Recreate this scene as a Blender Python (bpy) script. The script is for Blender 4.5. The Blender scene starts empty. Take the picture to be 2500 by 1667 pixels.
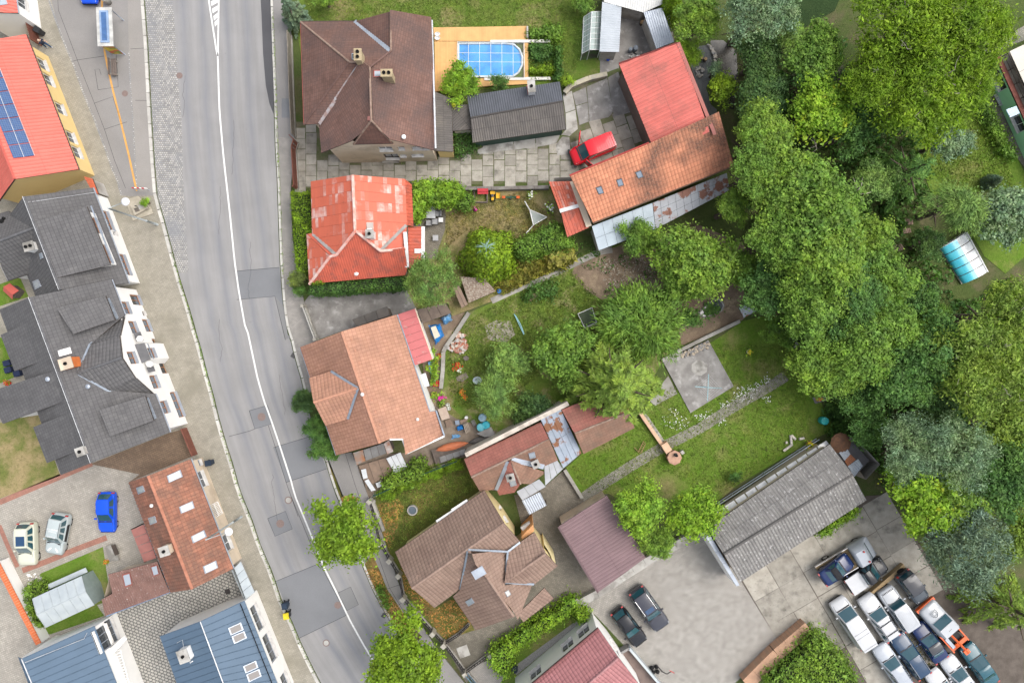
import bpy, bmesh, math, random
import numpy as np
from mathutils import Vector as V, Matrix
from mathutils.geometry import tessellate_polygon
random.seed(11)
rng = np.random.default_rng(11)
sc = bpy.context.scene
COL = sc.collection
R = math.radians
H = 70.0      # the drone's height over the street, metres
PPM = 27.0    # pixels of the photograph per metre at street level

# ---------------------------------------------------------------- camera, sky, sun, exposure
cam = bpy.data.cameras.new('camera')
cam.sensor_width = 36.0
cam.sensor_fit = 'HORIZONTAL'
cam.angle = 2 * math.atan((1250 / PPM) / H)
cam.clip_end = 1000
cam_o = bpy.data.objects.new('camera', cam)
cam_o.location = (0, 0, H)
COL.objects.link(cam_o)
sc.camera = cam_o

SUN_EL, SUN_AZ = 61.0, 75.0          # azimuth: degrees from +Y towards +X
world = bpy.data.worlds.new('World')
sc.world = world
world.use_nodes = True
wn = world.node_tree.nodes
wl = world.node_tree.links
bg = wn['Background']
sky = wn.new('ShaderNodeTexSky')
sky.sky_type = 'NISHITA'
sky.sun_disc = False
sky.sun_elevation = R(SUN_EL)
sky.sun_rotation = R(SUN_AZ)
sky.dust_density = 4.0
sky.air_density = 1.0
hsv = wn.new('ShaderNodeHueSaturation')
hsv.inputs['Saturation'].default_value = 0.42     # a thin, bright overcast
wl.new(sky.outputs[0], hsv.inputs['Color'])
wl.new(hsv.outputs[0], bg.inputs['Color'])
bg.inputs['Strength'].default_value = 0.15
sun = bpy.data.lights.new('sun', 'SUN')
sun.energy = 0.95
sun.angle = R(40)
sun.color = (1.0, 0.95, 0.88)
sun_o = bpy.data.objects.new('sun', sun)
dirv = V((math.sin(R(SUN_AZ)) * math.cos(R(SUN_EL)), math.cos(R(SUN_AZ)) * math.cos(R(SUN_EL)), math.sin(R(SUN_EL))))
sun_o.rotation_euler = dirv.to_track_quat('Z', 'Y').to_euler()
sun_o.location = (40, 10, 60)
COL.objects.link(sun_o)
sc.view_settings.view_transform = 'Standard'
sc.view_settings.look = 'None'
sc.view_settings.gamma = 1
sc.view_settings.use_curve_mapping = False
sc.view_settings.exposure = 0.9
sc.render.engine = 'CYCLES'
sc.cycles.use_denoising = True
sc.cycles.max_bounces = 5
sc.cycles.diffuse_bounces = 3
sc.cycles.glossy_bounces = 2
sc.cycles.transmission_bounces = 3
sc.cycles.transparent_max_bounces = 6
sc.cycles.caustics_reflective = False
sc.cycles.caustics_refractive = False

RU, BM, FT, TT = random.uniform, bpy.data.materials, (False, True), (True, True)
# ---------------------------------------------------------------- coordinates: survey of the photograph
TX = {'1': 0, '2': 600, '3': 1200, '4': 1800}
TY = {'A': 0, 'B': 400, 'C': 800, 'D': 1207}

def S(s, z=0.0):
  out, o, k = [], (0,0),1.0
  for t in s.split():
    if ',' not in t:
      if t == 'F': o, k = (0,0),.9408
      elif t == 'P': o, k = (0,0),1.0
      else: o, k = (TX[t[1]], TY[t[0]]),3.36
      continue
    a = [float(v) for v in t.split(',')]
    zz = a[2] if len(a) > 2 else z
    f = (H - zz)/H/PPM
    out.append(V(((o[0] + a[0]/k - 1250)*f, (833.5 - o[1] - a[1]/k)*f, zz)))
  return out

def S1(s, z=0.0):
  return S(s, z)[0]

# ---------------------------------------------------------------- objects
WL = {}
def tag(o, label=None, cat=None, group=None, kind=None):
  if label: o['label'] = label
  if cat: o['category'] = cat
  if group: o['group'] = group
  if kind: o['kind'] = kind
  return o

def thing(name, label, cat, loc=(0,0,0), group=None, rz=0.0):
  o = bpy.data.objects.new(name, None)
  o.empty_display_size = .2
  COL.objects.link(o)
  o.location = loc
  o.rotation_euler = (0,0, rz)
  WL[o.name] = V(loc)
  return tag(o, label, cat, group)

def link(name, me, par=None, loc=(0,0,0), rot=(0,0,0), scale=(1,1,1)):
  o = bpy.data.objects.new(name, me)
  COL.objects.link(o)
  o.location, o.rotation_euler, o.scale = loc, rot, scale
  if par is not None:
    o.parent = par
    WL[o.name] = WL.get(par.name, V((0,0,0))).copy()
  else:
    WL[o.name] = V(loc)
  return o

def mesh(name, verts, faces, mats, smooth=False, mi=None):
  me = bpy.data.meshes.new(name)
  me.from_pydata([tuple(v) for v in verts], [], [tuple(f) for f in faces])
  if not isinstance(mats, (list, tuple)): mats = [mats]
  for m in mats: me.materials.append(m)
  if mi is not None: me.polygons.foreach_set('material_index', mi)
  if smooth: me.polygons.foreach_set('use_smooth', [True]*len(me.polygons))
  me.update()
  return me

def O(name, verts, faces, mats, par=None, smooth=False, local=False, mi=None):
  if par is not None and not local:
    w = WL.get(par.name, V((0,0,0)))
    verts = [(v[0] - w[0], v[1] - w[1], v[2] - w[2]) for v in verts]
  return link(name, mesh(name, verts, faces, mats, smooth, mi), par)

class B:
  def __init__(s): s.v, s.f, s.m = [], [], []
  def add(s, vs, fs, m=0):
    n = len(s.v)
    s.v += [tuple(v) for v in vs]
    s.f += [tuple(i + n for i in f) for f in fs]
    s.m += [m]*len(fs)
    return s
  def box(s, c, d, rz=0, m=0, top=1.0):
    cx, cy, cz = c; dx, dy, dz = d[0]/2, d[1]/2, d[2]/2
    ca, sa = math.cos(rz), math.sin(rz)
    vs = []
    for z, k in ((-dz, 1.0),(dz, top)):
      for x, y in ((-dx, -dy),(dx, -dy),(dx, dy),(-dx, dy)):
        x, y = x*k, y*k
        vs.append((cx + x*ca - y*sa, cy + x*sa + y*ca, cz + z))
    return s.add(vs, [(3,2,1,0),(4,5,6,7),(0,1,5,4),(1,2,6,5),(2,3,7,6),(3,0,4,7)], m)
  def prism(s, pts, z0, z1, m=0):
    n = len(pts)
    pts = ccw(pts)
    vs = [(p[0], p[1], z0) for p in pts] + [(p[0], p[1], p[2] if z1 is None else z1) for p in pts]
    return s.add(vs, [tuple(range(n - 1,-1,-1)), tuple(range(n, 2*n))] + [(i, (i + 1) % n, n + (i + 1) % n, n + i) for i in range(n)], m)
  def slab(s, pts, th, m=0):
    n = len(pts)
    pts = ccw(pts)
    vs = [(p[0], p[1], p[2] - th) for p in pts] + [tuple(p) for p in pts]
    return s.add(vs, [tuple(range(n - 1,-1,-1)), tuple(range(n, 2*n))] + [(i, (i + 1) % n, n + (i + 1) % n, n + i) for i in range(n)], m)
  def tube(s, path, r, n=8, m=0, cap=True):
    path = [V(p) for p in path]
    rs = r if isinstance(r, (list, tuple)) else [r]*len(path)
    vs, fs = [], []
    ref = None
    for i, p in enumerate(path):
      d = (path[min(i + 1, len(path) - 1)] - path[max(i - 1,0)]).normalized()
      if ref is None or abs(ref.dot(d)) > .95: ref = V((0,0,1)) if abs(d.z) < .9 else V((1,0,0))
      a = d.cross(ref).normalized(); b = d.cross(a).normalized()
      for k in range(n):
        t = 2*math.pi*k/n
        vs.append(p + a*(math.cos(t)*rs[i]) + b*(math.sin(t)*rs[i]))
    for i in range(len(path) - 1):
      for k in range(n):
        fs.append((i*n + k, i*n + (k + 1) % n, (i + 1)*n + (k + 1) % n, (i + 1)*n + k))
    if cap:
      fs.append(tuple(range(n))); fs.append(tuple(reversed(range((len(path) - 1)*n, len(path)*n))))
    return s.add(vs, fs, m)
  def lathe(s, c, prof, n=20, m=0, sx=1, sy=1):
    vs, fs = [], []
    for r, z in prof:
      for k in range(n):
        t = 2*math.pi*k/n
        vs.append((c[0] + r*math.cos(t)*sx, c[1] + r*math.sin(t)*sy, c[2] + z))
    for i in range(len(prof) - 1):
      for k in range(n):
        fs.append((i*n + k, i*n + (k + 1) % n, (i + 1)*n + (k + 1) % n, (i + 1)*n + k))
    fs.append(tuple(reversed(range(n)))); fs.append(tuple(range((len(prof) - 1)*n, len(prof)*n)))
    return s.add(vs, fs, m)
  def ball(s, c, r, n=8, m=0, sz=1.0, jit=0.0):
    rows = n // 2 + 1
    vs, fs = [(c[0], c[1], c[2] - r*sz)], []
    for i in range(1, rows):
      t = math.pi*i/rows
      for k in range(n):
        q = 2*math.pi*k/n
        j = 1 + jit*RU(-1,1)
        vs.append((c[0] + r*j*math.sin(t)*math.cos(q), c[1] + r*j*math.sin(t)*math.sin(q), c[2] - r*j*sz*math.cos(t)))
    vs.append((c[0], c[1], c[2] + r*sz))
    for k in range(n): fs.append((0,1 + (k + 1) % n, 1 + k))
    for i in range(rows - 2):
      for k in range(n):
        a = 1 + i*n + k; b = 1 + i*n + (k + 1) % n
        fs.append((a, b, b + n, a + n))
    l = len(vs) - 1; q = 1 + (rows - 2)*n
    for k in range(n): fs.append((q + k, q + (k + 1) % n, l))
    return s.add(vs, fs, m)
  def go(s, name, mats, par=None, smooth=False, local=False):
    return O(name, s.v, s.f, mats, par, smooth, local, s.m)

def area2(p):
  return sum(p[i][0]*p[(i + 1) % len(p)][1] - p[(i + 1) % len(p)][0]*p[i][1] for i in range(len(p)))
def ccw(p):
  p = list(p)
  return p if area2(p) > 0 else p[::-1]

def inset(pts, d):
  pts = ccw(pts); n = len(pts); out = []
  for i in range(n):
    a, b, c = V(pts[i - 1][:2]), V(pts[i][:2]), V(pts[(i + 1) % n][:2])
    d1, d2 = (b - a).normalized(),(c - b).normalized()
    n1, n2 = V((-d1.y, d1.x)), V((-d2.y, d2.x))
    k = 1 + n1.dot(n2)
    if k < .2: k = .2
    q = b + (n1 + n2)*(d/k)
    out.append(V((q.x, q.y, 0)))
  return out

def in_poly(x, y, poly):
  c = False; n = len(poly)
  for i in range(n):
    a, b = poly[i], poly[i - 1]
    if (a[1] > y) != (b[1] > y) and x < (b[0] - a[0])*(y - a[1])/(b[1] - a[1]) + a[0]: c = not c
  return c

# ---------------------------------------------------------------- materials
def lin(c):
  return tuple(((v/255 + .055)/1.055) ** 2.4 if v > 10 else v/255/12.92 for v in c)

class N:
  def __init__(s, name):
    s.m = BM.new(name); s.m.use_nodes = True
    s.t = s.m.node_tree; s.n = s.t.nodes; s.l = s.t.links
    s.p = s.n['Principled BSDF']
    s._pos = None
  def new(s, t, **kw):
    x = s.n.new(t)
    for k, v in kw.items(): setattr(x, k, v)
    return x
  def pos(s):
    if s._pos is None: s._pos = s.new('ShaderNodeNewGeometry').outputs['Position']
    return s._pos
  def link(s, a, b): s.l.new(a, b)
  def noise(s, scale, detail=4, rough=.55, vec=None, dist=0):
    x = s.new('ShaderNodeTexNoise'); x.inputs['Scale'].default_value = scale
    x.inputs['Detail'].default_value = detail; x.inputs['Roughness'].default_value = rough; x.inputs['Distortion'].default_value = dist
    s.link(vec if vec is not None else s.pos(), x.inputs['Vector'])
    return x.outputs['Fac']
  def ramp(s, fac, a, b, ca=0., cb=1.):
    x = s.new('ShaderNodeMapRange'); x.inputs['From Min'].default_value = a; x.inputs['From Max'].default_value = b
    x.inputs['To Min'].default_value = ca; x.inputs['To Max'].default_value = cb
    s.link(fac, x.inputs['Value']); return x.outputs['Result']
  def mix(s, fac, a, b, mode='MIX'):
    x = s.new('ShaderNodeMix', data_type='RGBA', blend_type=mode)
    for v, i in ((fac, 0),(a, 6),(b, 7)):
      if isinstance(v, bpy.types.NodeSocket): s.link(v, x.inputs[i])
      elif i == 0: x.inputs[0].default_value = v
      else: x.inputs[i].default_value = (*v[:3], 1)
    return x.outputs[2]
  def math(s, op, a, b=0.):
    x = s.new('ShaderNodeMath', operation=op)
    for v, i in ((a, 0),(b, 1)):
      if isinstance(v, bpy.types.NodeSocket): s.link(v, x.inputs[i])
      else: x.inputs[i].default_value = v
    return x.outputs[0]
  def bump(s, fac, st, dist=.02):
    x = s.new('ShaderNodeBump'); x.inputs['Strength'].default_value = st; x.inputs['Distance'].default_value = dist
    s.link(fac, x.inputs['Height']); s.link(x.outputs[0], s.p.inputs['Normal'])
  def col(s, c):
    if isinstance(c, bpy.types.NodeSocket): s.link(c, s.p.inputs['Base Color'])
    else: s.p.inputs['Base Color'].default_value = (*c[:3], 1)
  def set(s, **kw):
    for k, v in kw.items(): s.p.inputs[k].default_value = v

def mul(c, k): return tuple(v*k for v in c)

def M(name, c, c2=None, s=2.0, lo=.35, hi=.65, rough=.85, spec=.3, metal=0., bump=0., bs=40., rnd=0., c3=None, s3=.4, lo3=.5, hi3=.62, coat=0., grain=.12, gs=25.):
  n = N(name)
  c2 = c2 if c2 is not None else mul(c, .72)
  k = n.mix(n.ramp(n.noise(s, 5), lo, hi), c, c2)
  if c3 is not None: k = n.mix(n.ramp(n.noise(s3,6,.62), lo3, hi3), k, c3)
  if grain:
    g = n.ramp(n.noise(gs, 3,.7),.25,.75,1 - grain, 1 + grain)
    k = n.mix(1.0, k, (1,1,1), 'MULTIPLY') if False else n.mix(1.0, k, g, 'MULTIPLY')
  if rnd:
    oi = n.new('ShaderNodeObjectInfo').outputs['Random']
    k = n.mix(1.0, k, n.ramp(oi, 0,1,1 - rnd, 1 + rnd), 'MULTIPLY')
  n.col(k)
  n.set(Roughness=rough, Metallic=metal, **{'Specular IOR Level': spec, 'Coat Weight': coat})
  if bump: n.bump(n.noise(bs, 4,.6), bump)
  return n.m

def M_brick(name, c, c2, cm, bw=.2, bh=.1, rz=0., mort=.012, rough=.9, c3=None, s3=.35, off=.5, lo3=.5, hi3=.65, spec=.2):
  n = N(name)
  mp = n.new('ShaderNodeMapping'); mp.inputs['Rotation'].default_value = (0,0, rz)
  n.link(n.pos(), mp.inputs['Vector'])
  b = n.new('ShaderNodeTexBrick', offset=off)
  b.inputs['Scale'].default_value = 1.0; b.inputs['Brick Width'].default_value = bw; b.inputs['Row Height'].default_value = bh
  b.inputs['Mortar Size'].default_value = mort; b.inputs['Mortar Smooth'].default_value = .2; b.inputs['Bias'].default_value = 0
  b.inputs['Color1'].default_value = (*c, 1); b.inputs['Color2'].default_value = (*c2,1); b.inputs['Mortar'].default_value = (*cm, 1)
  n.link(mp.outputs[0], b.inputs['Vector'])
  k = b.outputs['Color']
  k = n.mix(1.0, k, n.ramp(n.noise(1.3,5),.2,.8,.82,1.15), 'MULTIPLY')
  if c3 is not None: k = n.mix(n.ramp(n.noise(s3,6,.62), lo3, hi3,0,.7), k, c3)
  n.col(k); n.set(Roughness=rough, **{'Specular IOR Level': spec})
  n.bump(n.math('SUBTRACT', 1.0, b.outputs['Fac']),.35,.01)
  return n.m

def M_tile(name, c, c2, joint_shade=None, dirt=None, ds=.5, dlo=.5, dhi=.7, var=.25, rough=.8, spec=.25, streak=0., sheen=None, bl=.16):
  n = N(name)
  uv = n.new('ShaderNodeUVMap').outputs[0]
  sep = n.new('ShaderNodeSeparateXYZ'); n.link(uv, sep.inputs[0])
  fl = n.new('ShaderNodeVectorMath', operation='FLOOR'); n.link(uv, fl.inputs[0])
  wnz = n.new('ShaderNodeTexWhiteNoise', noise_dimensions='2D'); n.link(fl.outputs[0], wnz.inputs['Vector'])
  k = n.mix(wnz.outputs['Value'], c, c2)
  k = n.mix(1.0, k, n.ramp(n.noise(.9,6),.25,.75,1 - var, 1 + var), 'MULTIPLY')
  if dirt is not None:
    d = n.ramp(n.noise(ds, 7,.65), dlo, dhi)
    d2 = n.ramp(n.noise(9,4,.7),.35,.6)
    k = n.mix(n.math('MULTIPLY', d, n.ramp(d2,0,1,.45,1.)), k, dirt)
  if joint_shade is not None:  # dark joints, with step shade at the row edges painted into the colour
    fv = n.math('FRACT', sep.outputs[1])
    e = n.ramp(fv, 0.0, bl, 1., 0.)
    fu = n.math('FRACT', sep.outputs[0])
    e2 = n.ramp(n.math('ABSOLUTE', n.math('SUBTRACT', fu, .5)),.43,.5,0., 1.)
    k = n.mix(n.math('MULTIPLY', n.math('MAXIMUM', e, e2),.75), k, joint_shade)
  k = n.mix(1.0, k, n.ramp(n.noise(22,3,.7),.25,.75,.86,1.14), 'MULTIPLY')
  n.col(k); n.set(Roughness=rough, **{'Specular IOR Level': spec})
  return n.m

def M_leaf(name, c, c2, c3=None, trans=.35, rough=.6):
  n = N(name)
  g = n.new('ShaderNodeNewGeometry')
  n._pos = g.outputs['Position']
  k = n.mix(g.outputs['Random Per Island'], c, c2)
  k = n.mix(n.ramp(n.noise(.55,3),.35,.65), k, n.mix(1.0, k, (1.35,1.2,.9), 'MULTIPLY'))
  k = n.mix(1.0, k, n.ramp(n.noise(1.9,2),.3,.7,.42,1.5), 'MULTIPLY')  # clump mottling: crown self-shade put into the leaf colour
  if c3 is not None: k = n.mix(n.ramp(n.noise(.8,4),.6,.7), k, c3)
  n.col(k); n.set(Roughness=rough, **{'Specular IOR Level': .25})
  tr = n.new('ShaderNodeBsdfTranslucent'); n.link(n.mix(1.0, k, (1.2,1.3,.6), 'MULTIPLY'), tr.inputs['Color'])
  ms = n.new('ShaderNodeMixShader'); ms.inputs[0].default_value = trans
  n.link(n.p.outputs[0], ms.inputs[1]); n.link(tr.outputs[0], ms.inputs[2])
  n.link(ms.outputs[0], n.n['Material Output'].inputs['Surface'])
  return n.m

def M_glass(name, c=(.02,.03,.04), rough=.06, spec=.9, coat=.3):
  n = N(name); n.col(c); n.set(Roughness=rough, **{'Specular IOR Level': spec, 'Coat Weight': coat}); return n.m

def M_clear(name, c=(.9,.95,1.), rough=.05, alpha=.25):
  n = N(name)
  n.col(c); n.set(Roughness=rough, **{'Specular IOR Level': .5})
  tr = n.new('ShaderNodeBsdfTransparent'); tr.inputs['Color'].default_value = (*c[:3], 1)
  ms = n.new('ShaderNodeMixShader'); ms.inputs[0].default_value = alpha
  n.link(tr.outputs[0], ms.inputs[1]); n.link(n.p.outputs[0], ms.inputs[2])
  n.link(ms.outputs[0], n.n['Material Output'].inputs['Surface'])
  return n.m

def M_paint(name, c, rough=.22, coat=.45, spec=.3):
  n = N(name)
  n.col(n.mix(n.ramp(n.noise(3,4),.3,.8,0,.22), c, mul(c, .6)))
  n.set(Roughness=rough, **{'Coat Weight': coat, 'Coat Roughness': .06, 'Specular IOR Level': spec}); return n.m

MT = {}
# ---------------------------------------------------------------- ground materials
def M_lawn(name, g1, g2, dry, lo=.52, hi=.66, ds=.28, soil=None):
  n = N(name)
  k = n.mix(n.ramp(n.noise(.9,6,.6),.35,.65), g1, g2)
  k = n.mix(n.ramp(n.noise(ds, 7,.66, dist=.3), lo, hi), k, dry)
  k = n.mix(n.ramp(n.noise(4.5,5,.7),.5,.72,0,.55), k, mul(g1,.55))
  if soil is not None: k = n.mix(n.ramp(n.noise(.33,6,.6, dist=.5),.6,.68), k, soil)
  k = n.mix(1.0, k, n.ramp(n.noise(16,4,.75),.25,.75,.62,1.38), 'MULTIPLY')
  n.col(k); n.set(Roughness=.95, **{'Specular IOR Level': .1})
  n.bump(n.noise(14,5,.75),.9,.06)
  return n.m

G_GREEN = (.101,.151,.025); G_DK = (.059,.101,.018); G_DRY = (.280,.231,.105)
lawn_m = M_lawn('lawn_grass', (.09,.155,.022),(.125,.165,.036),(.23,.20,.09),.5,.66)
lawn_dry_m = M_lawn('dry_lawn_grass', (.119,.147,.036),(.168,.168,.056),(.294,.231,.119),.42,.58,.35)
lawn_lush_m = M_lawn('lush_lawn_grass', (.098,.18,.02),(.13,.19,.034),(.23,.21,.085),.53,.69)
wild_m = M_lawn('wild_garden_grass', (.10,.17,.026),(.14,.175,.04),(.26,.225,.115),.5,.64,.45, soil=(.2,.155,.11))
forest_m = M_lawn('woodland_floor', (.07,.10,.03),(.085,.11,.035),(.13,.11,.065),.5,.7)
soil_m = M('bare_soil', (.21,.155,.11),(.13,.095,.066), s=.9, c3=(.29,.225,.15), s3=.45, rough=.95, bump=.8, bs=18, grain=.3, gs=14)
dark_soil_m = M('dark_soil', (.125,.105,.088),(.085,.07,.058), s=1.2, rough=.95, bump=.7, bs=16, grain=.25)
gravel_m = M('grey_gravel', (.30,.29,.28),(.17,.165,.16), s=12, rough=.9, bump=.9, bs=30, grain=.35, gs=22)
concrete_m = M('old_concrete', (.33,.32,.29),(.23,.215,.19), s=.8, c3=(.14,.13,.115), s3=.6, lo3=.52, hi3=.7, bump=.25, bs=25, grain=.14, rnd=.12)
concrete_lt_m = M('pale_concrete', (.42,.41,.38),(.30,.285,.26), s=1.1, c3=(.20,.19,.17), s3=.7, bump=.25, bs=25, rnd=.08)
concrete_dk_m = M('weathered_concrete', (.26,.25,.235),(.17,.16,.15), s=1.0, c3=(.36,.35,.335), s3=1.3, lo3=.55, hi3=.7, bump=.3, bs=20, grain=.2, rnd=.1)
slab_m = M('driveway_slab_concrete', (.34,.32,.275),(.25,.23,.195), s=1.4, c3=(.15,.14,.12), s3=.8, lo3=.55, hi3=.7, bump=.3, bs=25, grain=.18, rnd=.16)
moss_m = M('mossy_joint_earth', (.075,.10,.03),(.14,.125,.085), s=1.2, rough=.95, bump=.6, bs=30, grain=.3)
kerb_m = M('granite_kerb', (.50,.49,.45),(.40,.385,.35), s=2, bump=.2, bs=40, rnd=.14)
pave_walk_m = M_brick('pavement_sett_blocks', (.33,.305,.255),(.275,.255,.21),(.185,.17,.13),.22,.11, R(-20), c3=(.20,.185,.145), s3=.3)
pave_right_m = M_brick('pavement_grey_blocks', (.33,.31,.28),(.27,.255,.235),(.17,.16,.15),.2,.1, R(3), c3=(.22,.21,.19), s3=.4)
pave_court_m = M_brick('courtyard_blocks', (.37,.345,.30),(.30,.28,.245),(.19,.17,.14),.24,.16, R(20), c3=(.25,.23,.2), s3=.35)
pave_court_br_m = M_brick('brown_courtyard_blocks', (.21,.15,.105),(.165,.12,.085),(.09,.065,.05),.24,.16, R(20), c3=(.13,.095,.07), s3=.6)
pave_red_m = M_brick('red_edging_blocks', (.36,.17,.125),(.29,.14,.105),(.18,.11,.09),.2,.1, R(20))
pave_grid_m = M_brick('dark_jointed_blocks', (.36,.345,.31),(.30,.29,.265),(.10,.10,.095),.34,.26, R(21), mort=.04, off=.35)
pave_park_m = M_brick('parking_blocks', (.37,.35,.315),(.28,.265,.24),(.15,.14,.125),.28,.15, R(-30), mort=.014, c3=(.25,.235,.21), s3=.35, lo3=.54, hi3=.7)
pave_yard_m = M_brick('old_yard_blocks', (.215,.195,.16),(.16,.145,.12),(.10,.09,.07),.24,.12, R(32), c3=(.09,.082,.065), s3=.3, lo3=.48, hi3=.62)
cobble_m = M_brick('granite_cobbles', (.42,.41,.39),(.22,.225,.235),(.20,.19,.17),.2,.18, R(2), mort=.03, off=.5, c3=(.20,.205,.215), s3=.35, lo3=.5, hi3=.66)
path_m = M_brick('garden_path_blocks', (.29,.275,.235),(.22,.21,.18),(.13,.125,.09),.3,.14, R(33), c3=(.13,.13,.075), s3=.8)

def M_asphalt(name, c, tracks=False, tone=1.0):
  n = N(name)
  k = n.mix(n.ramp(n.noise(.35,5),.3,.7), mul(c, 1.06), mul(c, .9))
  if tracks:     # polished wheel paths, bluish and darker
    uv = n.new('ShaderNodeUVMap').outputs[0]
    sep = n.new('ShaderNodeSeparateXYZ'); n.link(uv, sep.inputs[0])
    u = n.math('ADD', sep.outputs[0], n.math('MULTIPLY', n.math('SUBTRACT', n.noise(.12,2),.5),.9))
    w = None
    for c0, wd in ((-2.95,.95),(-1.2,.85),(.95,.8),(2.75,.9)):
      e = n.ramp(n.math('ABSOLUTE', n.math('SUBTRACT', u, c0)),0, wd, 1,0)
      e = n.math('MULTIPLY', e, e)
      w = e if w is None else n.math('MAXIMUM', w, e)
    sv = n.new('ShaderNodeVectorMath', operation='MULTIPLY'); n.link(uv, sv.inputs[0]); sv.inputs[1].default_value = (2.2,.12,1)
    k = n.mix(1.0, k, n.ramp(n.noise(1,5,.6, vec=sv.outputs[0]),.3,.7,.9,1.08), 'MULTIPLY')
    k = n.mix(n.ramp(n.noise(.9,6,.7),.66,.74,0,.45), k, mul(c, .55))
    st = n.ramp(n.noise(.2,4),.3,.7,.45,1)
    k = n.mix(n.math('MULTIPLY', w, n.math('MULTIPLY', st, .7)), k, (c[0]*.62, c[1]*.67, c[2]*.78))
  k = n.mix(1.0, k, n.ramp(n.noise(34,3,.75),.25,.75,.78,1.22), 'MULTIPLY')
  n.col(k); n.set(Roughness=.8, **{'Specular IOR Level': .3})
  n.bump(n.noise(60,3,.7),.25,.01)
  return n.m
road_m = M_asphalt('road_asphalt', (.25,.245,.24), True)
patch_m = M_asphalt('patch_asphalt', (.175,.18,.188))
patch2_m = M_asphalt('older_patch_asphalt', (.19,.19,.188))
new_asph_m = M_asphalt('fresh_dark_asphalt', (.075,.075,.08))
walk_asph_m = M_asphalt('pavement_asphalt', (.225,.215,.205))
walk_asph2_m = M_asphalt('paler_pavement_asphalt', (.255,.24,.222))
white_paint_m = M('white_road_paint', (.72,.72,.70),(.58,.58,.56), s=6, rough=.7)
orange_paint_m = M('yellow_orange_paint', (.62,.32,.08),(.5,.27,.08), s=3, rough=.7)
crack_m = M('tar_joint', (.035,.035,.038), rough=.9)

def sheet(name, pts, z, m, label=None, kind='structure', par=None):
  pts = [V((p[0], p[1], z)) for p in ccw(pts)]
  tris = tessellate_polygon([pts])
  o = O(name, pts, [t if area2([pts[i] for i in t]) > 0 else t[::-1] for t in tris], m, par)
  if par is None: tag(o, label, kind=kind)
  return o

def line(name, pts, w, z, m, par=None, kind='structure'):
  pts = [V((p[0], p[1], z)) for p in pts]; vs, fs = [], []
  for i, p in enumerate(pts):
    d = (pts[min(i + 1, len(pts) - 1)] - pts[max(i - 1,0)]); d.z = 0; d.normalize()
    q = V((-d.y, d.x, 0))*(w/2)
    vs += [p + q, p - q]
  for i in range(len(pts) - 1): fs.append((2*i + 1,2*i + 3,2*i + 2,2*i))
  o = O(name, vs, fs, m, par)
  if par is None: tag(o, kind=kind)
  return o

# ---------------------------------------------------------------- base ground to the horizon
O('ground', [(-400,-400,-.06),(400,-400,-.06),(400,400,-.06),(-400,400,-.06)], [(0,1,2,3)], forest_m)
tag(bpy.data.objects['ground'], kind='structure')

# ---------------------------------------------------------------- the road
LK = S('A1 1180,0 1210,400 1235,900 1260,1300 B1 1285,270 1345,470 1400,680 1465,930 1530,1130 1590,1330 C1 1590,0 1640,160 1690,360 1750,570 1790,740 1850,950 1900,1100 1960,1320 D1 1985,20 2060,200 2130,410 2230,640 D2 290,870 370,1030 440,1200 520,1370 610,1546')
RK = S('A1 2222,0 2240,500 2255,900 2265,1250 B1 2278,100 2288,400 2302,800 B2 310,1130 325,1250 350,1400 C2 375,100 410,250 460,420 500,600 560,800 650,1060 690,1200 750,1380 D2 760,30 850,250 965,590 1050,790 1120,920 1230,1100 1320,1230 1450,1420 1535,1546')
WLN = S('A1 1786,455 1800,900 1830,1250 B1 1840,0 1885,400 1925,800 1960,1050 2010,1330 C1 2025,0 2110,400 2190,660 C2 150,600 220,790 290,1000 380,1280 D2 400,0 520,290 640,590 760,830 850,1020 960,1220 1040,1350 1165,1546')
def xcurve(pts):
  pts = sorted(pts, key=lambda p: p.y)
  ys = [p.y for p in pts]; xs = [p.x for p in pts]
  s0 = (xs[2] - xs[0])/(ys[2] - ys[0]); s1 = (xs[-1] - xs[-3])/(ys[-1] - ys[-3])
  ys = [ys[0] - 14] + ys + [ys[-1] + 14]; xs = [xs[0] - 14*s0] + xs + [xs[-1] + 14*s1]
  return lambda y: float(np.interp(y, ys, xs))
xl, xr, xc = xcurve(LK), xcurve(RK), xcurve(WLN)
vs, fs, uvs = [], [], []
NY, NX = 120,8
for j in range(NY + 1):
  y = -44 + 88*j/NY
  a, b = xl(y) + .1, xr(y) - .1
  for i in range(NX + 1):
    x = a + (b - a)*i/NX
    vs.append((x, y, 0)); uvs.append((x - xc(y), y))
for j in range(NY):
  for i in range(NX):
    q = j*(NX + 1) + i; fs.append((q, q + 1, q + NX + 2, q + NX + 1))
road = O('road', vs, fs, road_m); tag(road, kind='structure')
uvl = road.data.uv_layers.new(name='UVMap')
for l in road.data.loops: uvl.data[l.index].uv = uvs[l.vertex_index]

# cobbled lay-by along the left kerb
cob_r = xcurve(S('A1 1415,0 1440,300 1460,650 1490,1000 1500,1400 B1 1515,400 1530,600 1545,850 1552,1100 1560,1180'))
pts = [V((xl(y) + .1, y, 0)) for y in np.linspace(6.2,44,40)] + [V((max(cob_r(y), xl(y) + .12), y, 0)) for y in np.linspace(44,6.2,40)]
sheet('cobbled_lay_by', pts, .004, cobble_m)
# fresh asphalt wedge along the right kerb
sheet('fresh_asphalt_strip', S('A1 2130,-130 2145,120 2158,440 2180,700 2210,850 2245,940 2250,700 2240,500 2222,-130'),.004, new_asph_m)
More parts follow.
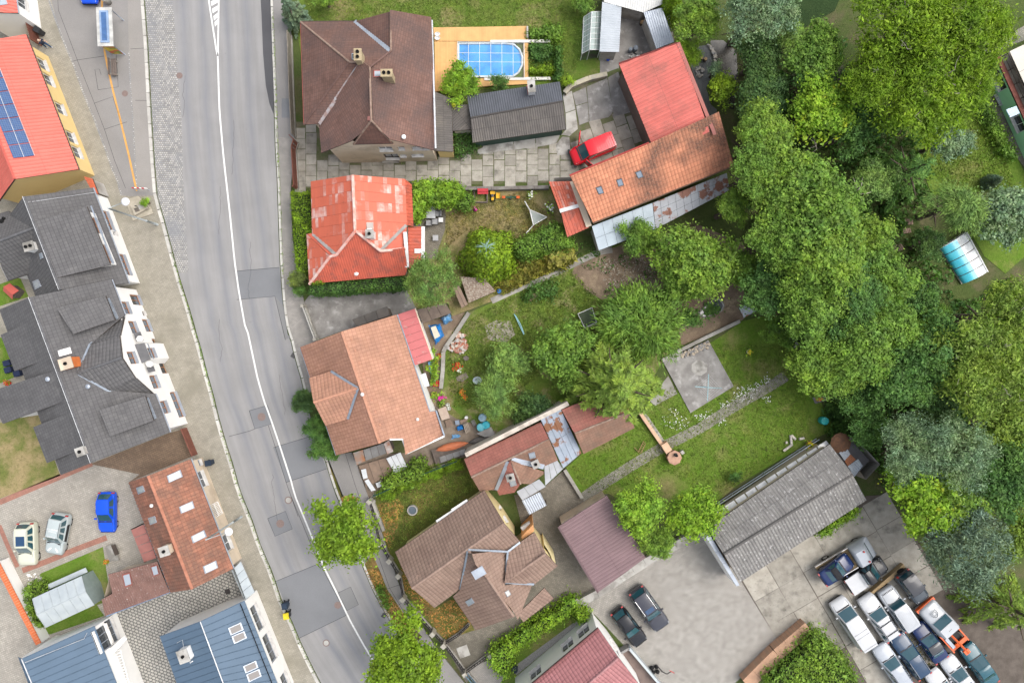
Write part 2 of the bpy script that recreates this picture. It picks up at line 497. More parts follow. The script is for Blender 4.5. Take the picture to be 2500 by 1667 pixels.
# repair patches
for i, (s, m) in enumerate([('B1 1928,882 2292,850 2322,1165 2255,1086 1960,1112', patch_m),
              ('C1 2045,680 2195,635 2238,785 2090,828', patch_m),
              ('C2 226,982 545,885 665,1155 332,1266', patch_m),
              ('D2 180,195 325,135 383,280 240,340', patch_m),
              ('D2 245,710 605,562 830,985 440,1175', patch_m),
              ('D2 755,805 860,755 925,900 830,950', patch2_m),
              ('B2 238,1088 310,1170 345,1400 372,1425 318,1440', patch2_m)]):
  sheet('road_patch', S(s),.005, m)
for s in ('B1 1925,882 2292,850', 'B1 1942,1114 2255,1086 2342,1445', 'C1 2045,680 2195,635 2238,785 2090,828 2045,680',
     'C2 226,982 545,885', 'C2 665,1155 332,1266', 'C2 185,800 250,1000 330,1265 430,1546', 'D2 375,20 470,250 560,470 605,562 830,985', 'D2 245,710 605,562',
     'D2 440,1175 830,985', 'D2 180,195 325,135 383,280 240,340 180,195', 'C1 1880,890 2050,845 2090,828', 'D2 755,805 860,755 925,900 830,950 755,805'):
  line('tar_joint', S(s),.035,.008, crack_m)
# markings
ys = np.linspace(xc.__call__(0)*0 - 44, WLN[0].y, 90)
line('centre_line', [(xc(y), y, 0) for y in ys], .145,.010, white_paint_m)
line('marking_line', S('A1 1695,-100 1712,0 1776,420 1786,460'),.14,.010, white_paint_m)
line('marking_line', S('A1 1797,-100 1795,0 1790,300 1788,458'),.14,.010, white_paint_m)
for y0 in (-60,15,75,135,185):
  sheet('marking_bar', S(f'A1 {1728 + y0*.17},{y0} 1786,{y0 - 28} 1788,{y0 + 8} {1732 + y0*.17},{y0 + 38}'),.0105, white_paint_m)

# kerbs: one stone after another
def kerb(name, f, y0, y1, ln, side, w=.26):
  root = thing(name, None, None, (f(0),0,0)); root['kind'] = 'structure'
  y = y0
  while y < y1:
    l = ln*RU(.85,1.15)
    a, b = V((f(y), y, 0)), V((f(y + l), y + l, 0))
    d = (b - a).normalized(); q = V((-d.y, d.x, 0))*w*side
    a2, b2 = a + d*.03, b - d*.03
    B().prism([a2, b2, b2 + q, a2 + q], -.04,.125 + RU(-.008,.008)).go('kerb_stone', kerb_m, root)
    y += l
kerb('kerb_left', xl, -34,34,1.35,1)
kerb('kerb_right', xr, -5.8,34,1.15,-1,.2)
kerb('kerb_right', xr, -34,-8.8,1.15,-1,.2)

# left pavement
LP = [V((xl(y) - .26, y, 0)) for y in np.linspace(44,-44,60)]
o = B(); o.prism([V((-60,44,0))] + LP + [V((-60,-44,0))], -.05,.1); p = o.go('pavement', pave_walk_m); tag(p, kind='structure')
sheet('asphalt_forecourt', S('A1 400,-120 440,60 475,190 540,380 600,512 690,770 770,960 860,1200 930,1400 B1 1000,262 1060,268 1285,262 A1 1255,1300 1228,900 1203,400 1172,0 1168,-120'),.104, walk_asph_m)
sheet('asphalt_strip', S('A1 1048,-120 1052,0 1062,420 1085,840 1110,1240 1128,1546 B1 1145,230 1270,240 A1 1252,1300 1226,900 1200,400 1168,-120'),.108, walk_asph2_m)
line('sett_row', S('A1 405,0 470,190 540,380 600,512 690,770 770,960 860,1200 930,1400 B1 960,110 1000,260'),.16,.108, cobble_m)
line('sett_row', S('A1 1062,430 1075,700 1085,840 1110,1240 1125,1546'),.12,.112, cobble_m)
line('yellow_line', S('A1 845,-60 842,60 862,420 885,540 930,740 990,980 1060,1270 1110,1500 B1 1128,225'),.17,.113, orange_paint_m)
for s in ('A1 590,512 640,498 860,466', 'A1 640,500 780,852 862,1065 945,1320 1035,1546', 'A1 780,852 930,798 1000,1008', 'A1 862,1065 1045,1005',
     'A1 810,742 975,718 958,450', 'A1 810,742 783,575 820,572 835,618', 'A1 1075,408 1200,400', 'A1 1115,828 1225,830', 'A1 480,0 485,90 640,498'):
  line('tar_joint', S(s),.03,.113, crack_m)
# right pavement
rp = [V((xr(y) + .2, y, 0)) for y in np.linspace(44,-5.6,50)]
o = B(); o.prism(rp + S('B2 590,1440 480,1130 430,900 385,600 370,220 A2 400,1230 395,800 372,300 360,-260'),-.05,.1); tag(o.go('pavement', pave_right_m), kind='structure')
sheet('asphalt_footway', S('A2 225,-260 232,470 240,940 262,1132 392,1132 385,800 372,300 360,-260'),.104, walk_asph_m)
sheet('asphalt_cover', S('A2 298,812 365,812 368,970 297,970'),.108, patch_m)
rp = [V((xr(y) + .2, y, 0)) for y in np.linspace(-8.8,-44,40)]
o = B(); o.prism(rp + S('D2 1800,1546 1560,1250 1400,1000 1290,830 1200,560 1080,200 1000,0 C2 905,1100 870,1020 C2 650,1060'),-.05,.1); tag(o.go('pavement', walk_asph_m), kind='structure')
for s in ('C2 820,1030 900,1290 990,1546', 'D2 1165,768 1262,735', 'D2 1230,915 1305,868', 'D2 1060,420 1180,760 1300,960 1420,1090'):
  line('tar_joint', S(s),.03,.106, crack_m)
litter_m = M_leaf('fallen_leaf', (.34,.17,.06),(.24,.17,.06),(.16,.17,.04), trans=.1)
verge_m = M_lawn('verge_grass', (.08,.09,.02),(.13,.11,.03),(.24,.155,.06),.48,.66,.8)
sheet('verge', S('D2 965,585 1050,785 1125,925 1230,1100 1330,1240 1450,1160 1360,1075 1290,960 1160,770 1110,640 1040,480'),.106, verge_m)
sheet('verge', S('C2 655,1065 700,1200 750,1330 770,1400 860,1430 900,1390 790,1380 740,1240 700,1150'),.106, verge_m)

# ---------------------------------------------------------------- yards and gardens, right of the road
sheet('lawn', S('A2 420,-200 A3 880,-200 780,120 740,440 890,450 900,610 640,720 560,690 A2 1550,760 500,760 430,320'),-.02, lawn_m)
sheet('driveway_bed', S('A2 395,1000 1560,1010 A3 0,1180 570,1060 600,740 660,700 1040,560 1310,1190 650,1440 470,1500 A2 430,1546 A2 400,1240'),-.015, moss_m)
sheet('back_yard', S('A3 900,-100 1420,-100 1500,340 1050,520 1040,590 960,605 890,610 890,440 930,420 1040,430 1060,70 910,20'),-.018, concrete_dk_m)
sheet('garden_lawn', S('B2 1320,160 1780,200 B3 480,200 640,610 660,640 640,800 B3 260,1000 0,1130 B2 1690,1250 1660,1140 1390,1190 1300,1010 1340,860'),-.02, lawn_dry_m)
sheet('terrace', S('B2 1370,330 1610,330 1640,420 1635,540 1580,700 1570,780 1460,780 1380,520'),-.012, pave_yard_m)
sheet('wild_garden', S('B2 1430,1300 1690,1250 1830,1220 B3 0,1140 260,1000 640,800 820,720 1640,520 2100,700 2300,1000 2050,1290 1540,1500 C3 1400,280 1200,640 640,640 C2 2352,770 1820,1060 1500,1150 1300,1020 1620,880 1500,600'),-.022, wild_m)
sheet('dug_earth', S('B3 655,900 680,850 880,720 1180,640 1700,500 2060,650 2200,900 2220,1100 2060,1280 1560,1490 1540,1380 1500,1230 1380,1130 1130,1090 900,1110 770,1030'),-.016, soil_m)
sheet('sunk_earth_path', S('B2 1430,1300 1690,1250 1800,1215 1680,1450 1610,1546 C2 1590,200 1600,500 1560,640 1480,560 1460,420'),-.016, soil_m)
sheet('worn_grass', S('C2 1690,420 1830,440 1700,560 1680,640 1760,720 1730,790 1650,700 1640,560'),-.017, lawn_dry_m)
sheet('sand_patch', S('B2 1960,1330 2060,1280 2170,1290 2210,1400 2130,1470 1990,1440'),-.016, M('pale_sand', (.36,.33,.28),(.22,.2,.15), s=2, rough=.95, bump=.5, bs=30))
line('garden_wall_footing', S('B3 0,1125 160,1050 400,950 560,880 700,810 880,725 990,705'),.55,-.010, concrete_m)
sheet('se_lawn', S('C3 1270,660 1540,500 1420,280 1820,110 B3 2060,1290 2300,1230 C4 420,60 500,240 660,560 800,830 640,910 0,1290 C3 1850,1430 1300,1546 960,1360 760,1390 600,1160 740,1035 1200,800 1230,690'),-.02, lawn_lush_m)
line('garden_path', S('C3 745,1400 900,1290 1150,1130 1420,970 1700,830 2000,640 2300,470 C4 400,395'),.95,-.012, path_m)
sheet('garden_path', S('C3 1300,600 1330,540 1450,395 1525,540 1340,640'),-.012, concrete_m)
o = B(); o.prism(S('C3 1405,275 1775,100 1985,480 1630,698'),-.06,.09); tag(o.go('concrete_base', concrete_dk_m), kind='structure')
sheet('round_repair', S('C3 1640,300 1680,265 1730,270 1770,310 1765,360 1720,392 1670,385 1640,350'),.094, concrete_lt_m)
sheet('house_yard', S('C2 1500,1150 1920,1330 2060,1320 C3 0,1330 200,1370 440,1300 600,1160 760,1390 960,1360 D3 560,240 860,800 690,900 0,1290 D2 1810,1546 1620,1210 1850,1100 2350,600 2200,0'),-.014, pave_yard_m)
sheet('front_lawn', S('C2 1060,1400 1830,1060 1960,1330 D2 1225,470 1560,925 1700,850 1880,1110 1640,1190 1540,1100 1290,780 1170,480 1070,150'),-.011, M_lawn('leafy_front_lawn', (.08,.105,.022),(.11,.11,.03),(.22,.165,.06),.5,.66,.4))
sheet('shed_yard', S('C2 740,1045 1330,1025 1630,885 1500,600 1720,740 2060,850 1820,1060 1560,1100 1060,1390 990,1400 890,1110'),-.012, M('trodden_earth', (.16,.125,.095),(.22,.18,.14), s=1.5, rough=.95, bump=.5, bs=20, grain=.25))
sheet('concrete_entry', S('B2 480,1130 530,1070 1310,1015 1400,1190 1240,1235 780,1375 600,1440'),-.012, concrete_dk_m)
sheet('parking_yard', S('D3 700,900 870,810 1640,345 1780,280 2060,730 2360,1215 1980,1560 1350,1560 1100,1250 850,985'),-.008, pave_park_m)
sheet('car_yard', S('D3 2040,720 D4 1060,10 1230,0 1650,640 2352,1000 2352,1600 980,1600 640,1130 560,1060 330,1240 0,760'),-.013, dark_soil_m)
sheet('hedge_lawn', S('D3 0,1290 690,890 800,1000 D3 200,1540 -100,1560'),-.010, lawn_m)
sheet('gravel_strip', S('D3 700,1030 715,1060 205,1480 170,1420'),-.006, gravel_m)
sheet('gate_yard', S('D2 1830,1430 2000,1350 2130,1480 2050,1600 1900,1600'),-.006, pave_right_m)
sheet('fire_place_gravel', S('A3 1620,500 1700,380 1780,370 1830,460 1840,540 1800,640 1760,720 1800,860 1850,900 1830,1010 1780,980'),-.014, M('fine_grey_gravel', (.17,.175,.17),(.12,.125,.125), s=10, rough=.95, bump=.7, bs=30, grain=.25))
sheet('stream', S('A3 1790,330 1900,330 2010,420 2020,600 2000,800 1990,900 1900,880 1960,780 1890,640 1850,500'),-.035, M('dark_stream_water', (.03,.028,.025),(.06,.05,.04), s=1.5, rough=.25, spec=.5))
sheet('stream', S('C4 440,0 560,0 620,160 540,200 480,120'),-.018, M('dark_ditch_water', (.012,.015,.018), rough=.3))
sheet('east_lawn', S('A4 1250,900 2000,600 2140,900 2300,1300 2360,1420 B4 2360,200 1600,260 1500,0 A4 1450,1200'),-.02, lawn_lush_m)
sheet('east_lawn', S('B4 1900,540 2360,480 2360,760 2200,900 2030,760'),-.02, lawn_lush_m)
sheet('east_terrace', S('A4 1940,600 2010,540 2100,620 2360,1230 2360,1380 2200,1160 2050,900'),-.014, pave_yard_m)
sheet('east_path', S('A4 2020,400 2360,210 2360,330 2030,460'),-.012, path_m)
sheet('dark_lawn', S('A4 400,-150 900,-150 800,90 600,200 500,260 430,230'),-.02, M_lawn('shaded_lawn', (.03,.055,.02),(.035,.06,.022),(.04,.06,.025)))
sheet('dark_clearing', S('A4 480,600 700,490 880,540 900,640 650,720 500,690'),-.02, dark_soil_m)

# ---------------------------------------------------------------- yards left of the road
sheet('courtyard', S('F -40,1172 135,1095 432,984 450,1048 560,1290 600,1400 690,1600 -40,1600'),.106, pave_court_m)
sheet('courtyard_drive', S('C1 745,1115 1395,860 1535,820 1625,1035 1060,1265 1150,1200'),.110, pave_court_br_m)
line('red_edging', S('C1 0,1430 330,1290 700,1135 760,1110'),.5,.112, pave_red_m)
line('red_edging', S('D1 190,620 400,540 640,440 880,350'),.5,.112, pave_red_m)
line('red_edging', S('D1 0,250 80,440 150,590'),.4,.112, pave_red_m)
sheet('lower_court', S('D1 870,995 1395,800 1915,605 2090,815 2280,1300 2400,1600 1180,1600 1000,1150 940,1000'),.112, pave_grid_m)
sheet('back_lawn', S('C1 0,780 310,690 500,1210 0,1400 -40,1420 -40,780'),.112, lawn_dry_m)
sheet('back_lawn', S('B1 -30,1000 170,930 240,1090 -30,1180'),.110, lawn_lush_m)
sheet('side_lawn', S('D1 345,640 850,425 910,830 860,880 800,900 860,990 420,1140 330,1130 240,900 200,780'),.112, lawn_lush_m)
sheet('service_lane', S('D1 -30,620 300,1220 320,1600 -30,1600'),.114, pave_court_m)
sheet('back_garden', S('C1 -30,80 60,80 160,390 -30,470'),.112, lawn_lush_m)
# ---------------------------------------------------------------- building kit
class Plane:
  def __init__(s, pts):
    s.pts = ccw(pts)
    n = V((0,0,0))
    for i in range(len(s.pts)):
      a, b = s.pts[i], s.pts[(i + 1) % len(s.pts)]
      n += V(((a.y - b.y)*(a.z + b.z),(a.z - b.z)*(a.x + b.x),(a.x - b.x)*(a.y + b.y)))
    s.n = n.normalized()
    if s.n.z < 0: s.n = -s.n
    s.c = sum(s.pts, V((0,0,0)))/len(s.pts)
  def z(s, x, y):
    return s.c.z - (s.n.x*(x - s.c.x) + s.n.y*(y - s.c.y))/s.n.z

def proj(s, pl, off=0.0):
  cam_p = V((0,0, H)); out = []
  for g in S(s):
    d = g - cam_p
    t = (pl.c - cam_p).dot(pl.n)/d.dot(pl.n)
    out.append(cam_p + d*t + pl.n*off)
  return out

KINDS = {'pan': (.30,.36,.030,.035,5), 'wave': (.30,.40,.042,.02,6), 'plain': (.28,.32,0., .028,1), 'corr': (.20,2.4,.032,.012,5), 'bigcorr': (.28,2.4,.05,.02,6),
    'trap': (.30,3.0,.045,0., 6), 'flat': (.6,1.2,0., 0., 1), 'shingle': (.30,.22,0., .02,1)}

def prof(kind, t, amp):
  if amp == 0: return t*0
  if kind == 'trap':
    f = t % 1.0
    return np.where(f < .12, amp*f/.12, np.where(f < .3, amp, np.where(f < .42, amp*(.42 - f)/.12,0)))
  if kind in ('pan', 'wave'):
    f = t % 1.0
    return amp*np.abs(np.sin(math.pi*f)) ** .8
  return amp*.5*(1 + np.sin(2*math.pi*t))

def cover(pl, kind, u=None):
  cw, rh, amp, step, per = KINDS[kind]
  n = pl.n
  if u is None:
    u = V((0,0,1)).cross(n)
    if u.length < .02: u = V((1,0,0))
  u = (u - n*u.dot(n)).normalized(); v = n.cross(u).normalized()
  if v.z < 0: u, v = -u, -v
  pieces = [pl.pts]
  k = len(pl.pts)
  convex = all(((pl.pts[(i + 1) % k] - pl.pts[i]).xy.to_3d().cross((pl.pts[(i + 2) % k] - pl.pts[(i + 1) % k]).xy.to_3d())).z > -1e-3 for i in range(k))
  if not convex: pieces = [[pl.pts[i] for i in t] for t in tessellate_polygon([[p.xy.to_3d() for p in pl.pts]])]
  V_, F_, UV_ = [], [], []
  base = 0
  for pc in pieces:
    pc = ccw(pc)
    A = [(p - pl.c).dot(u) for p in pc]; Bv = [(p - pl.c).dot(v) for p in pc]
    i0, i1 = math.floor(min(A)/cw) - 1, math.ceil(max(A)/cw) + 1
    j0, j1 = math.floor(min(Bv)/rh) - 1, math.ceil(max(Bv)/rh) + 1
    a = np.arange(i0*per, i1*per + 1)/per
    h = prof(kind, a, amp)
    rows_b, rows_h = [], []
    for j in range(j0, j1):
      rows_b += [j*rh + .001,(j + 1)*rh]; rows_h += [step, 0.]
    rb, rhh = np.array(rows_b), np.array(rows_h)
    uu, vv, nn, cc = (np.array(q[:]) for q in (u, v, n, pl.c))
    P = cc + (a*cw)[None, :, None]*uu + rb[:, None, None]*vv + (h[None, :] + rhh[:, None])[:, :, None]*nn
    nr, nc = P.shape[:2]
    idx = np.arange(nr*nc).reshape(nr, nc)
    F = np.stack([idx[:-1, :-1], idx[:-1,1:], idx[1:, 1:], idx[1:, :-1]], -1).reshape(-1,4)
    me = bpy.data.meshes.new('t'); me.from_pydata(P.reshape(-1,3).tolist(), [], F.tolist())
    bm = bmesh.new(); bm.from_mesh(me); bpy.data.meshes.remove(me)
    for i in range(len(pc)):
      p, q = pc[i], pc[(i + 1) % len(pc)]
      d = (q - p)
      if d.xy.length < 1e-4: continue
      bmesh.ops.bisect_plane(bm, geom=bm.verts[:] + bm.edges[:] + bm.faces[:], plane_co=p, plane_no=(d.y, -d.x, 0), clear_outer=True, dist=1e-5)
    bm.verts.index_update()
    for w in bm.verts:
      V_.append(tuple(w.co)); r = w.co - pl.c
      UV_.append((r.dot(u)/cw, r.dot(v)/rh))
    F_ += [tuple(w.index + base for w in f.verts) for f in bm.faces]
    base = len(V_); bm.free()
  return V_, F_, UV_

wood_dk_m = M('dark_fascia_wood', (.06,.045,.035), rough=.7)
zinc_m = M('zinc_sheet', (.38,.42,.47),(.30,.33,.38), s=1.5, rough=.45, metal=.35, spec=.5)
white_m = M('white_render', (.80,.79,.76),(.74,.73,.70), s=.7, lo=.4, hi=.75, grain=.03)
cream_m = M('cream_render', (.62,.52,.40),(.55,.46,.35), s=.7, grain=.05, c3=(.45,.37,.28), s3=.5)
yellow_m = M('yellow_render', (.72,.54,.24),(.68,.5,.22), s=.6, grain=.04)
pale_yellow_m = M('pale_yellow_render', (.78,.66,.36),(.72,.6,.32), s=.6, grain=.04)
greywall_m = M('grey_render', (.45,.43,.40),(.34,.32,.29), s=.8, c3=(.26,.24,.21), s3=.7, grain=.08)
glass_m = M_glass('window_glass')
glass_lt_m = M_glass('roof_window_glass', (.30,.34,.38),.08)
frame_w_m = M('white_window_frame', (.75,.75,.74), rough=.5, grain=.0)
frame_o_m = M('orange_wood_frame', (.42,.18,.065),(.32,.13,.05), s=4, rough=.5)
reveal_m = M('window_sill_stone', (.60,.58,.55), rough=.7)
flash_m = M('lead_flashing', (.30,.34,.39),(.22,.25,.29), s=2, rough=.5, metal=.3)
brick_red_m = M_brick('chimney_brick', (.40,.19,.11),(.33,.15,.09),(.3,.27,.22),.22,.08)
soot_m = M('soot', (.012,.012,.012), rough=1)

def slope(par, pts, kind, m, th=.14, board=None, name='roof_slope', u=None):
  pl = pts if isinstance(pts, Plane) else Plane(S(pts) if isinstance(pts, str) else pts)
  vs, fs, uv = cover(pl, kind, u)
  o = O(name, vs, fs, m, par, smooth=False)
  l = o.data.uv_layers.new(name='UVMap')
  vi = np.empty(len(o.data.loops), 'i'); o.data.loops.foreach_get('vertex_index', vi)
  l.data.foreach_set('uv', np.array(uv)[vi].ravel())
  if kind in ('pan', 'wave', 'corr', 'bigcorr'): o.data.polygons.foreach_set('use_smooth', [False]*len(o.data.polygons))
  b = B(); b.slab([V((p.x, p.y, pl.z(p.x, p.y) - .012)) for p in pl.pts], th); b.go('roof_board', board or wood_dk_m, o)
  return pl

def ridge(par, s, m, r=.12, name='ridge', bumps=True, pts=None):
  pts = pts or S(s)
  path, rs = [], []
  for a, b in zip(pts[:-1], pts[1:]):
    k = max(2, int((b - a).length/.38))
    for i in range(k):
      for t, q in ((0.03,1.0),(.9,.86)):
        path.append(a.lerp(b, (i + t)/k)); rs.append(r*(q if bumps else 1))
  path.append(pts[-1]); rs.append(r)
  B().tube(path, rs, 6).go(name, m, par)

def strip(par, s, w, m, name='valley_flashing', lift=.05, pts=None):
  pts = pts or S(s); b = B()
  for p, q in zip(pts[:-1], pts[1:]):
    d = (q - p); d.z = 0; d.normalize(); k = V((-d.y, d.x, 0))*w/2
    up = V((0,0, lift))
    b.slab([p + k + up, p - k + up, q - k + up, q + k + up], .03)
  return b.go(name, m, par)

def gutter(par, s, m=None, r=.075, dz=-.08, pts=None, out=None):
  pts = [p + V((0,0, dz)) for p in (pts or S(s))]
  B().tube(pts, r, 6).go('gutter', m or zinc_m, par)

def wall_hit(A, Bp, g):
  d = (Bp - A).xy; L = d.length; d = d/L; m = V((d.y, -d.x))
  den = m.dot(g.xy)
  if abs(den) < 1e-6: return None
  t = m.dot(A.xy)/den
  p = g.xy*t
  return (p - A.xy).dot(d), H*(1 - t), L, m.dot(-p) > 0

def walls(par, foot, planes, m, z0=0.0, zdef=3.0, wins=(), name='wall', under=.16, top=None):
  foot = ccw(foot); n = len(foot); b = B()
  holes = {i: [] for i in range(n)}
  for wd in wins:
    g = S(wd[0])[0]; best = None
    for i in range(n):
      r = wall_hit(foot[i], foot[(i + 1) % n], g)
      if r and 0 <= r[0] <= r[2] and r[3] and -0.3 < r[1] < 12:
        if best is None or r[1] > best[2]: best = (i, r[0], r[1], r[2])
    if best is None:
      print('WINDOW NOT PLACED', name, wd[0]); continue
    i, s, zc, L = best
    w, h = wd[1], wd[2]
    s0, s1 = max(.08, s - w/2), min(L - .08, s + w/2)
    z_0, z_1 = max(z0 + .05, zc - h/2), zc + h/2
    if s1 - s0 > .1: holes[i].append((s0, s1, z_0, z_1, wd[3] if len(wd) > 3 else 'w'))
  for i in range(n):
    A, C = foot[i], foot[(i + 1) % n]
    d = (C - A); d.z = 0; L = d.length
    if L < .02: continue
    d /= L; nrm = V((d.y, -d.x, 0))
    ss = set(np.linspace(0, L, max(2, int(L/.3) + 1)).tolist())
    for hh in holes[i]: ss |= {hh[0], hh[1]}
    ss = sorted(ss); zt = []
    for s in ss:
      p = A + d*s - nrm*.01
      if top is not None: zt.append(top); continue
      zz = [pl.z(p.x, p.y) for pl in planes if in_poly(p.x, p.y, pl.pts)]
      zt.append((max(zz) if zz else zdef) - under)
    for k in range(len(ss) - 1):
      s0, s1 = ss[k], ss[k + 1]; mid = (s0 + s1)/2
      hs = sorted([hh for hh in holes[i] if hh[0] - 1e-6 <= s0 and s1 <= hh[1] + 1e-6], key=lambda q: q[2])
      zlo = z0
      def quad(za0, za1, zb0, zb1):
        p, q = A + d*s0, A + d*s1
        b.add([(p.x, p.y, za0),(q.x, q.y, za1),(q.x, q.y, zb1),(p.x, p.y, zb0)], [(0,1,2,3)])
      for hh in hs:
        quad(zlo, zlo, hh[2], hh[2]); zlo = hh[3]
      quad(zlo, zlo, zt[k], zt[k + 1])
    for (s0, s1, z_0, z_1, st) in holes[i]:
      dep = .22
      p0, p1 = A + d*s0, A + d*s1
      q0, q1 = p0 - nrm*dep, p1 - nrm*dep
      for (a1, a2, c1, c2) in (((p0, z_0),(q0, z_0),(q0, z_1),(p0, z_1)),((q1, z_0),(p1, z_0),(p1, z_1),(q1, z_1)),
                  ((p0, z_1),(q0, z_1),(q1, z_1),(p1, z_1)),((p0, z_0),(p1, z_0),(q1, z_0),(q0, z_0))):
        b.add([(t[0].x, t[0].y, t[1]) for t in (a1, a2, c1, c2)], [(0,1,2,3)])
  w = b.go(name, m, par)
  for i in range(n):
    A, C = foot[i], foot[(i + 1) % n]; d = (C - A); d.z = 0
    if d.length < .02: continue
    d.normalize(); nrm = V((d.y, -d.x, 0)); ang = math.atan2(d.y, d.x)
    for (s0, s1, z_0, z_1, st) in holes[i]:
      fm = {'w': frame_w_m, 'o': frame_o_m, 'd': wood_dk_m, 'g': zinc_m}[st[0]]
      c = A + d*((s0 + s1)/2) - nrm*.17; W, Hh = s1 - s0, z_1 - z_0; zc = (z_0 + z_1)/2
      f = B(); t = .075
      def bar(ds, dz, ww, hh, dp=.07):
        q = c + d*ds; f.box((q.x, q.y, zc + dz),(ww, dp, hh), ang)
      bar(-W/2 + t/2,0, t, Hh); bar(W/2 - t/2,0, t, Hh); bar(0, Hh/2 - t/2, W - 2*t, t); bar(0,-Hh/2 + t/2, W - 2*t, t)
      if W > .75:
        for k in range(1, max(2, round(W/.75))): bar(-W/2 + W*k/max(2, round(W/.75)),0, t*.8, Hh - 2*t)
      fo = f.go('window', fm, par)
      q = c - nrm*.005
      B().box((q.x, q.y, zc),(W - t, .015, Hh - t), ang).go('pane', glass_m, fo)
      if len(st) == 1:
        q = A + d*((s0 + s1)/2) - nrm*.04
        B().box((q.x, q.y, z_0 + .015),(W - .01,.32,.03), ang).go('sill', reveal_m if st != 'o' else zinc_m, fo)
  return w

def chimney(par, s, pl, w, l, h, m, rz=0., flues=2, name='chimney', cap=None):
  p = proj(s, pl)[0]
  b = B(); b.box((p.x, p.y, p.z + h/2 - .3),(w, l, h + .6), rz); o = b.go(name, m, par)
  c = B(); c.box((p.x, p.y, p.z + h + .03),(w + .12, l + .12,.08), rz); c.go('cap', cap or concrete_lt_m, o)
  f = B()
  for k in range(flues):
    t = (k - (flues - 1)/2)*.38
    f.lathe((p.x - math.sin(rz)*t if l >= w else p.x + math.cos(rz)*t, p.y + math.cos(rz)*t if l >= w else p.y + math.sin(rz)*t, p.z + h + .05), [(.13,0),(.13,.16),(.09,.16),(.09,.06)], 10)
    f.go('flue', soot_m, o); f = B()
  return o

def roof_window(par, s, pl, m=None, fm=None, lift=.1):
  q = proj(s, pl); c = sum(q, V((0,0,0)))/4; n = pl.n
  q = ccw(q)
  inn = [p.lerp(c, .2) for p in q]
  b = B()
  lo = [p - n*.02 for p in q]; hi = [p + n*lift for p in q]; ih = [p + n*lift for p in inn]
  vs = lo + hi + ih
  fs = []
  for i in range(4):
    j = (i + 1) % 4
    fs += [(i, j, 4 + j, 4 + i),(4 + i, 4 + j, 8 + j, 8 + i)]
  b.add(vs, fs); o = b.go('roof_window', fm or zinc_m, par)
  p = B(); p.add([v + n*(lift - .015) for v in [x.lerp(c, .16) for x in q]], [(0,1,2,3)]); p.go('pane', m or glass_lt_m, o)
  return o

def vent(par, s, pl, m, r=.1, h=.4):
  p = proj(s, pl)[0]
  b = B(); b.lathe((p.x, p.y, p.z - .1), [(r, 0),(r, h),(r*1.5, h),(r*1.5, h + .06),(r*.4, h + .12)], 10); return b.go('vent_pipe', m, par)

def house(name, label, pts, cat='house', group=None):
  c = sum(pts, V((0,0,0)))/len(pts)
  return thing(name, label, cat, (c.x, c.y, 0), group)

def panels(par, quad, nu, nv, m, name='roof_panel', gap=.02, th=.05, lift=0., rib=None, mats=None):
  a, b_, c, d = quad
  for i in range(nu):
    for j in range(nv):
      def P(u, v): return a.lerp(b_, u).lerp(d.lerp(c, u), v)
      gu, gv = gap/max((b_ - a).length, .1), gap/max((d - a).length, .1)
      u0, u1, v0, v1 = i/nu + gu, (i + 1)/nu - gu, j/nv + gv, (j + 1)/nv - gv
      q = [P(u0, v0), P(u1, v0), P(u1, v1), P(u0, v1)]
      q = [p + V((0,0, lift + RU(0,.006))) for p in q]
      b = B(); b.slab(q, th)
      if rib:
        p0, p1 = P(i/nu, v0), P(i/nu, v1)
        b.tube([p0 + V((0,0, lift + .03)), p1 + V((0,0, lift + .03))], rib, 4)
      b.go(name, mats[(i*nv + j) % len(mats)] if mats else m, par)
# ---------------------------------------------------------------- left row of houses
red_sheet_m = M_tile('coral_red_roof_sheet', (.64,.155,.12),(.60,.14,.108), joint_shade=(.42,.09,.07), var=.08, rough=.5, bl=.02)
charcoal_m = M_tile('charcoal_roof_tile', (.115,.112,.112),(.098,.095,.096), joint_shade=(.042,.042,.044), dirt=(.155,.15,.145), ds=1.1, dlo=.55, dhi=.75, var=.12)
charcoal_rg_m = M('charcoal_ridge', (.125,.125,.13), rough=.7)
wire_m = M('galvanised_wire', (.62,.63,.64), rough=.4, metal=.3, grain=0)
def M_cells(name):
  n = N(name)
  uv = n.new('ShaderNodeUVMap').outputs[0]
  b = n.new('ShaderNodeTexBrick', offset=0.0); n.link(uv, b.inputs['Vector'])
  b.inputs['Scale'].default_value = 1; b.inputs['Brick Width'].default_value = .16; b.inputs['Row Height'].default_value = .16; b.inputs['Mortar Size'].default_value = .012
  for k, c in (('Color1', (.012,.05,.16)),('Color2', (.02,.075,.21)),('Mortar', (.09,.14,.22))): b.inputs[k].default_value = (*c, 1)
  n.col(b.outputs['Color']); n.set(Roughness=.12, **{'Specular IOR Level': .6, 'Coat Weight': .4})
  return n.m
pv_m = M_cells('photovoltaic_cells')
def uv_quad(o, w, h):
  l = o.data.uv_layers.new(name='UVMap')
  return l

def mirror_eave(E, Rg): return V((2*Rg.x - E.x, 2*Rg.y - E.y, E.z))

# white house at the corner of the photograph
pts = S('A1 148,108,3.6 112,-160,3.6 -330,-120,6.6 -310,96,6.6')
h = house('white_house', 'white rendered house with red roof at the top left corner', pts)
pl = slope(h, pts, 'trap', red_sheet_m)
walls(h, inset(pts, .12), [pl], white_m, wins=[('A1 185,25', 1.0,1.3)])
roof_window(h, 'A1 -20,5 45,-5 60,40 -10,50', pl)
gutter(h, '', pts=pts[:2])

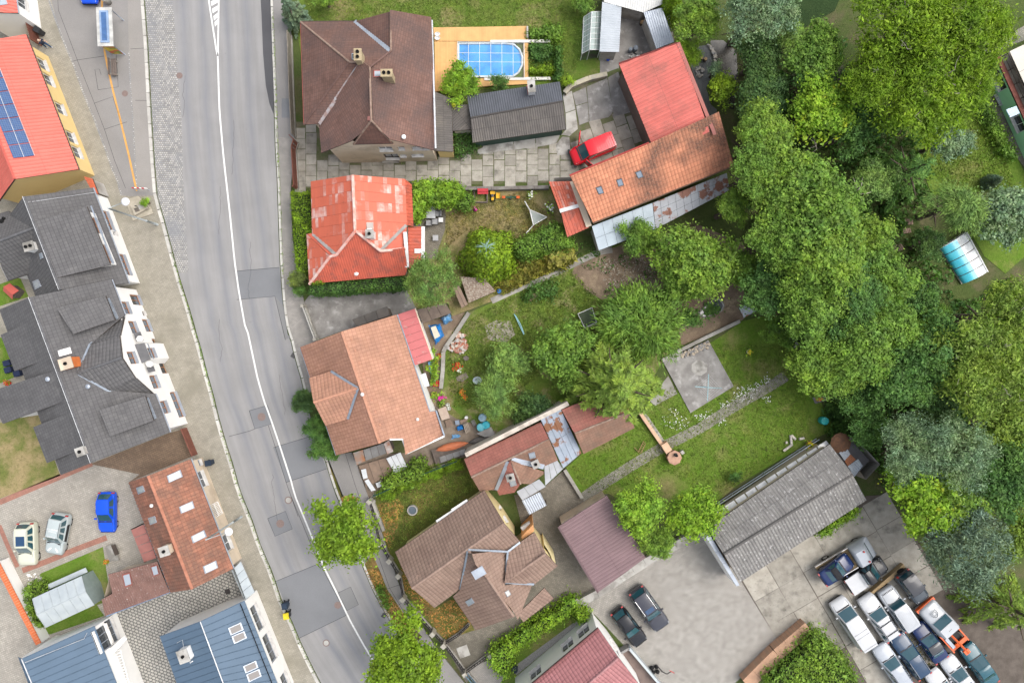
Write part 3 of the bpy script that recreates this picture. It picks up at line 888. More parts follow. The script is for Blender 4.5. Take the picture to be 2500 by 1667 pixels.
# yellow house with the solar array
E1, E2, R2, R1 = S('A1 215,285,3.6 645,1390,3.6 120,1470,6.7 -310,365,6.7')
W1, W2 = mirror_eave(E1, R1), mirror_eave(E2, R2)
h = house('yellow_house', 'yellow rendered house with coral red roof and blue solar panels', [E1, E2, W1, W2])
pe = slope(h, [E1, E2, R2, R1], 'trap', red_sheet_m); pw = slope(h, [R1, R2, W2, W1], 'trap', red_sheet_m)
ridge(h, '', red_sheet_m, .1, pts=[R1 + V((0,0,.03)), R2 + V((0,0,.03))], bumps=False)
ft = inset([E1, E2, R2, W2, W1, R1], .4)
walls(h, [ft[i] for i in range(len(ft))], [pe, pw], yellow_m, wins=[(f'A1 {x},{y}', 1.15,1.25, 'w') for x, y in ((350,525),(400,655),(495,890),(585,1125),(632,1248))])
gutter(h, '', M('brown_gutter', (.10,.06,.05), rough=.5), pts=[E1, E2])
base = thing('solar_array', 'blue solar panels on the coral red roof of the yellow house', 'solar panels', pe.c)
def lerp_px(a, b, t): return (a[0] + (b[0] - a[0])*t, a[1] + (b[1] - a[1])*t)
rt0, rt1, md0, md1, lf0, lf1 = (-60,430),(280,1285),(-140,440),(195,1296),(-240,450),(110,1306)
for ci, (a0, a1, b0, b1) in enumerate(((rt0, rt1, md0, md1),(md0, md1, lf0, lf1))):
  for k in range(8):
    t0, t1 = k/8 + .003,(k + 1)/8 - .003
    q = [lerp_px(a0, a1, t0), lerp_px(a0, a1, t1), lerp_px(b0, b1, t1), lerp_px(b0, b1, t0)]
    P = proj('A1 ' + ' '.join(f'{x},{y}' for x, y in q), pe, .14)
    P = [p.lerp(sum(P, V((0,0,0)))/4,.02) for p in P]
    b = B(); b.add([p - pe.n*.05 for p in P] + P, [(0,1,2,3),(4,5,6,7),(0,1,5,4),(1,2,6,5),(2,3,7,6),(3,0,4,7)])
    o = b.go('solar_panel', pv_m, base)
    l = o.data.uv_layers.new(name='UVMap')
    e1, e2 = (P[1] - P[0]).length, (P[3] - P[0]).length
    um = {0: (0,0),1: (e1,0),2: (e1, e2),3: (0, e2)}
    for lp in o.data.loops: l.data[lp.index].uv = um[lp.vertex_index % 4]
B().tube(proj('A1 -140,440 195,1296', pe, .15),.025,4).go('mounting_rail', wire_m, base)
B().tube(proj('A1 -58,430 283,1285', pe, .15),.02,4).go('mounting_rail', wire_m, base)
# rust red lean-to roof between the two houses
h = house('side_shed', 'small rust red sheet roof beside the yellow house', S('B1 690,105 760,120 810,255 735,190'))
pl = slope(h, 'B1 690,105,2.4 758,122,2.1 812,255,2.1 750,215,2.4', 'corr', M('rust_red_sheet', (.42,.09,.035),(.34,.075,.03), s=2, rough=.5))
walls(h, inset(pl.pts, .08), [pl], greywall_m)

# ---- charcoal roofed house, north half
h = house('charcoal_roof_house', 'white house with charcoal tiled roof and one broad street dormer', S('B1 195,270 760,195 1058,980 490,1035'))
E1, E2, R1, R2 = S('B1 762,196,2.9 1058,980,2.9 195,270,6.4 492,1035,6.4')
W1, W2 = mirror_eave(E1, R1), mirror_eave(E2, R2)
pe = slope(h, [E1, E2, R2, R1], 'plain', charcoal_m); pw = slope(h, [R1, R2, W2, W1], 'pan', charcoal_m)
wn_ = slope(h, 'B1 285,522,6.1 75,388,3.2 -220,470,3.2 -60,655,6.1', 'pan', charcoal_m)
ws_ = slope(h, 'B1 285,522,6.1 250,898,3.2 65,962,3.2 -60,655,6.1', 'pan', charcoal_m)
ridge(h, 'B1 195,270,6.42 492,1035,6.42', charcoal_rg_m); ridge(h, 'B1 290,520,6.12 -60,655,6.12', charcoal_rg_m)
walls(h, inset([E1, E2, R2, W2, W1, R1], .3), [pe, pw], white_m, wins=[('B1 882,465', 1.9,1.2, 'o'),('B1 940,567', .5,.6),('B1 1022,825', 2.0,1.2, 'o')])
walls(h, inset(S('B1 285,400,3 -220,470,3 65,962,3 250,898,3'),.3), [wn_, ws_], white_m)
dm = slope(h, 'B1 285,470,6.35 712,352,4.9 905,828,4.9 470,935,6.35', 'plain', charcoal_m, name='dormer_roof')
walls(h, inset(dm.pts, .25), [dm], white_m, z0=3.1, wins=[('B1 790,505', 1.5,.8, 'o'),('B1 880,745', 1.9,.8, 'o')], name='dormer_wall', under=.13)
strip(h, 'B1 745,345,4.86 930,820,4.86', .12, flash_m, 'dormer_flashing', 0.)
gutter(h, '', pts=[E1, E2])
strip(h, 'B1 285,525,6.1 255,895,3.3', .14, flash_m)
roof_window(h, 'B1 275,965 318,945 345,1005 295,1032', pw)
roof_window(h, 'B1 328,735 348,728 362,770 340,782', pw)
chimney(h, 'B1 292,688', pw, .75,.65,.9, white_m, R(15),2)
for s in ('B1 215,318,6.4 775,236,3.0', 'B1 0,830,5.2 65,960,3.3'):
  B().tube(S(s),.02,4).go('lightning_wire', wire_m, h)
B().tube([p + V((0,0,.2)) for p in (R1, R2)], .022,4).go('lightning_wire', wire_m, h)
for k in range(9):
  p = R1.lerp(R2,(k + .5)/9); B().tube([p, p + V((0,0,.22))], .02,4).go('wire_holder', wire_m, h)
vent(h, 'B1 25,475', wn_, soot_m, .12,.3); vent(h, 'B1 42,452', wn_, soot_m, .1,.3)

# ---- charcoal roofed house, south half with the tall gable
h = house('tall_gable_house', 'white house with charcoal roof, tall street gable and stone bay', S('B1 245,1095 915,950 C1 1395,855 750,1105'))
E1, E2, R1, R2 = S('B1 915,950,4.9 C1 1396,856,4.9 B1 245,1095,8.2 C1 752,1106,8.2')
W1, W2 = S('C1 -5,-149,5.4 500,1206,5.4')
pe = Plane([E1, E2, R2, R1]); pw = slope(h, [R1, R2, W2, W1], 'plain', charcoal_m)
ridge(h, '', charcoal_rg_m, pts=[R1 + V((0,0,.02)), R2 + V((0,0,.02))])
B().tube([p + V((0,0,.22)) for p in (R1, R2)], .022,4).go('lightning_wire', wire_m, h)
for k in range(16):
  p = R1.lerp(R2,(k + .5)/16); B().tube([p, p + V((0,0,.24))], .02,4).go('wire_holder', wire_m, h)
# west sheds
for s in ('C1 5,60,5.5 120,356,5.5 440,235,7.9 318,-85,7.9', 'C1 -100,528,4.9 25,787,4.9 560,590,8.0 468,345,8.0', 'C1 272,815,5.5 385,1108,5.5 698,985,8.0 585,690,8.0'):
  wp = slope(h, s, 'plain', charcoal_m, name='dormer_roof')
  walls(h, inset(wp.pts, .25), [wp], white_m, z0=0, name='dormer_wall')
# street gable, slightly swept at the eaves
fcw = ccw(inset([E1, E2, R2, W2, W1, R1], .42))
fa = max(range(len(fcw)), key=lambda i: (fcw[(i + 1) % len(fcw)] - fcw[i]).y)
FA, FB = fcw[fa], fcw[(fa + 1) % len(fcw)]
fd = (FB - FA); fd.z = 0; fd.normalize(); fn = V((fd.y, -fd.x, 0)); FA2, FB2 = FA + fn*.12, FB + fn*.12
def front(px):
  s_, z_, L_, ok = wall_hit(FA2, FB2, S1(px)); p = FA2 + fd*s_; return V((p.x, p.y, z_))
ap, n1, n2, s1_, s2_ = (front('C1 ' + q) for q in ('998,246', '988,62', '1022,-92', '1116,412', '1268,548'))
bk = S('C1 632,374', ap.z)[0]
nb, sb = proj('C1 735,140', pe, .05)[0], proj('C1 880,513', pe, .05)[0]
def on_eave(p):
  d_ = (E2 - E1).normalized(); return E1 + d_*(p - E1).dot(d_)
m1, m2 = on_eave(n2), on_eave(s2_)
bk2 = proj('C1 650,368', pe)[0]
pe = slope(h, [E1, m1, nb, bk2, sb, m2, E2, R2, R1], 'plain', charcoal_m)
gp = [slope(h, [bk, nb, n1, ap], 'pan', charcoal_m, name='gable_roof'), slope(h, [nb, n2, n1], 'pan', charcoal_m, name='gable_roof'),
   slope(h, [bk, ap, s1_, sb], 'pan', charcoal_m, name='gable_roof'), slope(h, [sb, s1_, s2_], 'pan', charcoal_m, name='gable_roof')]
ridge(h, '', charcoal_rg_m, pts=[ap, bk], name='gable_ridge')
strip(h, '', .16, flash_m, pts=[bk, nb, n2]); strip(h, '', .16, flash_m, pts=[bk, sb, s2_])
ft = inset([E1, E2, R2, W2, W1, R1], .42)
WIN = [('B1 1115,1115', 1.0,1.7, 'o'),('B1 1035,1180', 1.15,1.15, 'o'),('B1 1181,1228', .45,.5, 'd'),('B1 1095,1340', 1.15,1.15, 'o'),('B1 1207,1325', 1.2,1.15, 'o'),
   ('C1 1278,128', .9,1.0, 'o'),('C1 1300,164', .45,.4, 'o'),('C1 1340,320', 1.25,1.3, 'o'),('C1 1268,443', 1.2,1.2, 'o'),
   ('C1 1350,650', 1.15,1.15, 'o'),('C1 1455,628', 2.4,1.2, 'o'),('C1 1085,245', 1.1,1.2, 'o')]
walls(h, ft, [pe, pw] + gp, white_m, wins=WIN, under=.1)
for s, ww in (('B1 467,1182,7.9 862,1082,6.15 945,1280,6.15 600,1396,7.9', [('B1 915,1180', 2.5,.5, 'o')]),('C1 815,672,7.9 1190,560,6.15 1260,760,6.15 905,892,7.9', [('C1 1225,660', 2.5,.5, 'o')])):
  dm = slope(h, s, 'plain', charcoal_m, name='dormer_roof')
  walls(h, inset(dm.pts, .2), [dm], charcoal_rg_m, z0=4.6, wins=ww, name='dormer_wall', under=.1)
strip(h, 'B1 885,1105,5.5 955,1275,5.5', .3, flash_m, 'dormer_flashing', .02); strip(h, 'C1 1205,575,5.5 1272,745,5.5', .3, flash_m, 'dormer_flashing', .02)
gutter(h, '', pts=[E1, m1])
gutter(h, '', pts=[m2, E2])
roof_window(h, 'C1 472,190 575,160 590,210 485,238', pe, M_glass('pale_roof_glass', (.5,.54,.56),.1), frame_w_m)
chimney(h, 'C1 600,290', pe, .95,.8,1.0, M('orange_chimney_render', (.60,.17,.045),(.5,.14,.04), s=3), R(17),1, cap=cream_m)
chimney(h, 'C1 698,1005', pw, .6,.6,.7, greywall_m, R(20),1)
for s in ('C1 732,480', 'C1 405,420'): vent(h, s, pe if '732' in s else pw, zinc_m, .13,.3)
# bay on the gable front: white box, tiled slant, balcony with two finials
i_best = None
A = C = None
nf = len(ccw(ft)); fc = ccw(ft)
for i in range(nf):
  r_ = wall_hit(fc[i], fc[(i + 1) % nf], S1('C1 1240,210'))
  if r_ and 0 < r_[0] < r_[2] and r_[3]: A, C, sx = fc[i], fc[(i + 1) % nf], r_[0]
d = (C - A); d.z = 0; d.normalize(); nrm = V((d.y, -d.x, 0)); ang = math.atan2(d.y, d.x)
c0 = A + d*sx
q = [c0 + d*-1.0, c0 + d*1.0, c0 + d*.7 + nrm*.55, c0 + d*-.7 + nrm*.55]
bayp = Plane([V((p.x, p.y, 3.75)) for p in q])
walls(h, q, [bayp], white_m, z0=.1, top=3.7, wins=[('C1 1246,208', 1.0,1.15, 'o')], name='bay')
B().prism([p + nrm*.05 for p in q], 3.7,3.82).go('bay_cornice', white_m, h)
for k in (-1,1):
  b = B(); p = c0 + d*k*1.15 + nrm*.55
  b.lathe((p.x, p.y, 3.8), [(.22,0),(.24,.3),(.30,.45),(.22,.6),(.12,.62),(.12,.5)], 6); b.go('finial', white_m, h)
  p = c0 + d*k*1.55 + nrm*.2
  B().slab([V((p.x, p.y, 4.2)) + d*-.25, V((p.x, p.y, 4.2)) + d*.25, V((p.x, p.y, 3.7)) + d*.25 + nrm*.35, V((p.x, p.y, 3.7)) + d*-.25 + nrm*.35], .08).go('coping', charcoal_rg_m, h)
B().slab([V((c0.x, c0.y, 4.35)) + d*-.85 + nrm*.02, V((c0.x, c0.y, 4.35)) + d*.85 + nrm*.02, V((c0.x, c0.y, 3.86)) + d*.75 + nrm*.62, V((c0.x, c0.y, 3.86)) + d*-.75 + nrm*.62], .06).go('bay_roof', charcoal_rg_m, h)
b = B(); p = c0 + nrm*.57; b.box((p.x, p.y, 3.2),(1.4,.06,.12), ang); b.go('moulding', flash_m, h)

# ---- house with mossy red tiles
mossy_red_m = M_tile('mossy_red_tile', (.37,.165,.105),(.27,.115,.075), joint_shade=(.12,.06,.045), dirt=(.17,.10,.075), ds=.7, dlo=.36, dhi=.6, var=.25)
mossy_ridge_m = M('red_ridge_tile', (.46,.20,.13),(.33,.14,.09), s=2)
h = house('red_tile_house', 'cream house with mossy red tiles and four bright roof windows', S('C1 1055,1265 1565,1075 D1 1915,605 1400,800'))
E1, E2, R1, R2, W1, W2 = S('C1 1565,1075,2.9 D1 1915,606,2.9 C1 1215,1212,6.0 D1 1575,774,6.0 C1 1055,1266,3.3 D1 1400,802,3.3')
pe = slope(h, [E1, E2, R2, R1], 'wave', mossy_red_m); pw = slope(h, [R1, R2, W2, W1], 'wave', mossy_red_m)
ridge(h, '', mossy_ridge_m, .14, pts=[R1, R2])
walls(h, inset([E1, E2, R2, W2, W1, R1], .2), [pe, pw], cream_m, wins=[('C1 1660,1238', 1.5,1.2, 'w'),('C1 1640,1105', .6,.6, 'g'),('D1 1868,390', 1.5,1.2, 'w')])
gutter(h, '', pts=[E1, E2]); gutter(h, '', pts=[W1, W2])
gbar = M('white_bars', (.75,.75,.73), rough=.5)
bright = M_glass('bright_roof_glass', (.75,.78,.8),.1)
for s in ('C1 1365,1215 1475,1165 1495,1222 1382,1272', 'C1 1465,1470 1575,1420 1592,1478 1482,1525', 'D1 1562,345 1670,290 1692,345 1580,400', 'D1 1660,590 1768,540 1785,600 1678,650'):
  roof_window(h, s, pe, bright)
for s in ('C1 1125,1308 1178,1290 1195,1340 1142,1362', 'D1 1222,188 1275,172 1292,225 1240,245'): roof_window(h, s, pw, M_glass('grey_roof_glass', (.32,.36,.36),.1))
chimney(h, 'D1 1400,432', pw, .75,.7,1.2, cream_m, R(17),1)
roof_window(h, 'D1 1322,445 1372,428 1390,478 1340,495', pw)
vent(h, 'D1 1255,85', pw, gbar, .1,.35)
b = B(); A_, C_ = S('C1 1740,1440,1.2 1800,1546,1.2')
wp_ = S('D1 1722,90,2.1 1785,58,2.1 1825,150,2.0 1765,190,2.0')
for k in range(9): b.tube([wp_[0].lerp(wp_[3], k/8), wp_[1].lerp(wp_[2], k/8)], .025,4)
for k in range(3): b.tube([wp_[0].lerp(wp_[1], k/2), wp_[3].lerp(wp_[2], k/2)], .03,4)
b.go('window_grille', gbar, h)
# annex with speckled brown roof
speck_m = M('speckled_brown_roof', (.20,.115,.095),(.15,.085,.07), s=1.2, c3=(.40,.36,.33), s3=7, lo3=.62, hi3=.68, rough=.85, grain=.25)
h = house('brown_annex', 'low annex with speckled brown sheet roof and two roof windows', S('D1 890,650 1290,545 1390,795 860,995'))
pa = slope(h, 'D1 890,652,3.2 1290,548,3.2 1330,660,3.0 1395,797,2.6 862,996,2.6 836,858,2.85 920,812,2.95', 'corr', speck_m)
walls(h, inset(S('D1 890,652,2.7 1290,548,2.7 1395,797,2.6 862,996,2.6 836,858,2.7'),.2), [pa], cream_m)
gutter(h, 'D1 868,996,2.6 1395,798,2.6', M('blue_gutter', (.16,.24,.36), rough=.4))
for s in ('D1 1005,650 1068,632 1090,735 1028,757', 'D1 1238,585 1290,568 1310,650 1262,668'): roof_window(h, s, pa, glass_lt_m, M('red_brown_frame', (.25,.09,.07)))
h = house('flat_canopy', 'dull red flat sheet canopy against the red tiled house', S('D1 1070,285 1185,240 1285,520 1180,555'), 'canopy')
cs = S('D1 1072,288,2.5 1182,242,2.5 1285,520,2.4 1180,556,2.4')
panels(h, [cs[0], cs[3], cs[2], cs[1]], 4,1, M('dull_red_sheet', (.30,.125,.105),(.24,.10,.085), s=2, rough=.6), gap=.025)
for p in cs: B().tube([V((p.x, p.y, .1)), p - V((0,0,.05))], .05,6).go('post', wood_dk_m, h)

# ---- pale sheet metal shed
pale_sheet_m = M('pale_grey_sheet', (.42,.46,.47),(.36,.40,.42), s=1.2, rough=.4, spec=.5, grain=.05)
h = house('metal_shed', 'pale grey sheet metal shed with pitched roof and double doors', S('D1 265,850 665,665 775,905 375,1090'), 'shed')
E1, E2, R1, R2, W1, W2 = S('D1 265,850,2.0 668,665,2.0 302,985,2.7 705,797,2.7 378,1090,2.0 776,905,2.0')
panels(h, [E1, E2, R2, R1], 6,1, pale_sheet_m, gap=.012, rib=.02); panels(h, [W1, W2, R2, R1], 6,1, pale_sheet_m, gap=.012, rib=.02)
B().tube([R1, R2], .05,6).go('ridge', pale_sheet_m, h)
pa, pb = Plane([E1, E2, R2, R1]), Plane([W1, W2, R2, R1])
walls(h, inset([E1, E2, R2, W2, W1, R1], .05), [pa, pb], M('shed_green_grey', (.24,.29,.28),(.2,.25,.24), s=2, rough=.5), z0=.1, under=.06)
bl = S('D1 395,735,1.0 700,598,1.0 718,635,1.0 400,775,1.0')
B().slab(bl, .06).go('side_shelf', pale_sheet_m, h)

# ---- two blue standing seam houses
blue_seam_m = M('blue_grey_seam_roof', (.085,.13,.185),(.078,.12,.17), s=.8, rough=.55, spec=.25, grain=.04)
blue_lt_m = blue_seam_m
h = house('blue_roof_house', 'white house with blue seam roof at the bottom left edge', S('D1 150,1330 775,1075 960,1546'))
P = S('D1 180,1345,5.6 775,1076,3.9 1090,1880,3.9 495,2100,5.6')
Q = S('D1 180,1345,5.6 148,1332,5.2 440,2080,5.2 495,2100,5.6')
panels(h, [P[0], P[3], P[2], P[1]], 15,1, blue_seam_m, gap=.01, rib=.025); panels(h, [Q[0], Q[3], Q[2], Q[1]], 15,1, blue_seam_m, gap=.01, rib=.02)
B().tube([P[0] + V((0,0,.05)), P[3] + V((0,0,.05))], .05,5).go('ridge', wire_m, h)
B().tube(S('D1 205,1375,5.65 690,1180,4.4 715,1130,4.3'),.025,4).go('lightning_wire', wire_m, h)
pl, pq = Plane(P), Plane(Q)
walls(h, inset([P[0], Q[1], Q[2], P[3], P[2], P[1]], .12), [pl, pq], white_m, z0=.1, zdef=3.9, under=.06, wins=[('D1 850,1175', 2.0,2.0, 'g'),('D1 915,1110', 2.2,1.2, 'g')])
sl = S('D1 790,1065,3.2 862,990,3.2 905,1010,3.2 1030,1165,3.0 880,1335,3.0')
B().prism(S('D1 870,1290,2.9 1020,1160,2.9 1040,1185,2.9 890,1345,2.9'),2.75,2.95).go('terrace_canopy', white_m, h)
lad = B()
a_, b_, c_, d_ = S('D1 930,1290,2.4 985,1270,2.4 1060,1546,2.4 1000,1560,2.4')
for k in range(13): lad.tube([a_.lerp(d_, k/12), b_.lerp(c_, k/12)], .03,4)
lad.tube([a_, d_], .04,4); lad.tube([b_, c_], .04,4); lad.go('trellis', white_m, h)
B().prism(S('D1 880,1330,.6 1020,1230,.6 1090,1546,.6 1000,1600,.6'),.1,.16).go('terrace_floor', concrete_lt_m, h)

h = house('blue_grey_house', 'white house with blue and grey seam roof and paired roof windows', S('D1 1310,1160 2005,870 2275,1546'))
E = S('D1 1645,1038,5.2 2006,868,3.5 2336,1690,3.5 1905,1735,5.2')
Wp = S('D1 1645,1038,5.2 1310,1162,3.9 1560,1850,3.9 1905,1735,5.2')
panels(h, [E[0], E[3], E[2], E[1]], 14,1, blue_seam_m, gap=.01, rib=.025); panels(h, [Wp[0], Wp[3], Wp[2], Wp[1]], 14,1, blue_seam_m, gap=.01, rib=.025)
B().tube([E[0] + V((0,0,.06)), E[3] + V((0,0,.06))], .05,5).go('ridge', wire_m, h)
pe, pw = Plane(E), Plane(Wp)
walls(h, inset([E[0], Wp[1], Wp[2], E[3], E[2], E[1]], .12), [pe, pw], white_m, z0=.1, zdef=3.5, under=.06, wins=[('D1 2110,1005', 2.2,1.4, 'g'),('D1 2215,1250', 2.4,1.5, 'g'),('D1 2340,1530', 1.4,1.4, 'g')])
tan_m = M_glass('tan_blind_glass', (.2,.185,.175),.4,.2,0)
for s in ('D1 1870,1092 1975,1045 1998,1105 1892,1152', 'D1 1898,1160 2003,1115 2025,1172 1920,1222', 'D1 1992,1405 2098,1358 2118,1415 2014,1462', 'D1 2018,1472 2125,1425 2145,1485 2040,1535'):
  roof_window(h, s, pe, tan_m)
B().tube([proj('D1 1968,890', pe, .25)[0], proj('D1 2230,1546', pe, .25)[0]], .04,5).go('snow_guard', soot_m, h)
o = chimney(h, 'D1 1545,1285', pw, .8,1.0,1.0, white_m, R(20),1)
p = proj('D1 1580,1330', pw)[0]
B().tube([p, p + V((0,0,.8)), p + V((.2,-.1,.95)), p + V((.35,0,.8))], .05,6).go('aerial', wire_m, h)
b = B(); b.tube([p + V((-.6,.8,.3)), p + V((-.7,1.6,.4)), p + V((-1.2,1.3,.3))], .02,4); b.go('lightning_wire', wire_m, h)

# ---- street gates and walls on the left side
rust_fence_m = M('rust_brown_boards', (.20,.075,.05),(.15,.055,.04), s=2, rough=.7)
def boards(par, a, b, zt, m, nb, name='board', th=.05, z0=.12, gap=.02):
  d = (b - a); L = d.length; ang = math.atan2(d.y, d.x)
  for k in range(nb):
    p = a.lerp(b, (k + .5)/nb)
    B().box((p.x, p.y, (z0 + zt)/2),(L/nb - gap, th, zt - z0), ang).go(name, m, par)
a, b = S('P 92,74 103,113')
h = thing('slatted_gate', 'brown slatted gate between the white and the yellow house', 'gate', (a + b)/2)
boards(h, a, b, 1.75, rust_fence_m, 10, gap=.06)
for p in (a, b): B().box((p.x, p.y, .95),(.12,.12,1.8)).go('post', rust_fence_m, h)
a, b = S('C1 1535,815 1625,1035')
h = thing('sliding_gate', 'red brown board gate closing the block paved courtyard', 'gate', (a + b)/2)
boards(h, a, b, 1.3, rust_fence_m, 14, gap=.015)
B().box((*((a + b)/2).xy, 1.34),((b - a).length, .1,.06), math.atan2((b - a).y, (b - a).x)).go('rail', rust_fence_m, h)
a, b = S('D1 1915,560 2085,805')
h = thing('grey_gate_roof', 'grey sheet covered gateway between the two street houses', 'gateway', (a + b)/2)
q = S('D1 1920,600,2.4 1975,545,2.4 2092,800,2.4 2015,860,2.4'); panels(h, [q[0], q[3], q[2], q[1]], 4,1, pale_sheet_m)
boards(h, *S('D1 1975,555 2085,805'),2.3, M('grey_gate_board', (.3,.33,.34)),9)
tile_wall_m = M('orange_coping_tile', (.58,.16,.06),(.48,.13,.05), s=3, rough=.7)
h = thing('tile_topped_wall', 'rendered wall with orange tile coping along the service lane', 'wall', S1('D1 150,900'))
a, b = S('D1 -30,560,1.6 315,1225,1.6')
d = (b - a).normalized(); q = V((-d.y, d.x, 0))
B().prism([a + q*.15, a - q*.15, b - q*.15, b + q*.15], 0,1.5).go('wall_body', white_m, h)
for k in range(34):
  p = a.lerp(b, (k + .5)/34)
  B().box((p.x, p.y, 1.55),((b - a).length/34 - .015,.5,.09), math.atan2(d.y, d.x)).go('coping_tile', tile_wall_m, h)
# ---------------------------------------------------------------- big brown hipped house
brown_m = M_tile('brown_diamond_shingle', (.185,.105,.082),(.15,.085,.068), joint_shade=(.075,.045,.04), dirt=(.085,.06,.055), ds=.45, dlo=.42, dhi=.62, var=.3, bl=.25)
pale_rg_m = M('mortar_ridge', (.30,.22,.17),(.2,.13,.1), s=3)
ez, rz_ = 6.6,10.0
h = house('brown_roof_house', 'large cream house with brown hipped roof and two chimneys', S('A2 450,180 1525,165 1555,1215 600,1235'))
W_ = slope(h, 'A2 450,182,6.6 850,510,9.7 478,1022,6.6', 'shingle', brown_m)
N_ = slope(h, 'A2 450,182,6.6 890,178,6.6 1188,420,8.9 1015,555,10 850,510,9.7', 'shingle', brown_m)
SW_ = slope(h, 'A2 478,1022,6.6 850,510,9.7 950,512,9.75 597,1017,6.6', 'shingle', brown_m)
SS_ = slope(h, 'A2 600,1236,6.6 597,1017,6.6 950,512,9.75 1015,555,10 1030,990,10 885,1186,6.6', 'shingle', brown_m)
HP_ = slope(h, 'A2 1030,990,10 1205,1178,6.75 885,1186,6.75', 'shingle', brown_m)
E_ = slope(h, 'A2 1188,97,8.9 1526,165,6.6 1556,1216,6.6 1205,1180,6.75 1030,990,10 1015,555,10 1190,420,8.9', 'shingle', brown_m)
G_ = slope(h, 'A2 1188,97,8.9 1190,420,8.9 890,178,6.6', 'shingle', brown_m)
for s in ('A2 450,182,6.6 850,510,9.75 950,510,9.8 1015,555,10.03 1030,990,10.03 1205,1178,6.8', 'A2 478,1022,6.62 850,510,9.75', 'A2 1188,97,8.95 1190,420,8.95', 'A2 1030,990,10.03 885,1186,6.8', 'A2 1190,420,8.92 1015,555,10.03'):
  ridge(h, s, pale_rg_m if '1030,990' in s or '1188,97' in s else M('brown_ridge', (.16,.095,.08)),.09)
strip(h, 'A2 892,178,6.62 1186,418,8.92', .38, zinc_m); strip(h, 'A2 600,1016,6.64 948,514,9.78', .34, M('worn_grey_flashing', (.40,.40,.41),(.28,.17,.14), s=2.2, rough=.6))
eaves = S('A2 450,182,6.6 890,178,6.6 1188,97,6.6 1526,165,6.6 1556,1216,6.6 600,1236,6.6 597,1017,6.6 478,1022,6.6')
walls(h, inset(S('A2 450,182,6.6 1526,172,6.6 1556,1216,6.6 600,1236,6.6 597,1017,6.6 478,1022,6.6'),.5), [W_, N_, SW_, SS_, HP_, E_, G_], cream_m, zdef=6.6, under=.2,
   wins=[('A2 1145,1222', 1.2,1.3, 'w'),('A2 1275,1217', .6,.9, 'w'),('A2 1400,1215', .8,.9, 'w'),('A2 1470,1215', .7,.9, 'w'),('A2 1195,1285', 1.3,1.9, 'd'),('A2 1290,1278', .6,.7, 'w'),('A2 1408,1274', 1.1,.7, 'w')])
gutter(h, 'A2 1526,165,6.6 1556,1216,6.6', M('pale_gutter', (.62,.63,.66), rough=.4)); gutter(h, 'A2 450,182,6.6 478,1022,6.6', M('red_gutter', (.35,.1,.08)))
gutter(h, 'A2 450,178,6.6 890,174,6.6', wood_dk_m)
B().box((*S1('A2 1195,1310').xy, .4),(1.5,.8,.12)).go('door_step', concrete_m, h)
old_brick_m = M('old_chimney_render', (.42,.34,.21),(.3,.24,.15), s=3)
chimney(h, 'A2 948,505', N_, .48,.8,1.4, old_brick_m, 0,2, cap=old_brick_m); chimney(h, 'A2 1180,655', E_, .8,.48,1.5, old_brick_m, 0,2, cap=old_brick_m)
roof_window(h, 'A2 870,448 918,448 922,495 872,497', N_, glass_m); roof_window(h, 'A2 1045,580 1105,580 1110,632 1045,635', E_, glass_lt_m, M('red_frame', (.4,.12,.1)))
vent(h, 'A2 1300,1130', E_, frame_w_m, .12,.35)
b = B(); b.slab(proj('A2 1002,955 1026,955 1026,990 1002,990', SS_, .06),.03); b.go('patch_tile', M('pink_tile', (.45,.2,.17)), h)

# low grey sheet roofed wing and garage
grey_sheet_m = M_tile('grey_brown_corrugated', (.112,.102,.094),(.092,.084,.078), joint_shade=(.05,.045,.042), dirt=(.15,.135,.115), ds=.5, dlo=.5, dhi=.7, var=.15, rough=.7, bl=.03)
sky_sheet_m = M('sky_tinted_corrugated', (.075,.08,.095),(.06,.065,.075), s=.9, rough=.45, spec=.5, grain=.08)  # north slope: bluish sky reflection put into the sheet colour
h = house('lean_to', 'narrow grey lean-to roof along the brown house', S('A2 1556,755 1690,810 1700,1245 1560,1230'), 'lean-to')
pl = slope(h, 'A2 1550,752,2.9 1688,812,2.5 1702,1246,2.5 1560,1238,2.9', 'corr', grey_sheet_m)
walls(h, inset(pl.pts, .1), [pl], yellow_m)
h = house('link_roof', 'small grey sheet roof linking house and garage', S('A2 1690,870 1840,855 1850,1060 1700,1075'), 'shed')
pl = slope(h, 'A2 1690,872,2.3 1838,856,2.4 1850,1062,2.3 1700,1076,2.2', 'corr', grey_sheet_m); walls(h, inset(pl.pts, .1), [pl], greywall_m)
h = house('low_garage', 'long low outbuilding with grey corrugated roof and green wall', S('A2 1815,785 A3 560,670 610,1060 A2 1862,1170'), 'outbuilding')
n_ = slope(h, 'A2 1815,786,2.5 A3 560,672,2.5 585,832,3.1 A2 1845,968,3.1', 'corr', sky_sheet_m)
s_ = slope(h, 'A2 1845,968,3.1 A3 585,832,3.1 612,1062,2.5 A2 1862,1172,2.5', 'corr', grey_sheet_m)
ridge(h, 'A2 1845,968,3.12 A3 585,832,3.12', grey_sheet_m, .08, bumps=False)
walls(h, inset(S('A2 1815,786,2.5 A3 560,672,2.5 612,1062,2.5 A2 1862,1172,2.5'),.22), [n_, s_], M('dark_green_boards', (.02,.06,.045), rough=.6))
o = chimney(h, 'A3 325,745', n_, .55,.9,1.1, frame_w_m, R(5),1)
strip(h, '', .5, M('red_flash', (.42,.12,.1)), 'chimney_flashing', .03, pts=proj('A3 310,700 322,775', n_))

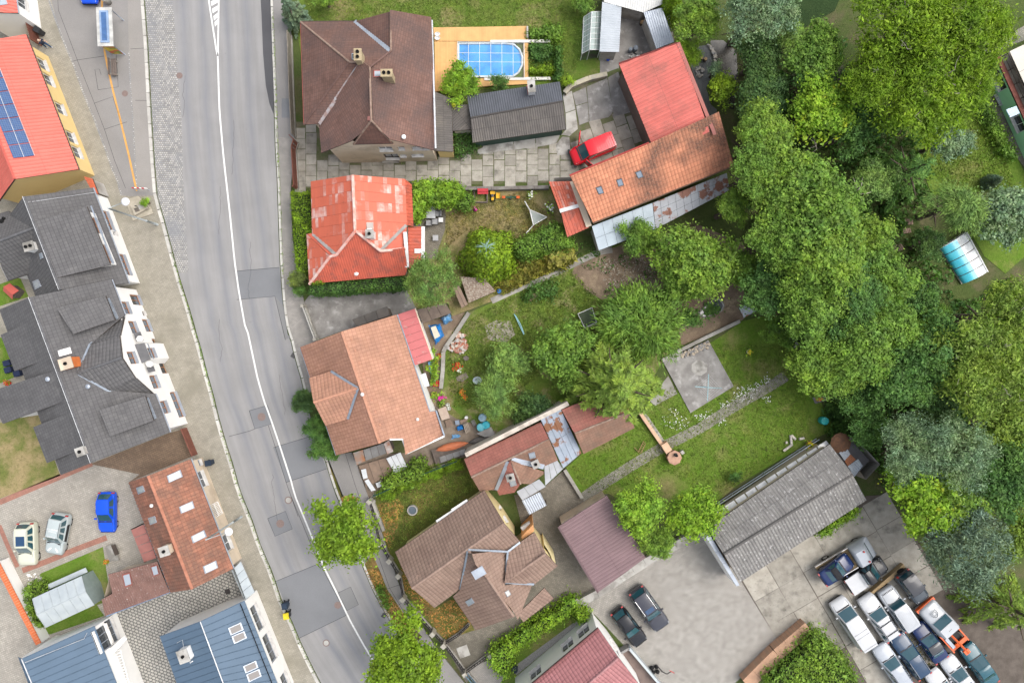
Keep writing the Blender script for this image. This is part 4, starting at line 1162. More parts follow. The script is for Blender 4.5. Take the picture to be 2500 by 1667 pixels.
# ---------------------------------------------------------------- red tile house with worn paint
def M_wornred(name):
  n = N(name)
  oi = n.new('ShaderNodeObjectInfo').outputs['Random']
  k = n.mix(oi, (.53,.12,.065),(.43,.10,.055))
  w = n.ramp(n.noise(.42,4,.6),.46,.68)
  wt = n.math('MULTIPLY', n.ramp(n.math('ADD', n.math('MULTIPLY', w, .5), n.math('MULTIPLY', oi, .8)),.58,1.05),.85)
  k = n.mix(n.math('MULTIPLY', wt, n.ramp(n.noise(3.5,4),.3,.7,.35,1)), k, (.66,.55,.50))
  k = n.mix(n.ramp(n.noise(2.2,5),.62,.75,0,.6), k, (.26,.085,.05))
  n.col(k); n.set(Roughness=.5, **{'Specular IOR Level': .4}); return n.m
worn_red_m = M_wornred('worn_red_tile_paint')
red_rib_m = M('red_sheet_tile', (.50,.11,.065),(.40,.09,.055), s=1.0, c3=(.30,.085,.06), s3=1.2, rough=.5, grain=.15)
red_ridge_m = M('worn_red_ridge', (.62,.26,.2),(.62,.5,.45), s=2, rough=.5)
h = house('red_tile_cottage', 'cottage with shiny worn red tiled hipped roof beside the pavement', S('B2 535,145 1305,125 1310,900 520,985'))
bed = M('red_underlay', (.33,.07,.045), rough=.7)
def tiled(par, s, tw, th_, name='roof_tile'):
  pl = Plane(S(s))
  u = V((0,0,1)).cross(pl.n).normalized(); v = pl.n.cross(u).normalized()
  if v.z < 0: u, v = -u, -v
  A = [(p - pl.c).dot(u) for p in pl.pts]; Bv = [(p - pl.c).dot(v) for p in pl.pts]
  base = B(); base.slab([V((p.x, p.y, pl.z(p.x, p.y) - .02)) for p in pl.pts], .14)
  root = base.go('roof_slope', bed, par)
  cells = {}
  for j in range(math.floor(min(Bv)/th_), math.ceil(max(Bv)/th_)):
    for i in range(math.floor(min(A)/tw), math.ceil(max(A)/tw)):
      poly = [V((i*tw + .008, j*th_)), V(((i + 1)*tw - .008, j*th_)), V(((i + 1)*tw - .008,(j + 1)*th_ - .008)), V((i*tw + .008,(j + 1)*th_ - .008))]
      n_ = len(pl.pts); q2 = [V(((p - pl.c).dot(u),(p - pl.c).dot(v))) for p in pl.pts]
      if area2(q2) < 0: q2 = q2[::-1]
      full = True
      for k in range(n_):
        a, b_ = q2[k], q2[(k + 1) % n_]; e = b_ - a; out = []
        for m in range(len(poly)):
          p, q = poly[m], poly[(m + 1) % len(poly)]
          dp = e.x*(p.y - a.y) - e.y*(p.x - a.x); dq = e.x*(q.y - a.y) - e.y*(q.x - a.x)
          if dp >= 0: out.append(p)
          else: full = False
          if dp*dq < 0: out.append(p.lerp(q, dp/(dp - dq)))
        poly = out
        if len(poly) < 3: break
      if len(poly) < 3 or abs(area2(poly)) < .01: continue
      def W3(p): return pl.c + u*p.x + v*p.y + pl.n*(.012 + .03*(1 - (p.y - j*th_)/th_))
      b = B(); top = [W3(p) for p in poly]; k = len(top)
      b.add([t - pl.n*.03 for t in top] + top, [tuple(range(k, 2*k))] + [(a, (a + 1) % k, k + (a + 1) % k, k + a) for a in range(k)])
      b.go(name, worn_red_m, root)
  return pl
W_ = tiled(h, 'B2 535,146,3.6 876,92,6.6 896,550,6.6 740,748,5.3 545,572,3.6', .86,.36)
E_ = tiled(h, 'B2 876,92,6.6 1305,125,3.6 1322,500,3.6 1106,712,5.2 900,550,6.6', .80,.36)
W2_ = tiled(h, 'B2 500,576,3.4 690,757,5.1 522,986,3.4', .86,.36)
W3_ = slope(h, 'B2 545,570,3.6 742,748,5.25 695,757,5.15 502,576,3.42', 'plain', red_rib_m)
S_ = slope(h, 'B2 897,552,6.6 1104,716,5.3 1308,695,4.4 1326,855,3.7 1306,912,3.4 624,976,3.4 522,986,3.4 692,762,5.1 745,747,5.25', 'corr', red_rib_m)
D_ = slope(h, 'B2 1106,714,5.25 1322,500,3.7 1310,696,3.9', 'plain', red_rib_m)
for s in ('B2 876,92,6.65 896,552,6.65', 'B2 897,552,6.65 742,748,5.32 692,760,5.2 522,986,3.5', 'B2 900,550,6.65 1105,715,5.32 1308,696,4.4'): ridge(h, s, red_ridge_m, .13, bumps=False)
strip(h, 'B2 550,575,3.66 735,742,5.3', .28, M('dull_flashing', (.33,.31,.29), rough=.6)); strip(h, 'B2 1110,708,5.28 1318,503,3.72', .26, M('dull_flashing_grey', (.30,.28,.26), rough=.6))
strip(h, 'B2 1308,560,4.2 1318,700,4.2 1326,850,3.7', .32, frame_w_m, 'verge_board', .08)
L_ = slope(h, 'B2 1305,125,3.55 1362,172,2.9 1376,515,2.9 1322,500,3.6', 'trap', red_rib_m)
walls(h, inset(S('B2 535,146,3.6 1305,125,3.6 1322,500,3.6 1312,905,3.4 522,986,3.4 502,576,3.5'),.35), [W_, E_, W2_, S_, D_, L_], cream_m, zdef=3.4)
chimney(h, 'B2 1035,590', E_, .55,.6,1.1, frame_w_m, 0,1)
roof_window(h, 'B2 985,482 1042,480 1045,535 988,540', E_, M_glass('dusty_pane', (.35,.3,.27),.2), M('worn_frame', (.5,.38,.33)))
b = B(); b.slab(proj('B2 985,535 1022,530 1025,562 985,565', E_, .2),.03); b.go('open_hatch', frame_w_m, h)
vent(h, 'B2 908,900', S_, frame_w_m, .13,.12)
h = house('red_annex', 'flat red sheet annex with white edge beside the cottage', S('B2 1330,515 1455,515 1455,780 1340,860'), 'annex')
pl = slope(h, 'B2 1330,517,2.7 1452,516,2.6 1450,782,2.6 1338,862,2.7', 'trap', red_rib_m, u=V((0,1,0)))
walls(h, inset(pl.pts, .08), [pl], cream_m)
strip(h, 'B2 1455,516,2.6 1454,782,2.6', .3, frame_w_m, 'edge_board', .05); strip(h, 'B2 1385,716,2.66 1455,716,2.62', .4, frame_w_m, 'edge_board', .09)

# ---------------------------------------------------------------- orange tile house at the bend
orange_m = M_tile('terracotta_tile', (.41,.22,.15),(.355,.19,.125), joint_shade=(.18,.09,.065), dirt=(.24,.13,.095), ds=.6, dlo=.48, dhi=.75, var=.15)
orange_rg_m = M('terracotta_ridge', (.47,.24,.16),(.40,.2,.13), s=2)
h = house('terracotta_house', 'terracotta tiled house with street dormer at the road bend', S('C2 445,160 1280,-100 1630,885 740,1045'))
W1, W2, R1, R2, E1, E2 = S('C2 445,160,4.0 741,1046,4.0 786,32,7.9 1096,948,7.9 B2 1240,1237,4.2 C2 1628,886,4.2')
pw = slope(h, [W1, W2, R2, R1], 'pan', orange_m)
Ea = S('C2 1508,690,4.2 1560,680,4.0')
ek = proj('C2 1182,912 1288,910', Plane([E1, E2, R2, R1]))
nz = S1('C2 1324,1026,3.9')
pe = slope(h, [R1, R2, ek[0], ek[1], E2 if False else S1('C2 1325,1024,5.4'), E2, Ea[1], Ea[0], E1], 'pan', orange_m)
ridge(h, '', orange_rg_m, .13, pts=[R1, R2])
va, vb, vc = proj('C2 708,353 930,492 846,746', pw, .1)
rf = S('C2 556,612', vb.z)[0]; ea, ec = S('C2 520,412', va.z - .15)[0], S('C2 656,802', vc.z - .15)[0]
dn = slope(h, [ea, va, vb, rf], 'pan', orange_m, name='dormer_roof'); ds_ = slope(h, [rf, vb, vc, ec], 'pan', orange_m, name='dormer_roof')
ridge(h, '', orange_rg_m, .12, pts=[rf, vb]); strip(h, '', .2, flash_m, pts=[va, vb, vc], lift=.12)
walls(h, inset([ea, va, vc, ec], .3), [dn, ds_], M('red_dormer_boards', (.45,.1,.09), rough=.6), z0=3.0, name='dormer_wall')
walls(h, inset([W1, W2, R2, E2, E1, R1], .4), [pw, pe], white_m, zdef=4.0)
gutter(h, '', M('blue_grey_gutter', (.3,.35,.42), rough=.4), pts=[W1, W2]); gutter(h, '', M('blue_grey_gutter_two', (.3,.35,.42), rough=.4), pts=[E1, Ea[0], Ea[1], E2])
strip(h, 'C2 1182,914,7.1 1286,912,6.3 1326,1026,5.5', .16, frame_w_m, 'verge_board', .05); strip(h, 'C2 1326,1028,5.3 1630,888,4.25', .14, frame_w_m, 'verge_board', .05)
for s in ('865,95', '897,188', '930,290', '965,380', '1000,490', '1032,588', '1062,690', '1100,795'):
  p = proj('C2 ' + s, pe, .05)[0]; B().box((p.x, p.y, p.z),(.12,.2,.14), R(17)).go('snow_hook', orange_rg_m, h)
vent(h, 'C2 960,545', pw, frame_w_m, .1,.25); vent(h, 'C2 1412,748', pe, frame_w_m, .09,.3)
pink_red_m = M('faded_red_felt', (.44,.12,.12),(.38,.10,.10), s=.8, c3=(.40,.25,.22), s3=1.6, lo3=.6, hi3=.7, rough=.6)
h = house('red_porch', 'faded red sheet lean-to on the garden side of the terracotta house', S('B2 1240,1230 1385,1185 C2 1530,260 1385,310'), 'lean-to')
q = S('B2 1240,1237,3.7 1386,1187,3.1 C2 1532,258,3.1 1388,310,3.7')
panels(h, [q[0], q[3], q[2], q[1]], 7,1, pink_red_m, gap=.01)
walls(h, inset(q, .1), [Plane(q)], white_m, under=.08)
gutter(h, '', cream_m, pts=[q[1], q[2]], r=.09)

# ---------------------------------------------------------------- long red tiled house
rosy_m = M_tile('rosy_red_tile', (.34,.135,.105),(.29,.115,.09), joint_shade=(.16,.065,.055), dirt=(.22,.12,.09), ds=.6, dlo=.45, dhi=.7, var=.15)
brick_brown_m = M_tile('russet_tile', (.26,.15,.105),(.22,.125,.09), joint_shade=(.12,.07,.05), dirt=(.16,.115,.085), ds=.6, dlo=.45, dhi=.68, var=.2)
tin_m = M('dull_tin_sheet', (.36,.37,.385),(.30,.31,.325), s=1.5, rough=.55, metal=.2, spec=.4, grain=.08)
rusty_tin_m = M('rusty_tin_sheet', (.29,.33,.39),(.24,.28,.33), s=1.2, c3=(.20,.09,.045), s3=.9, lo3=.56, hi3=.6, rough=.5, metal=.2)
h = house('long_red_house', 'long low house with rosy tiles, hipped porch wing and tin strip', S('C2 1790,1075 C3 405,770 475,915 C2 1925,1335'))
N_ = slope(h, 'C2 1790,1076,3.4 C3 405,772,3.4 474,916,5.0 C2 1850,1225,5.0', 'plain', rosy_m)
S_ = slope(h, 'C2 1850,1225,5.0 C3 474,916,5.0 545,1085,3.3 430,1135,3.3 C3 155,1080,5.0 C3 38,1328,3.3 C2 1920,1336,3.3', 'plain', brick_brown_m)
Wa = slope(h, 'C3 152,1080,4.95 238,1282,4.3 190,1345,3.2 62,1376,3.0 40,1326,3.2', 'plain', rosy_m, name='wing_roof')
Wb = slope(h, 'C3 155,1080,4.95 448,1190,3.2 320,1275,3.0 238,1282,4.3', 'plain', brick_brown_m, name='wing_roof')
ridge(h, 'C2 1850,1225,5.02 C3 474,916,5.02', pale_rg_m, .1); ridge(h, 'C3 152,1080,5.0 238,1282,4.35', pale_rg_m, .1)
strip(h, 'C3 165,1080,5.0 430,1140,3.5', .42, zinc_m); strip(h, 'C3 135,1095,4.9 38,1328,3.3', .3, zinc_m)
walls(h, inset(S('C2 1790,1076,3.4 C3 405,772,3.4 545,1085,3.3 238,1282,3.3 62,1370,3.2 C2 1925,1336,3.3 1850,1225,5'),.3), [N_, S_, Wa, Wb], M('apricot_render', (.62,.36,.24),(.55,.32,.21), s=.7), zdef=3.2)
roof_window(h, 'C3 302,1028 352,1015 362,1058 312,1070', S_); chimney(h, 'C3 360,1105', S_, .55,.55,.9, greywall_m, R(25),1)
chimney(h, 'C3 155,1215', Wa, .6,.5,.8, frame_w_m, R(15),1); roof_window(h, 'C3 145,1250 195,1240 208,1285 160,1298', Wa)
q = S('C3 400,742,3.7 568,668,3.7 738,1026,3.3 590,1152,3.3')
panels(h, [q[0], q[1], q[2], q[3]], 4,2, rusty_tin_m, name='tin_sheet', gap=.01, rib=.02)
q = S('C3 432,1132,3.2 540,1086,3.2 588,1156,3.0 440,1296,3.0'); panels(h, q, 3,1, tin_m, name='tin_sheet', gap=.012)
q = S('C3 205,1342,2.9 390,1240,2.9 446,1302,2.8 252,1416,2.8'); panels(h, q, 3,1, tin_m, name='tin_sheet', gap=.012)
N2 = slope(h, 'C3 574,672,3.6 1080,470,3.6 1130,690,4.9 682,868,4.9', 'plain', rosy_m); S2 = slope(h, 'C3 682,868,4.9 1130,690,4.9 1172,820,3.3 756,1036,3.3', 'plain', brick_brown_m)
ridge(h, 'C3 682,868,4.92 1130,690,4.92', pale_rg_m, .1)
walls(h, inset(S('C3 574,672,3.5 1080,470,3.5 1172,820,3.3 756,1036,3.3'),.3), [N2, S2], M('apricot_render_back', (.6,.35,.24), s=.7), zdef=3.2)
b = B(); a_, b_ = S('C2 1812,1065,3.75 C3 640,640,3.75')
d = (b_ - a_).normalized(); k = V((-d.y, d.x, 0))
b.prism([a_ + k*.42, a_ + k*.05, b_ + k*.05, b_ + k*.42], 0,3.75); b.go('party_wall', M('pale_coping', (.55,.50,.43),(.45,.4,.34), s=1.2, c3=(.36,.32,.27), s3=.9), h)
h = house('tin_canopy', 'small corrugated tin canopy over the paved yard', S('C3 250,1420 395,1345 450,1455 310,1530'), 'canopy')
pl = slope(h, 'C3 250,1418,2.4 396,1346,2.4 452,1456,2.2 310,1531,2.2', 'corr', zinc_m, th=.05)
for p in pl.pts: B().tube([V((p.x, p.y, 0)), V((p.x, p.y, pl.z(p.x, p.y) - .05))], .04,6).go('post', wood_dk_m, h)

# ---------------------------------------------------------------- brown tile villa with three gables
villa_m = M_tile('dusty_brown_tile', (.265,.185,.145),(.235,.16,.125), joint_shade=(.11,.075,.06), dirt=(.19,.125,.10), ds=.5, dlo=.48, dhi=.7, var=.15)
villa_rg = M('dusty_brown_ridge', (.30,.21,.165),(.24,.165,.13), s=2)
h = house('brown_tile_villa', 'brown tiled villa with three crossing gables and yellow walls', S('D2 1225,470 1955,-37 2250,385 2200,1000 1885,1110'))
A1, A2, B1_, B2_ = S('D2 1225,470,3.8 1957,-38,3.8 1362,768,7.3 2122,236,7.3')
pa = slope(h, [A1, A2, B2_, B1_], 'pan', villa_m)
pb = slope(h, 'D2 1362,768,7.3 2122,236,7.3 2252,386,5.2 2150,468,5.1 1755,778,4.7 1550,922,4.4', 'pan', villa_m)
C1_, C2_ = S('D2 1826,458,7.35 2198,1000,7.35')
pc = slope(h, [C1_, C2_, S1('D2 1886,1111,4.2'), S1('D2 1698,836,4.2'), S1('D2 1758,776,4.9')], 'pan', villa_m)
pd = slope(h, 'D2 1826,458,7.35 2150,466,5.6 2125,722,5.6 D3 350,735,4.4 D3 215,985,4.9 D2 2198,1000,7.35', 'pan', villa_m)
pe_ = slope(h, 'D3 215,985,4.5 432,757,3.9 510,856,3.3 262,1036,3.5', 'pan', villa_m, name='porch_roof')
pf = slope(h, 'D3 140,456,5.7 235,392,5.3 350,296,4.4 446,484,6.3 106,716,6.3', 'pan', villa_m)
pg = slope(h, 'D3 106,718,6.3 446,484,6.3 542,582,4.4 350,736,4.4', 'pan', villa_m)
ridge(h, '', villa_rg, pts=[B1_, B2_]); ridge(h, '', villa_rg, pts=[C1_, C2_]); ridge(h, 'D3 106,717,6.33 446,484,6.33', villa_rg)
for s in ('D2 1826,450,7.4 2150,466,5.75 2250,390,5.3', 'D2 2150,466,5.75 2125,722,5.75 D3 350,734,4.6', 'D2 1820,460,7.4 1760,775,4.95'): strip(h, s, .16, flash_m)
walls(h, inset([A1, A2, B2_, S1('D2 2252,386,5.2'), S1('D2 1550,922,4.4'), B1_], .35), [pa, pb], pale_yellow_m, zdef=4, wins=[('D2 2100,130', .8,1.1, 'w'),('D2 2130,210', .7,.9, 'w')])
walls(h, inset(S('D2 1698,836,4.2 1886,1111,4.2 2198,1000,4.2 D3 350,735,4.4 446,484,4.4 542,582,4 D3 350,296,4.4 140,456,4.4'),.35), [pa, pb, pc, pd, pf, pg], pale_yellow_m, zdef=4.1)
chimney(h, 'D2 1915,615', pc, .9,.6,.8, M('tan_chimney', (.42,.29,.23)), R(30),0, cap=zinc_m)
roof_window(h, 'D2 1805,872 1855,842 1880,882 1832,910', pc); roof_window(h, 'D2 2118,800 2148,780 2170,818 2140,840', pd, M_glass('pale_pane', (.6,.58,.52),.2))
for s in ('1410,665', '1520,580', '1640,500', '1760,420', '1880,340', '1990,265'): 
  p = proj('D2 ' + s, pa, .05)[0]; B().box((p.x, p.y, p.z),(.14,.14,.12), R(33)).go('snow_hook', villa_rg, h)
for s, w in (('D2 1755,88,3.6', .6),('D2 1630,180,3.6', .6)):
  p = S1(s); B().box(p, (1.6,.25,.15), R(33)).go('eave_board', frame_w_m, h)
b = B(); p = S1('D3 290,275,3.0'); b.box((p.x, p.y, 2.6),(.9,.6,.6), R(33)); b.go('air_conditioner', frame_w_m, h)
q = S('D3 245,345,4.2 340,245,4.2 350,298,4.2 250,370,4.2')
B().prism(q, 0,4.2).go('stair_wall', M('orange_render', (.70,.36,.16)), h)

# carport
h = house('carport', 'open carport with plum brown ribbed sheet roof', S('D3 540,265 945,5 1265,515 865,805'), 'carport')
plum_m = M_tile('plum_brown_sheet', (.19,.125,.13),(.175,.115,.12), joint_shade=(.09,.055,.06), var=.1, rough=.5, bl=.02)
q = S('D3 542,266,3.3 946,6,3.1 1266,516,3.1 867,806,3.3')
pl = slope(h, q, 'trap', plum_m, th=.12, u=(q[3] - q[0]))
for t in ((.06,.06),(.5,.06),(.94,.06),(.06,.94),(.5,.94),(.94,.94)):
  p = q[0].lerp(q[3], t[0]).lerp(q[1].lerp(q[2], t[0]), t[1]); B().box((p.x, p.y, 1.5),(.15,.15,3.0)).go('post', wood_dk_m, h)
B().slab([p + V((0,0,.08)) for p in (q[0], q[3], q[3].lerp(q[2], .03), q[0].lerp(q[1], .03))], .1).go('edge_trim', plum_m, h)
w2 = S('D3 570,235,2.6 935,15,2.6'); d = (w2[1] - w2[0]).normalized(); k = V((-d.y, d.x, 0))
B().prism([w2[0], w2[1], w2[1] - k*.2, w2[0] - k*.2], 0,2.5).go('back_wall', cream_m, h)

# ---------------------------------------------------------------- pink tiled house at the bottom
pink_m = M_tile('rose_pink_tile', (.36,.155,.155),(.32,.135,.135), joint_shade=(.17,.065,.07), var=.12, rough=.55, spec=.4)
h = house('pink_roof_house', 'white house with rose pink ribbed tiles at the bottom edge', S('D3 330,1546 870,1090 1040,1335 1230,1546'))
q = S('D3 160,1690,4.6 872,1088,4.6 1042,1336,6.6 330,1960,6.6'); r_ = S('D3 1042,1336,6.6 330,1960,6.6 620,2380,4.6 1285,1650,4.6')
pa = slope(h, q, 'wave', pink_m); pb = slope(h, r_, 'wave', pink_m); ridge(h, 'D3 330,1960,6.63 1042,1336,6.63', M('rose_ridge', (.40,.2,.2)),.13)
gutter(h, 'D3 160,1690,4.75 872,1090,4.75', M('dark_rose_snow_guard', (.2,.08,.08)), dz=.25)
walls(h, inset([q[0], q[1], q[2], r_[3], r_[2], q[3]], .25), [pa, pb], white_m, zdef=4.4, wins=[('D3 750,1120', 1.3,1.6, 'w'),('D3 620,1232', 1.3,1.6, 'w'),('D3 358,1460', 1.3,1.6, 'w'),('D3 1010,1255', 1.2,1.4, 'w')])
h = house('walled_terrace', 'low walled terrace with brown floor against the pink roofed house', S('D3 1050,1300 1130,1262 1385,1560 1230,1600'), 'terrace')
q = S('D3 1055,1305,1.0 1130,1262,1.0 1395,1575,1.0 1260,1640,1.0')
B().prism(q, -.02,.12).go('terrace_floor', M('brown_stone_floor', (.20,.15,.13),(.14,.105,.095), s=1.4), h)
for a_, b_ in ((q[0], q[1]),(q[1], q[2])):
  d = (b_ - a_).normalized(); k = V((-d.y, d.x, 0))*.1
  B().prism([a_ + k, a_ - k, b_ - k, b_ + k], 0,1.0).go('parapet', gravel_m if a_ is q[0] else pale_sheet_m, h)

# ---------------------------------------------------------------- long corrugated shed
asb_m = M_tile('lichen_corrugated', (.205,.197,.185),(.165,.157,.15), joint_shade=(.07,.066,.062), dirt=(.44,.43,.42), ds=4.5, dlo=.56, dhi=.68, var=.2, rough=.9, bl=.02)
h = house('corrugated_shed', 'long shed with lichen spotted grey corrugated roof beside the car yard', S('D3 1765,270 C4 760,955 1055,1415 D3 2040,720'), 'shed')
P1, P2, P3, P4, G1, G2 = S('D3 1768,272,3.4 C4 758,955,3.4 1056,1412,3.3 D3 2040,718,3.3 1905,488,4.5 C4 945,1202,4.5')
pa = slope(h, [P1, P2, G2, G1], 'bigcorr', asb_m); pb = slope(h, [G1, G2, P3, P4], 'bigcorr', asb_m)
ridge(h, '', asb_m, .13, pts=[G1, G2], bumps=False)
walls(h, inset([P1, P2, G2, P3, P4, G1], .25), [pa, pb], cream_m, zdef=3.3)
rw = S('D3 1722,290,3.5 1760,272,3.5 2036,742,3.5 2010,752,3.5'); panels(h, [rw[0], rw[3], rw[2], rw[1]], 5,1, zinc_m, name='coping_sheet', gap=.01)
B().prism(rw, 0,3.44).go('gable_wall', white_m, h)
wa, wb = S('D3 1830,160,1.9 C4 740,930,1.9'); d = (wb - wa).normalized(); k = V((-d.y, d.x, 0))
nz = 11; L = (wb - wa).length
for i in range(nz):
  p, q = wa.lerp(wb, (i + .06)/nz), wa.lerp(wb, (i + .94)/nz)
  B().slab([p + k*.1, p + k*-.55 + V((0,0,.25)), q + k*-.55 + V((0,0,.25)), q + k*.1], .06).go('skylight_panel', M('bright_panel', (.85,.85,.83), grain=0) if i == 0 else BM['bright_panel'], h)
h = house('patched_lean_to', 'patched lean-to of tar sheet and striped rusty tin', S('C4 780,950 885,880 1085,1090 960,1225'), 'lean-to')
tar_m = M('tar_felt', (.085,.082,.09),(.065,.062,.066), s=1.5, rough=.8)
B().slab(S('C4 775,965,2.7 888,872,2.7 1085,1088,2.4 960,1222,2.4'),.08).go('tar_roof', tar_m, h)
leafm = M('leaf_litter_heap', (.13,.065,.035),(.08,.045,.03), s=4, rough=.95, bump=.8, bs=20)
for s, m in (('C4 835,1025,2.75 892,978,2.75 928,1035,2.7 880,1090,2.7', zinc_m),('C4 880,1090,2.7 928,1036,2.7 972,1080,2.66 905,1135,2.66', M('rust_sheet', (.30,.12,.06),(.22,.09,.05), s=3)),('C4 905,1135,2.66 990,1075,2.66 1030,1130,2.6 960,1222,2.6', zinc_m)):
  slope(h, s, 'corr', m, th=.02, name='tin_sheet')
walls(h, inset(S('C4 775,965 888,872 1085,1088 960,1222'),.1), [], greywall_m, zdef=2.45)
b = B(); b.lathe((*S1('C4 850,945,2.75').xy, 2.72), [(.9,0),(.7,.1),(.3,.16),(.05,.18)], 12); b.go('leaf_heap', leafm, h)

# ---------------------------------------------------------------- barns by the stream
barn_red_m = M_tile('coral_ribbed_sheet', (.60,.165,.135),(.55,.145,.118), joint_shade=(.22,.085,.07), dirt=(.27,.12,.095), ds=.55, dlo=.5, dhi=.75, var=.14, rough=.5, bl=.02)
h = house('red_barn', 'barn with coral red ribbed sheet roof and pale garage doors', S('A3 1045,522 1530,352 1830,1105 1350,1275'), 'barn')
q = S('A3 1045,522,4.2 1530,352,5.6 1790,1082,5.6 1350,1276,4.2')
pl = slope(h, q, 'trap', barn_red_m, u=(q[3] - q[0]))
foot = inset(S('A3 1045,522,4 1530,352,4 1832,1106,4 1350,1276,4'),.35)
walls(h, foot, [pl], M('barn_brown_render', (.16,.12,.10),(.11,.08,.07), s=.8), zdef=4.9)
gutter(h, '', M('dark_red_gutter', (.2,.05,.045)), pts=[q[0], q[1]], dz=0)
E2_ = S('A3 1530,352,5.6 1832,1106,5.6'); strip(h, '', .3, barn_red_m, 'verge_sheet', .03, pts=E2_)
f2 = S('A3 1075,560,0 1335,1240,0'); dd = (f2[1] - f2[0]).normalized(); kk = V((dd.y, -dd.x, 0))
for t in (.03,.44,.83):
  p = f2[0].lerp(f2[1], t); a_ = math.atan2(dd.y, dd.x)
  pp_ = p - V((-kk.x, -kk.y, 0))*-.35
  o = B(); c = p + dd*1.0 - kk*0.0
  o.box((c.x - .12, c.y - .05,1.25),(2.2,.12,2.4), a_); o.go('garage_door', cream_m, h)
orange2_m = M_tile('orange_roll_tile', (.52,.225,.13),(.46,.19,.11), joint_shade=(.17,.065,.04), dirt=(.10,.065,.05), ds=.20, dlo=.46, dhi=.6, var=.18)
h = house('orange_barn', 'barn with orange roll tiles, black moss and three roof windows', S('B3 645,95 830,480 1985,15 A3 1860,1180'), 'barn')
q = S('A3 642,1440,5.8 1290,1172,5.8 1850,1150,5.4 1990,1360,4.0 B3 832,482,4.0')
pl = slope(h, 'A3 642,1440,5.8 1300,1175,5.8 1862,920,5.8 1988,1360,4.0 B3 832,482,4.0', 'wave', orange2_m)
walls(h, inset(pl.pts, .4), [pl], cream_m, zdef=4.2)
ridge(h, 'A3 640,1440,5.86 1290,1172,5.86', M('red_verge', (.38,.06,.05)),.07, bumps=False)
gutter(h, 'B3 832,484,4.0 1985,16,4.0', M('brown_rail', (.16,.10,.07)), r=.1)
for s in ('B3 852,195 898,180 922,240 878,252', 'B3 1020,132 1065,118 1085,175 1040,188', 'B3 1175,70 1222,52 1245,108 1200,122'): roof_window(h, s, pl, M_glass('slate_pane', (.16,.20,.25),.1), M('dark_frame', (.08,.09,.1)))
h = house('tin_lean_to', 'long tin lean-to patched with rusty sheets below the orange barn', S('B3 820,510 1940,60 1955,170 880,710'), 'lean-to')
tinblue_m = M('blue_grey_tin', (.37,.43,.47),(.31,.36,.40), s=.9, c3=(.24,.13,.08), s3=1.1, lo3=.66, hi3=.7, rough=.45, metal=.15)
rust_mix_m = M('half_rusted_tin', (.36,.375,.40),(.30,.31,.33), s=1, c3=(.22,.105,.075), s3=.7, lo3=.52, hi3=.56, rough=.6, grain=.15)
q = S('B3 822,512,2.9 1320,320,2.9 1345,535,2.3 880,712,2.3'); panels(h, q, 6,2, tinblue_m, name='tin_sheet', gap=.012)
q2 = S('B3 1322,320,2.9 1930,75,2.9 1955,215,2.3 1347,535,2.3'); panels(h, q2,10,3, rust_mix_m, name='tin_sheet', gap=.012)
walls(h, inset([q[0], q2[1], q2[2], q[3]], .15), [Plane([q[0], q2[1], q2[2], q[3]])], greywall_m, under=.1)
h = house('red_porch_roof', 'red tiled porch roof in two fields at the end of the orange barn', S('B3 470,145 660,140 795,525 620,600'), 'porch')
q = S('B3 472,147,3.2 660,142,3.2 728,332,3.1 560,386,3.1'); panels(h, [q[0], q[1], q[2], q[3]], 9,6, worn_red_m, name='roof_tile', gap=.008, rib=.03)
p_ = slope(h, 'B3 570,402,3.0 738,350,3.0 798,524,2.7 622,602,2.7', 'trap', red_rib_m)
strip(h, 'B3 560,388,3.12 735,338,3.12', .32, frame_w_m, 'edge_board', .05); strip(h, 'B3 665,142,3.35 800,515,3.0', .5, cream_m, 'edge_board', .02)
walls(h, inset(S('B3 472,147 660,142 798,524 622,602'),.2), [], white_m, zdef=2.75)

# ---------------------------------------------------------------- greenhouse and corrugated roofs at the top
h = house('greenhouse', 'glass greenhouse with white frame beside a ribbed lean-to roof', S('A3 765,135 905,95 890,425 740,445'), 'greenhouse')
cl_m = M_clear('greenhouse_glass', (.80,.88,.86),.08,.3)
a = S('A3 758,140,1.6 742,442,1.6 805,408,2.5 822,98,2.5'); b_ = S('A3 822,98,2.5 805,408,2.5 888,410,1.9 903,96,1.9')
panels(h, a, 7,2, cl_m, name='pane', gap=.02, th=.01); panels(h, b_, 7,2, cl_m, name='pane', gap=.02, th=.01)
fr = B()
for qd in (a, b_):
  for k in range(8): fr.tube([qd[0].lerp(qd[1], k/7), qd[3].lerp(qd[2], k/7)], .025,4)
for p, q in ((a[0], a[1]),(a[3], a[2]),(b_[3], b_[2]),(a[1], a[2]),(a[2], b_[2]),(a[0], a[3])): fr.tube([p, q], .035,4)
for p in (a[0], a[1], b_[2], b_[3], a[2]): fr.tube([V((p.x, p.y, 0)), p], .03,4)
fr.go('frame', frame_w_m, h)
B().prism([V((p.x, p.y, 0)) for p in (a[0], a[1], b_[2], b_[3])], -.02,.03).go('soil_bed', M('plant_bed', (.05,.09,.025),(.05,.04,.03), s=3, bump=.8, bs=15), h)
ribgrey_m = M('ribbed_grey_sheet', (.40,.43,.46),(.33,.36,.39), s=.7, rough=.45, metal=.15)
ribwhite_m = M('ribbed_white_sheet', (.62,.62,.60),(.52,.52,.5), s=.8, rough=.6)
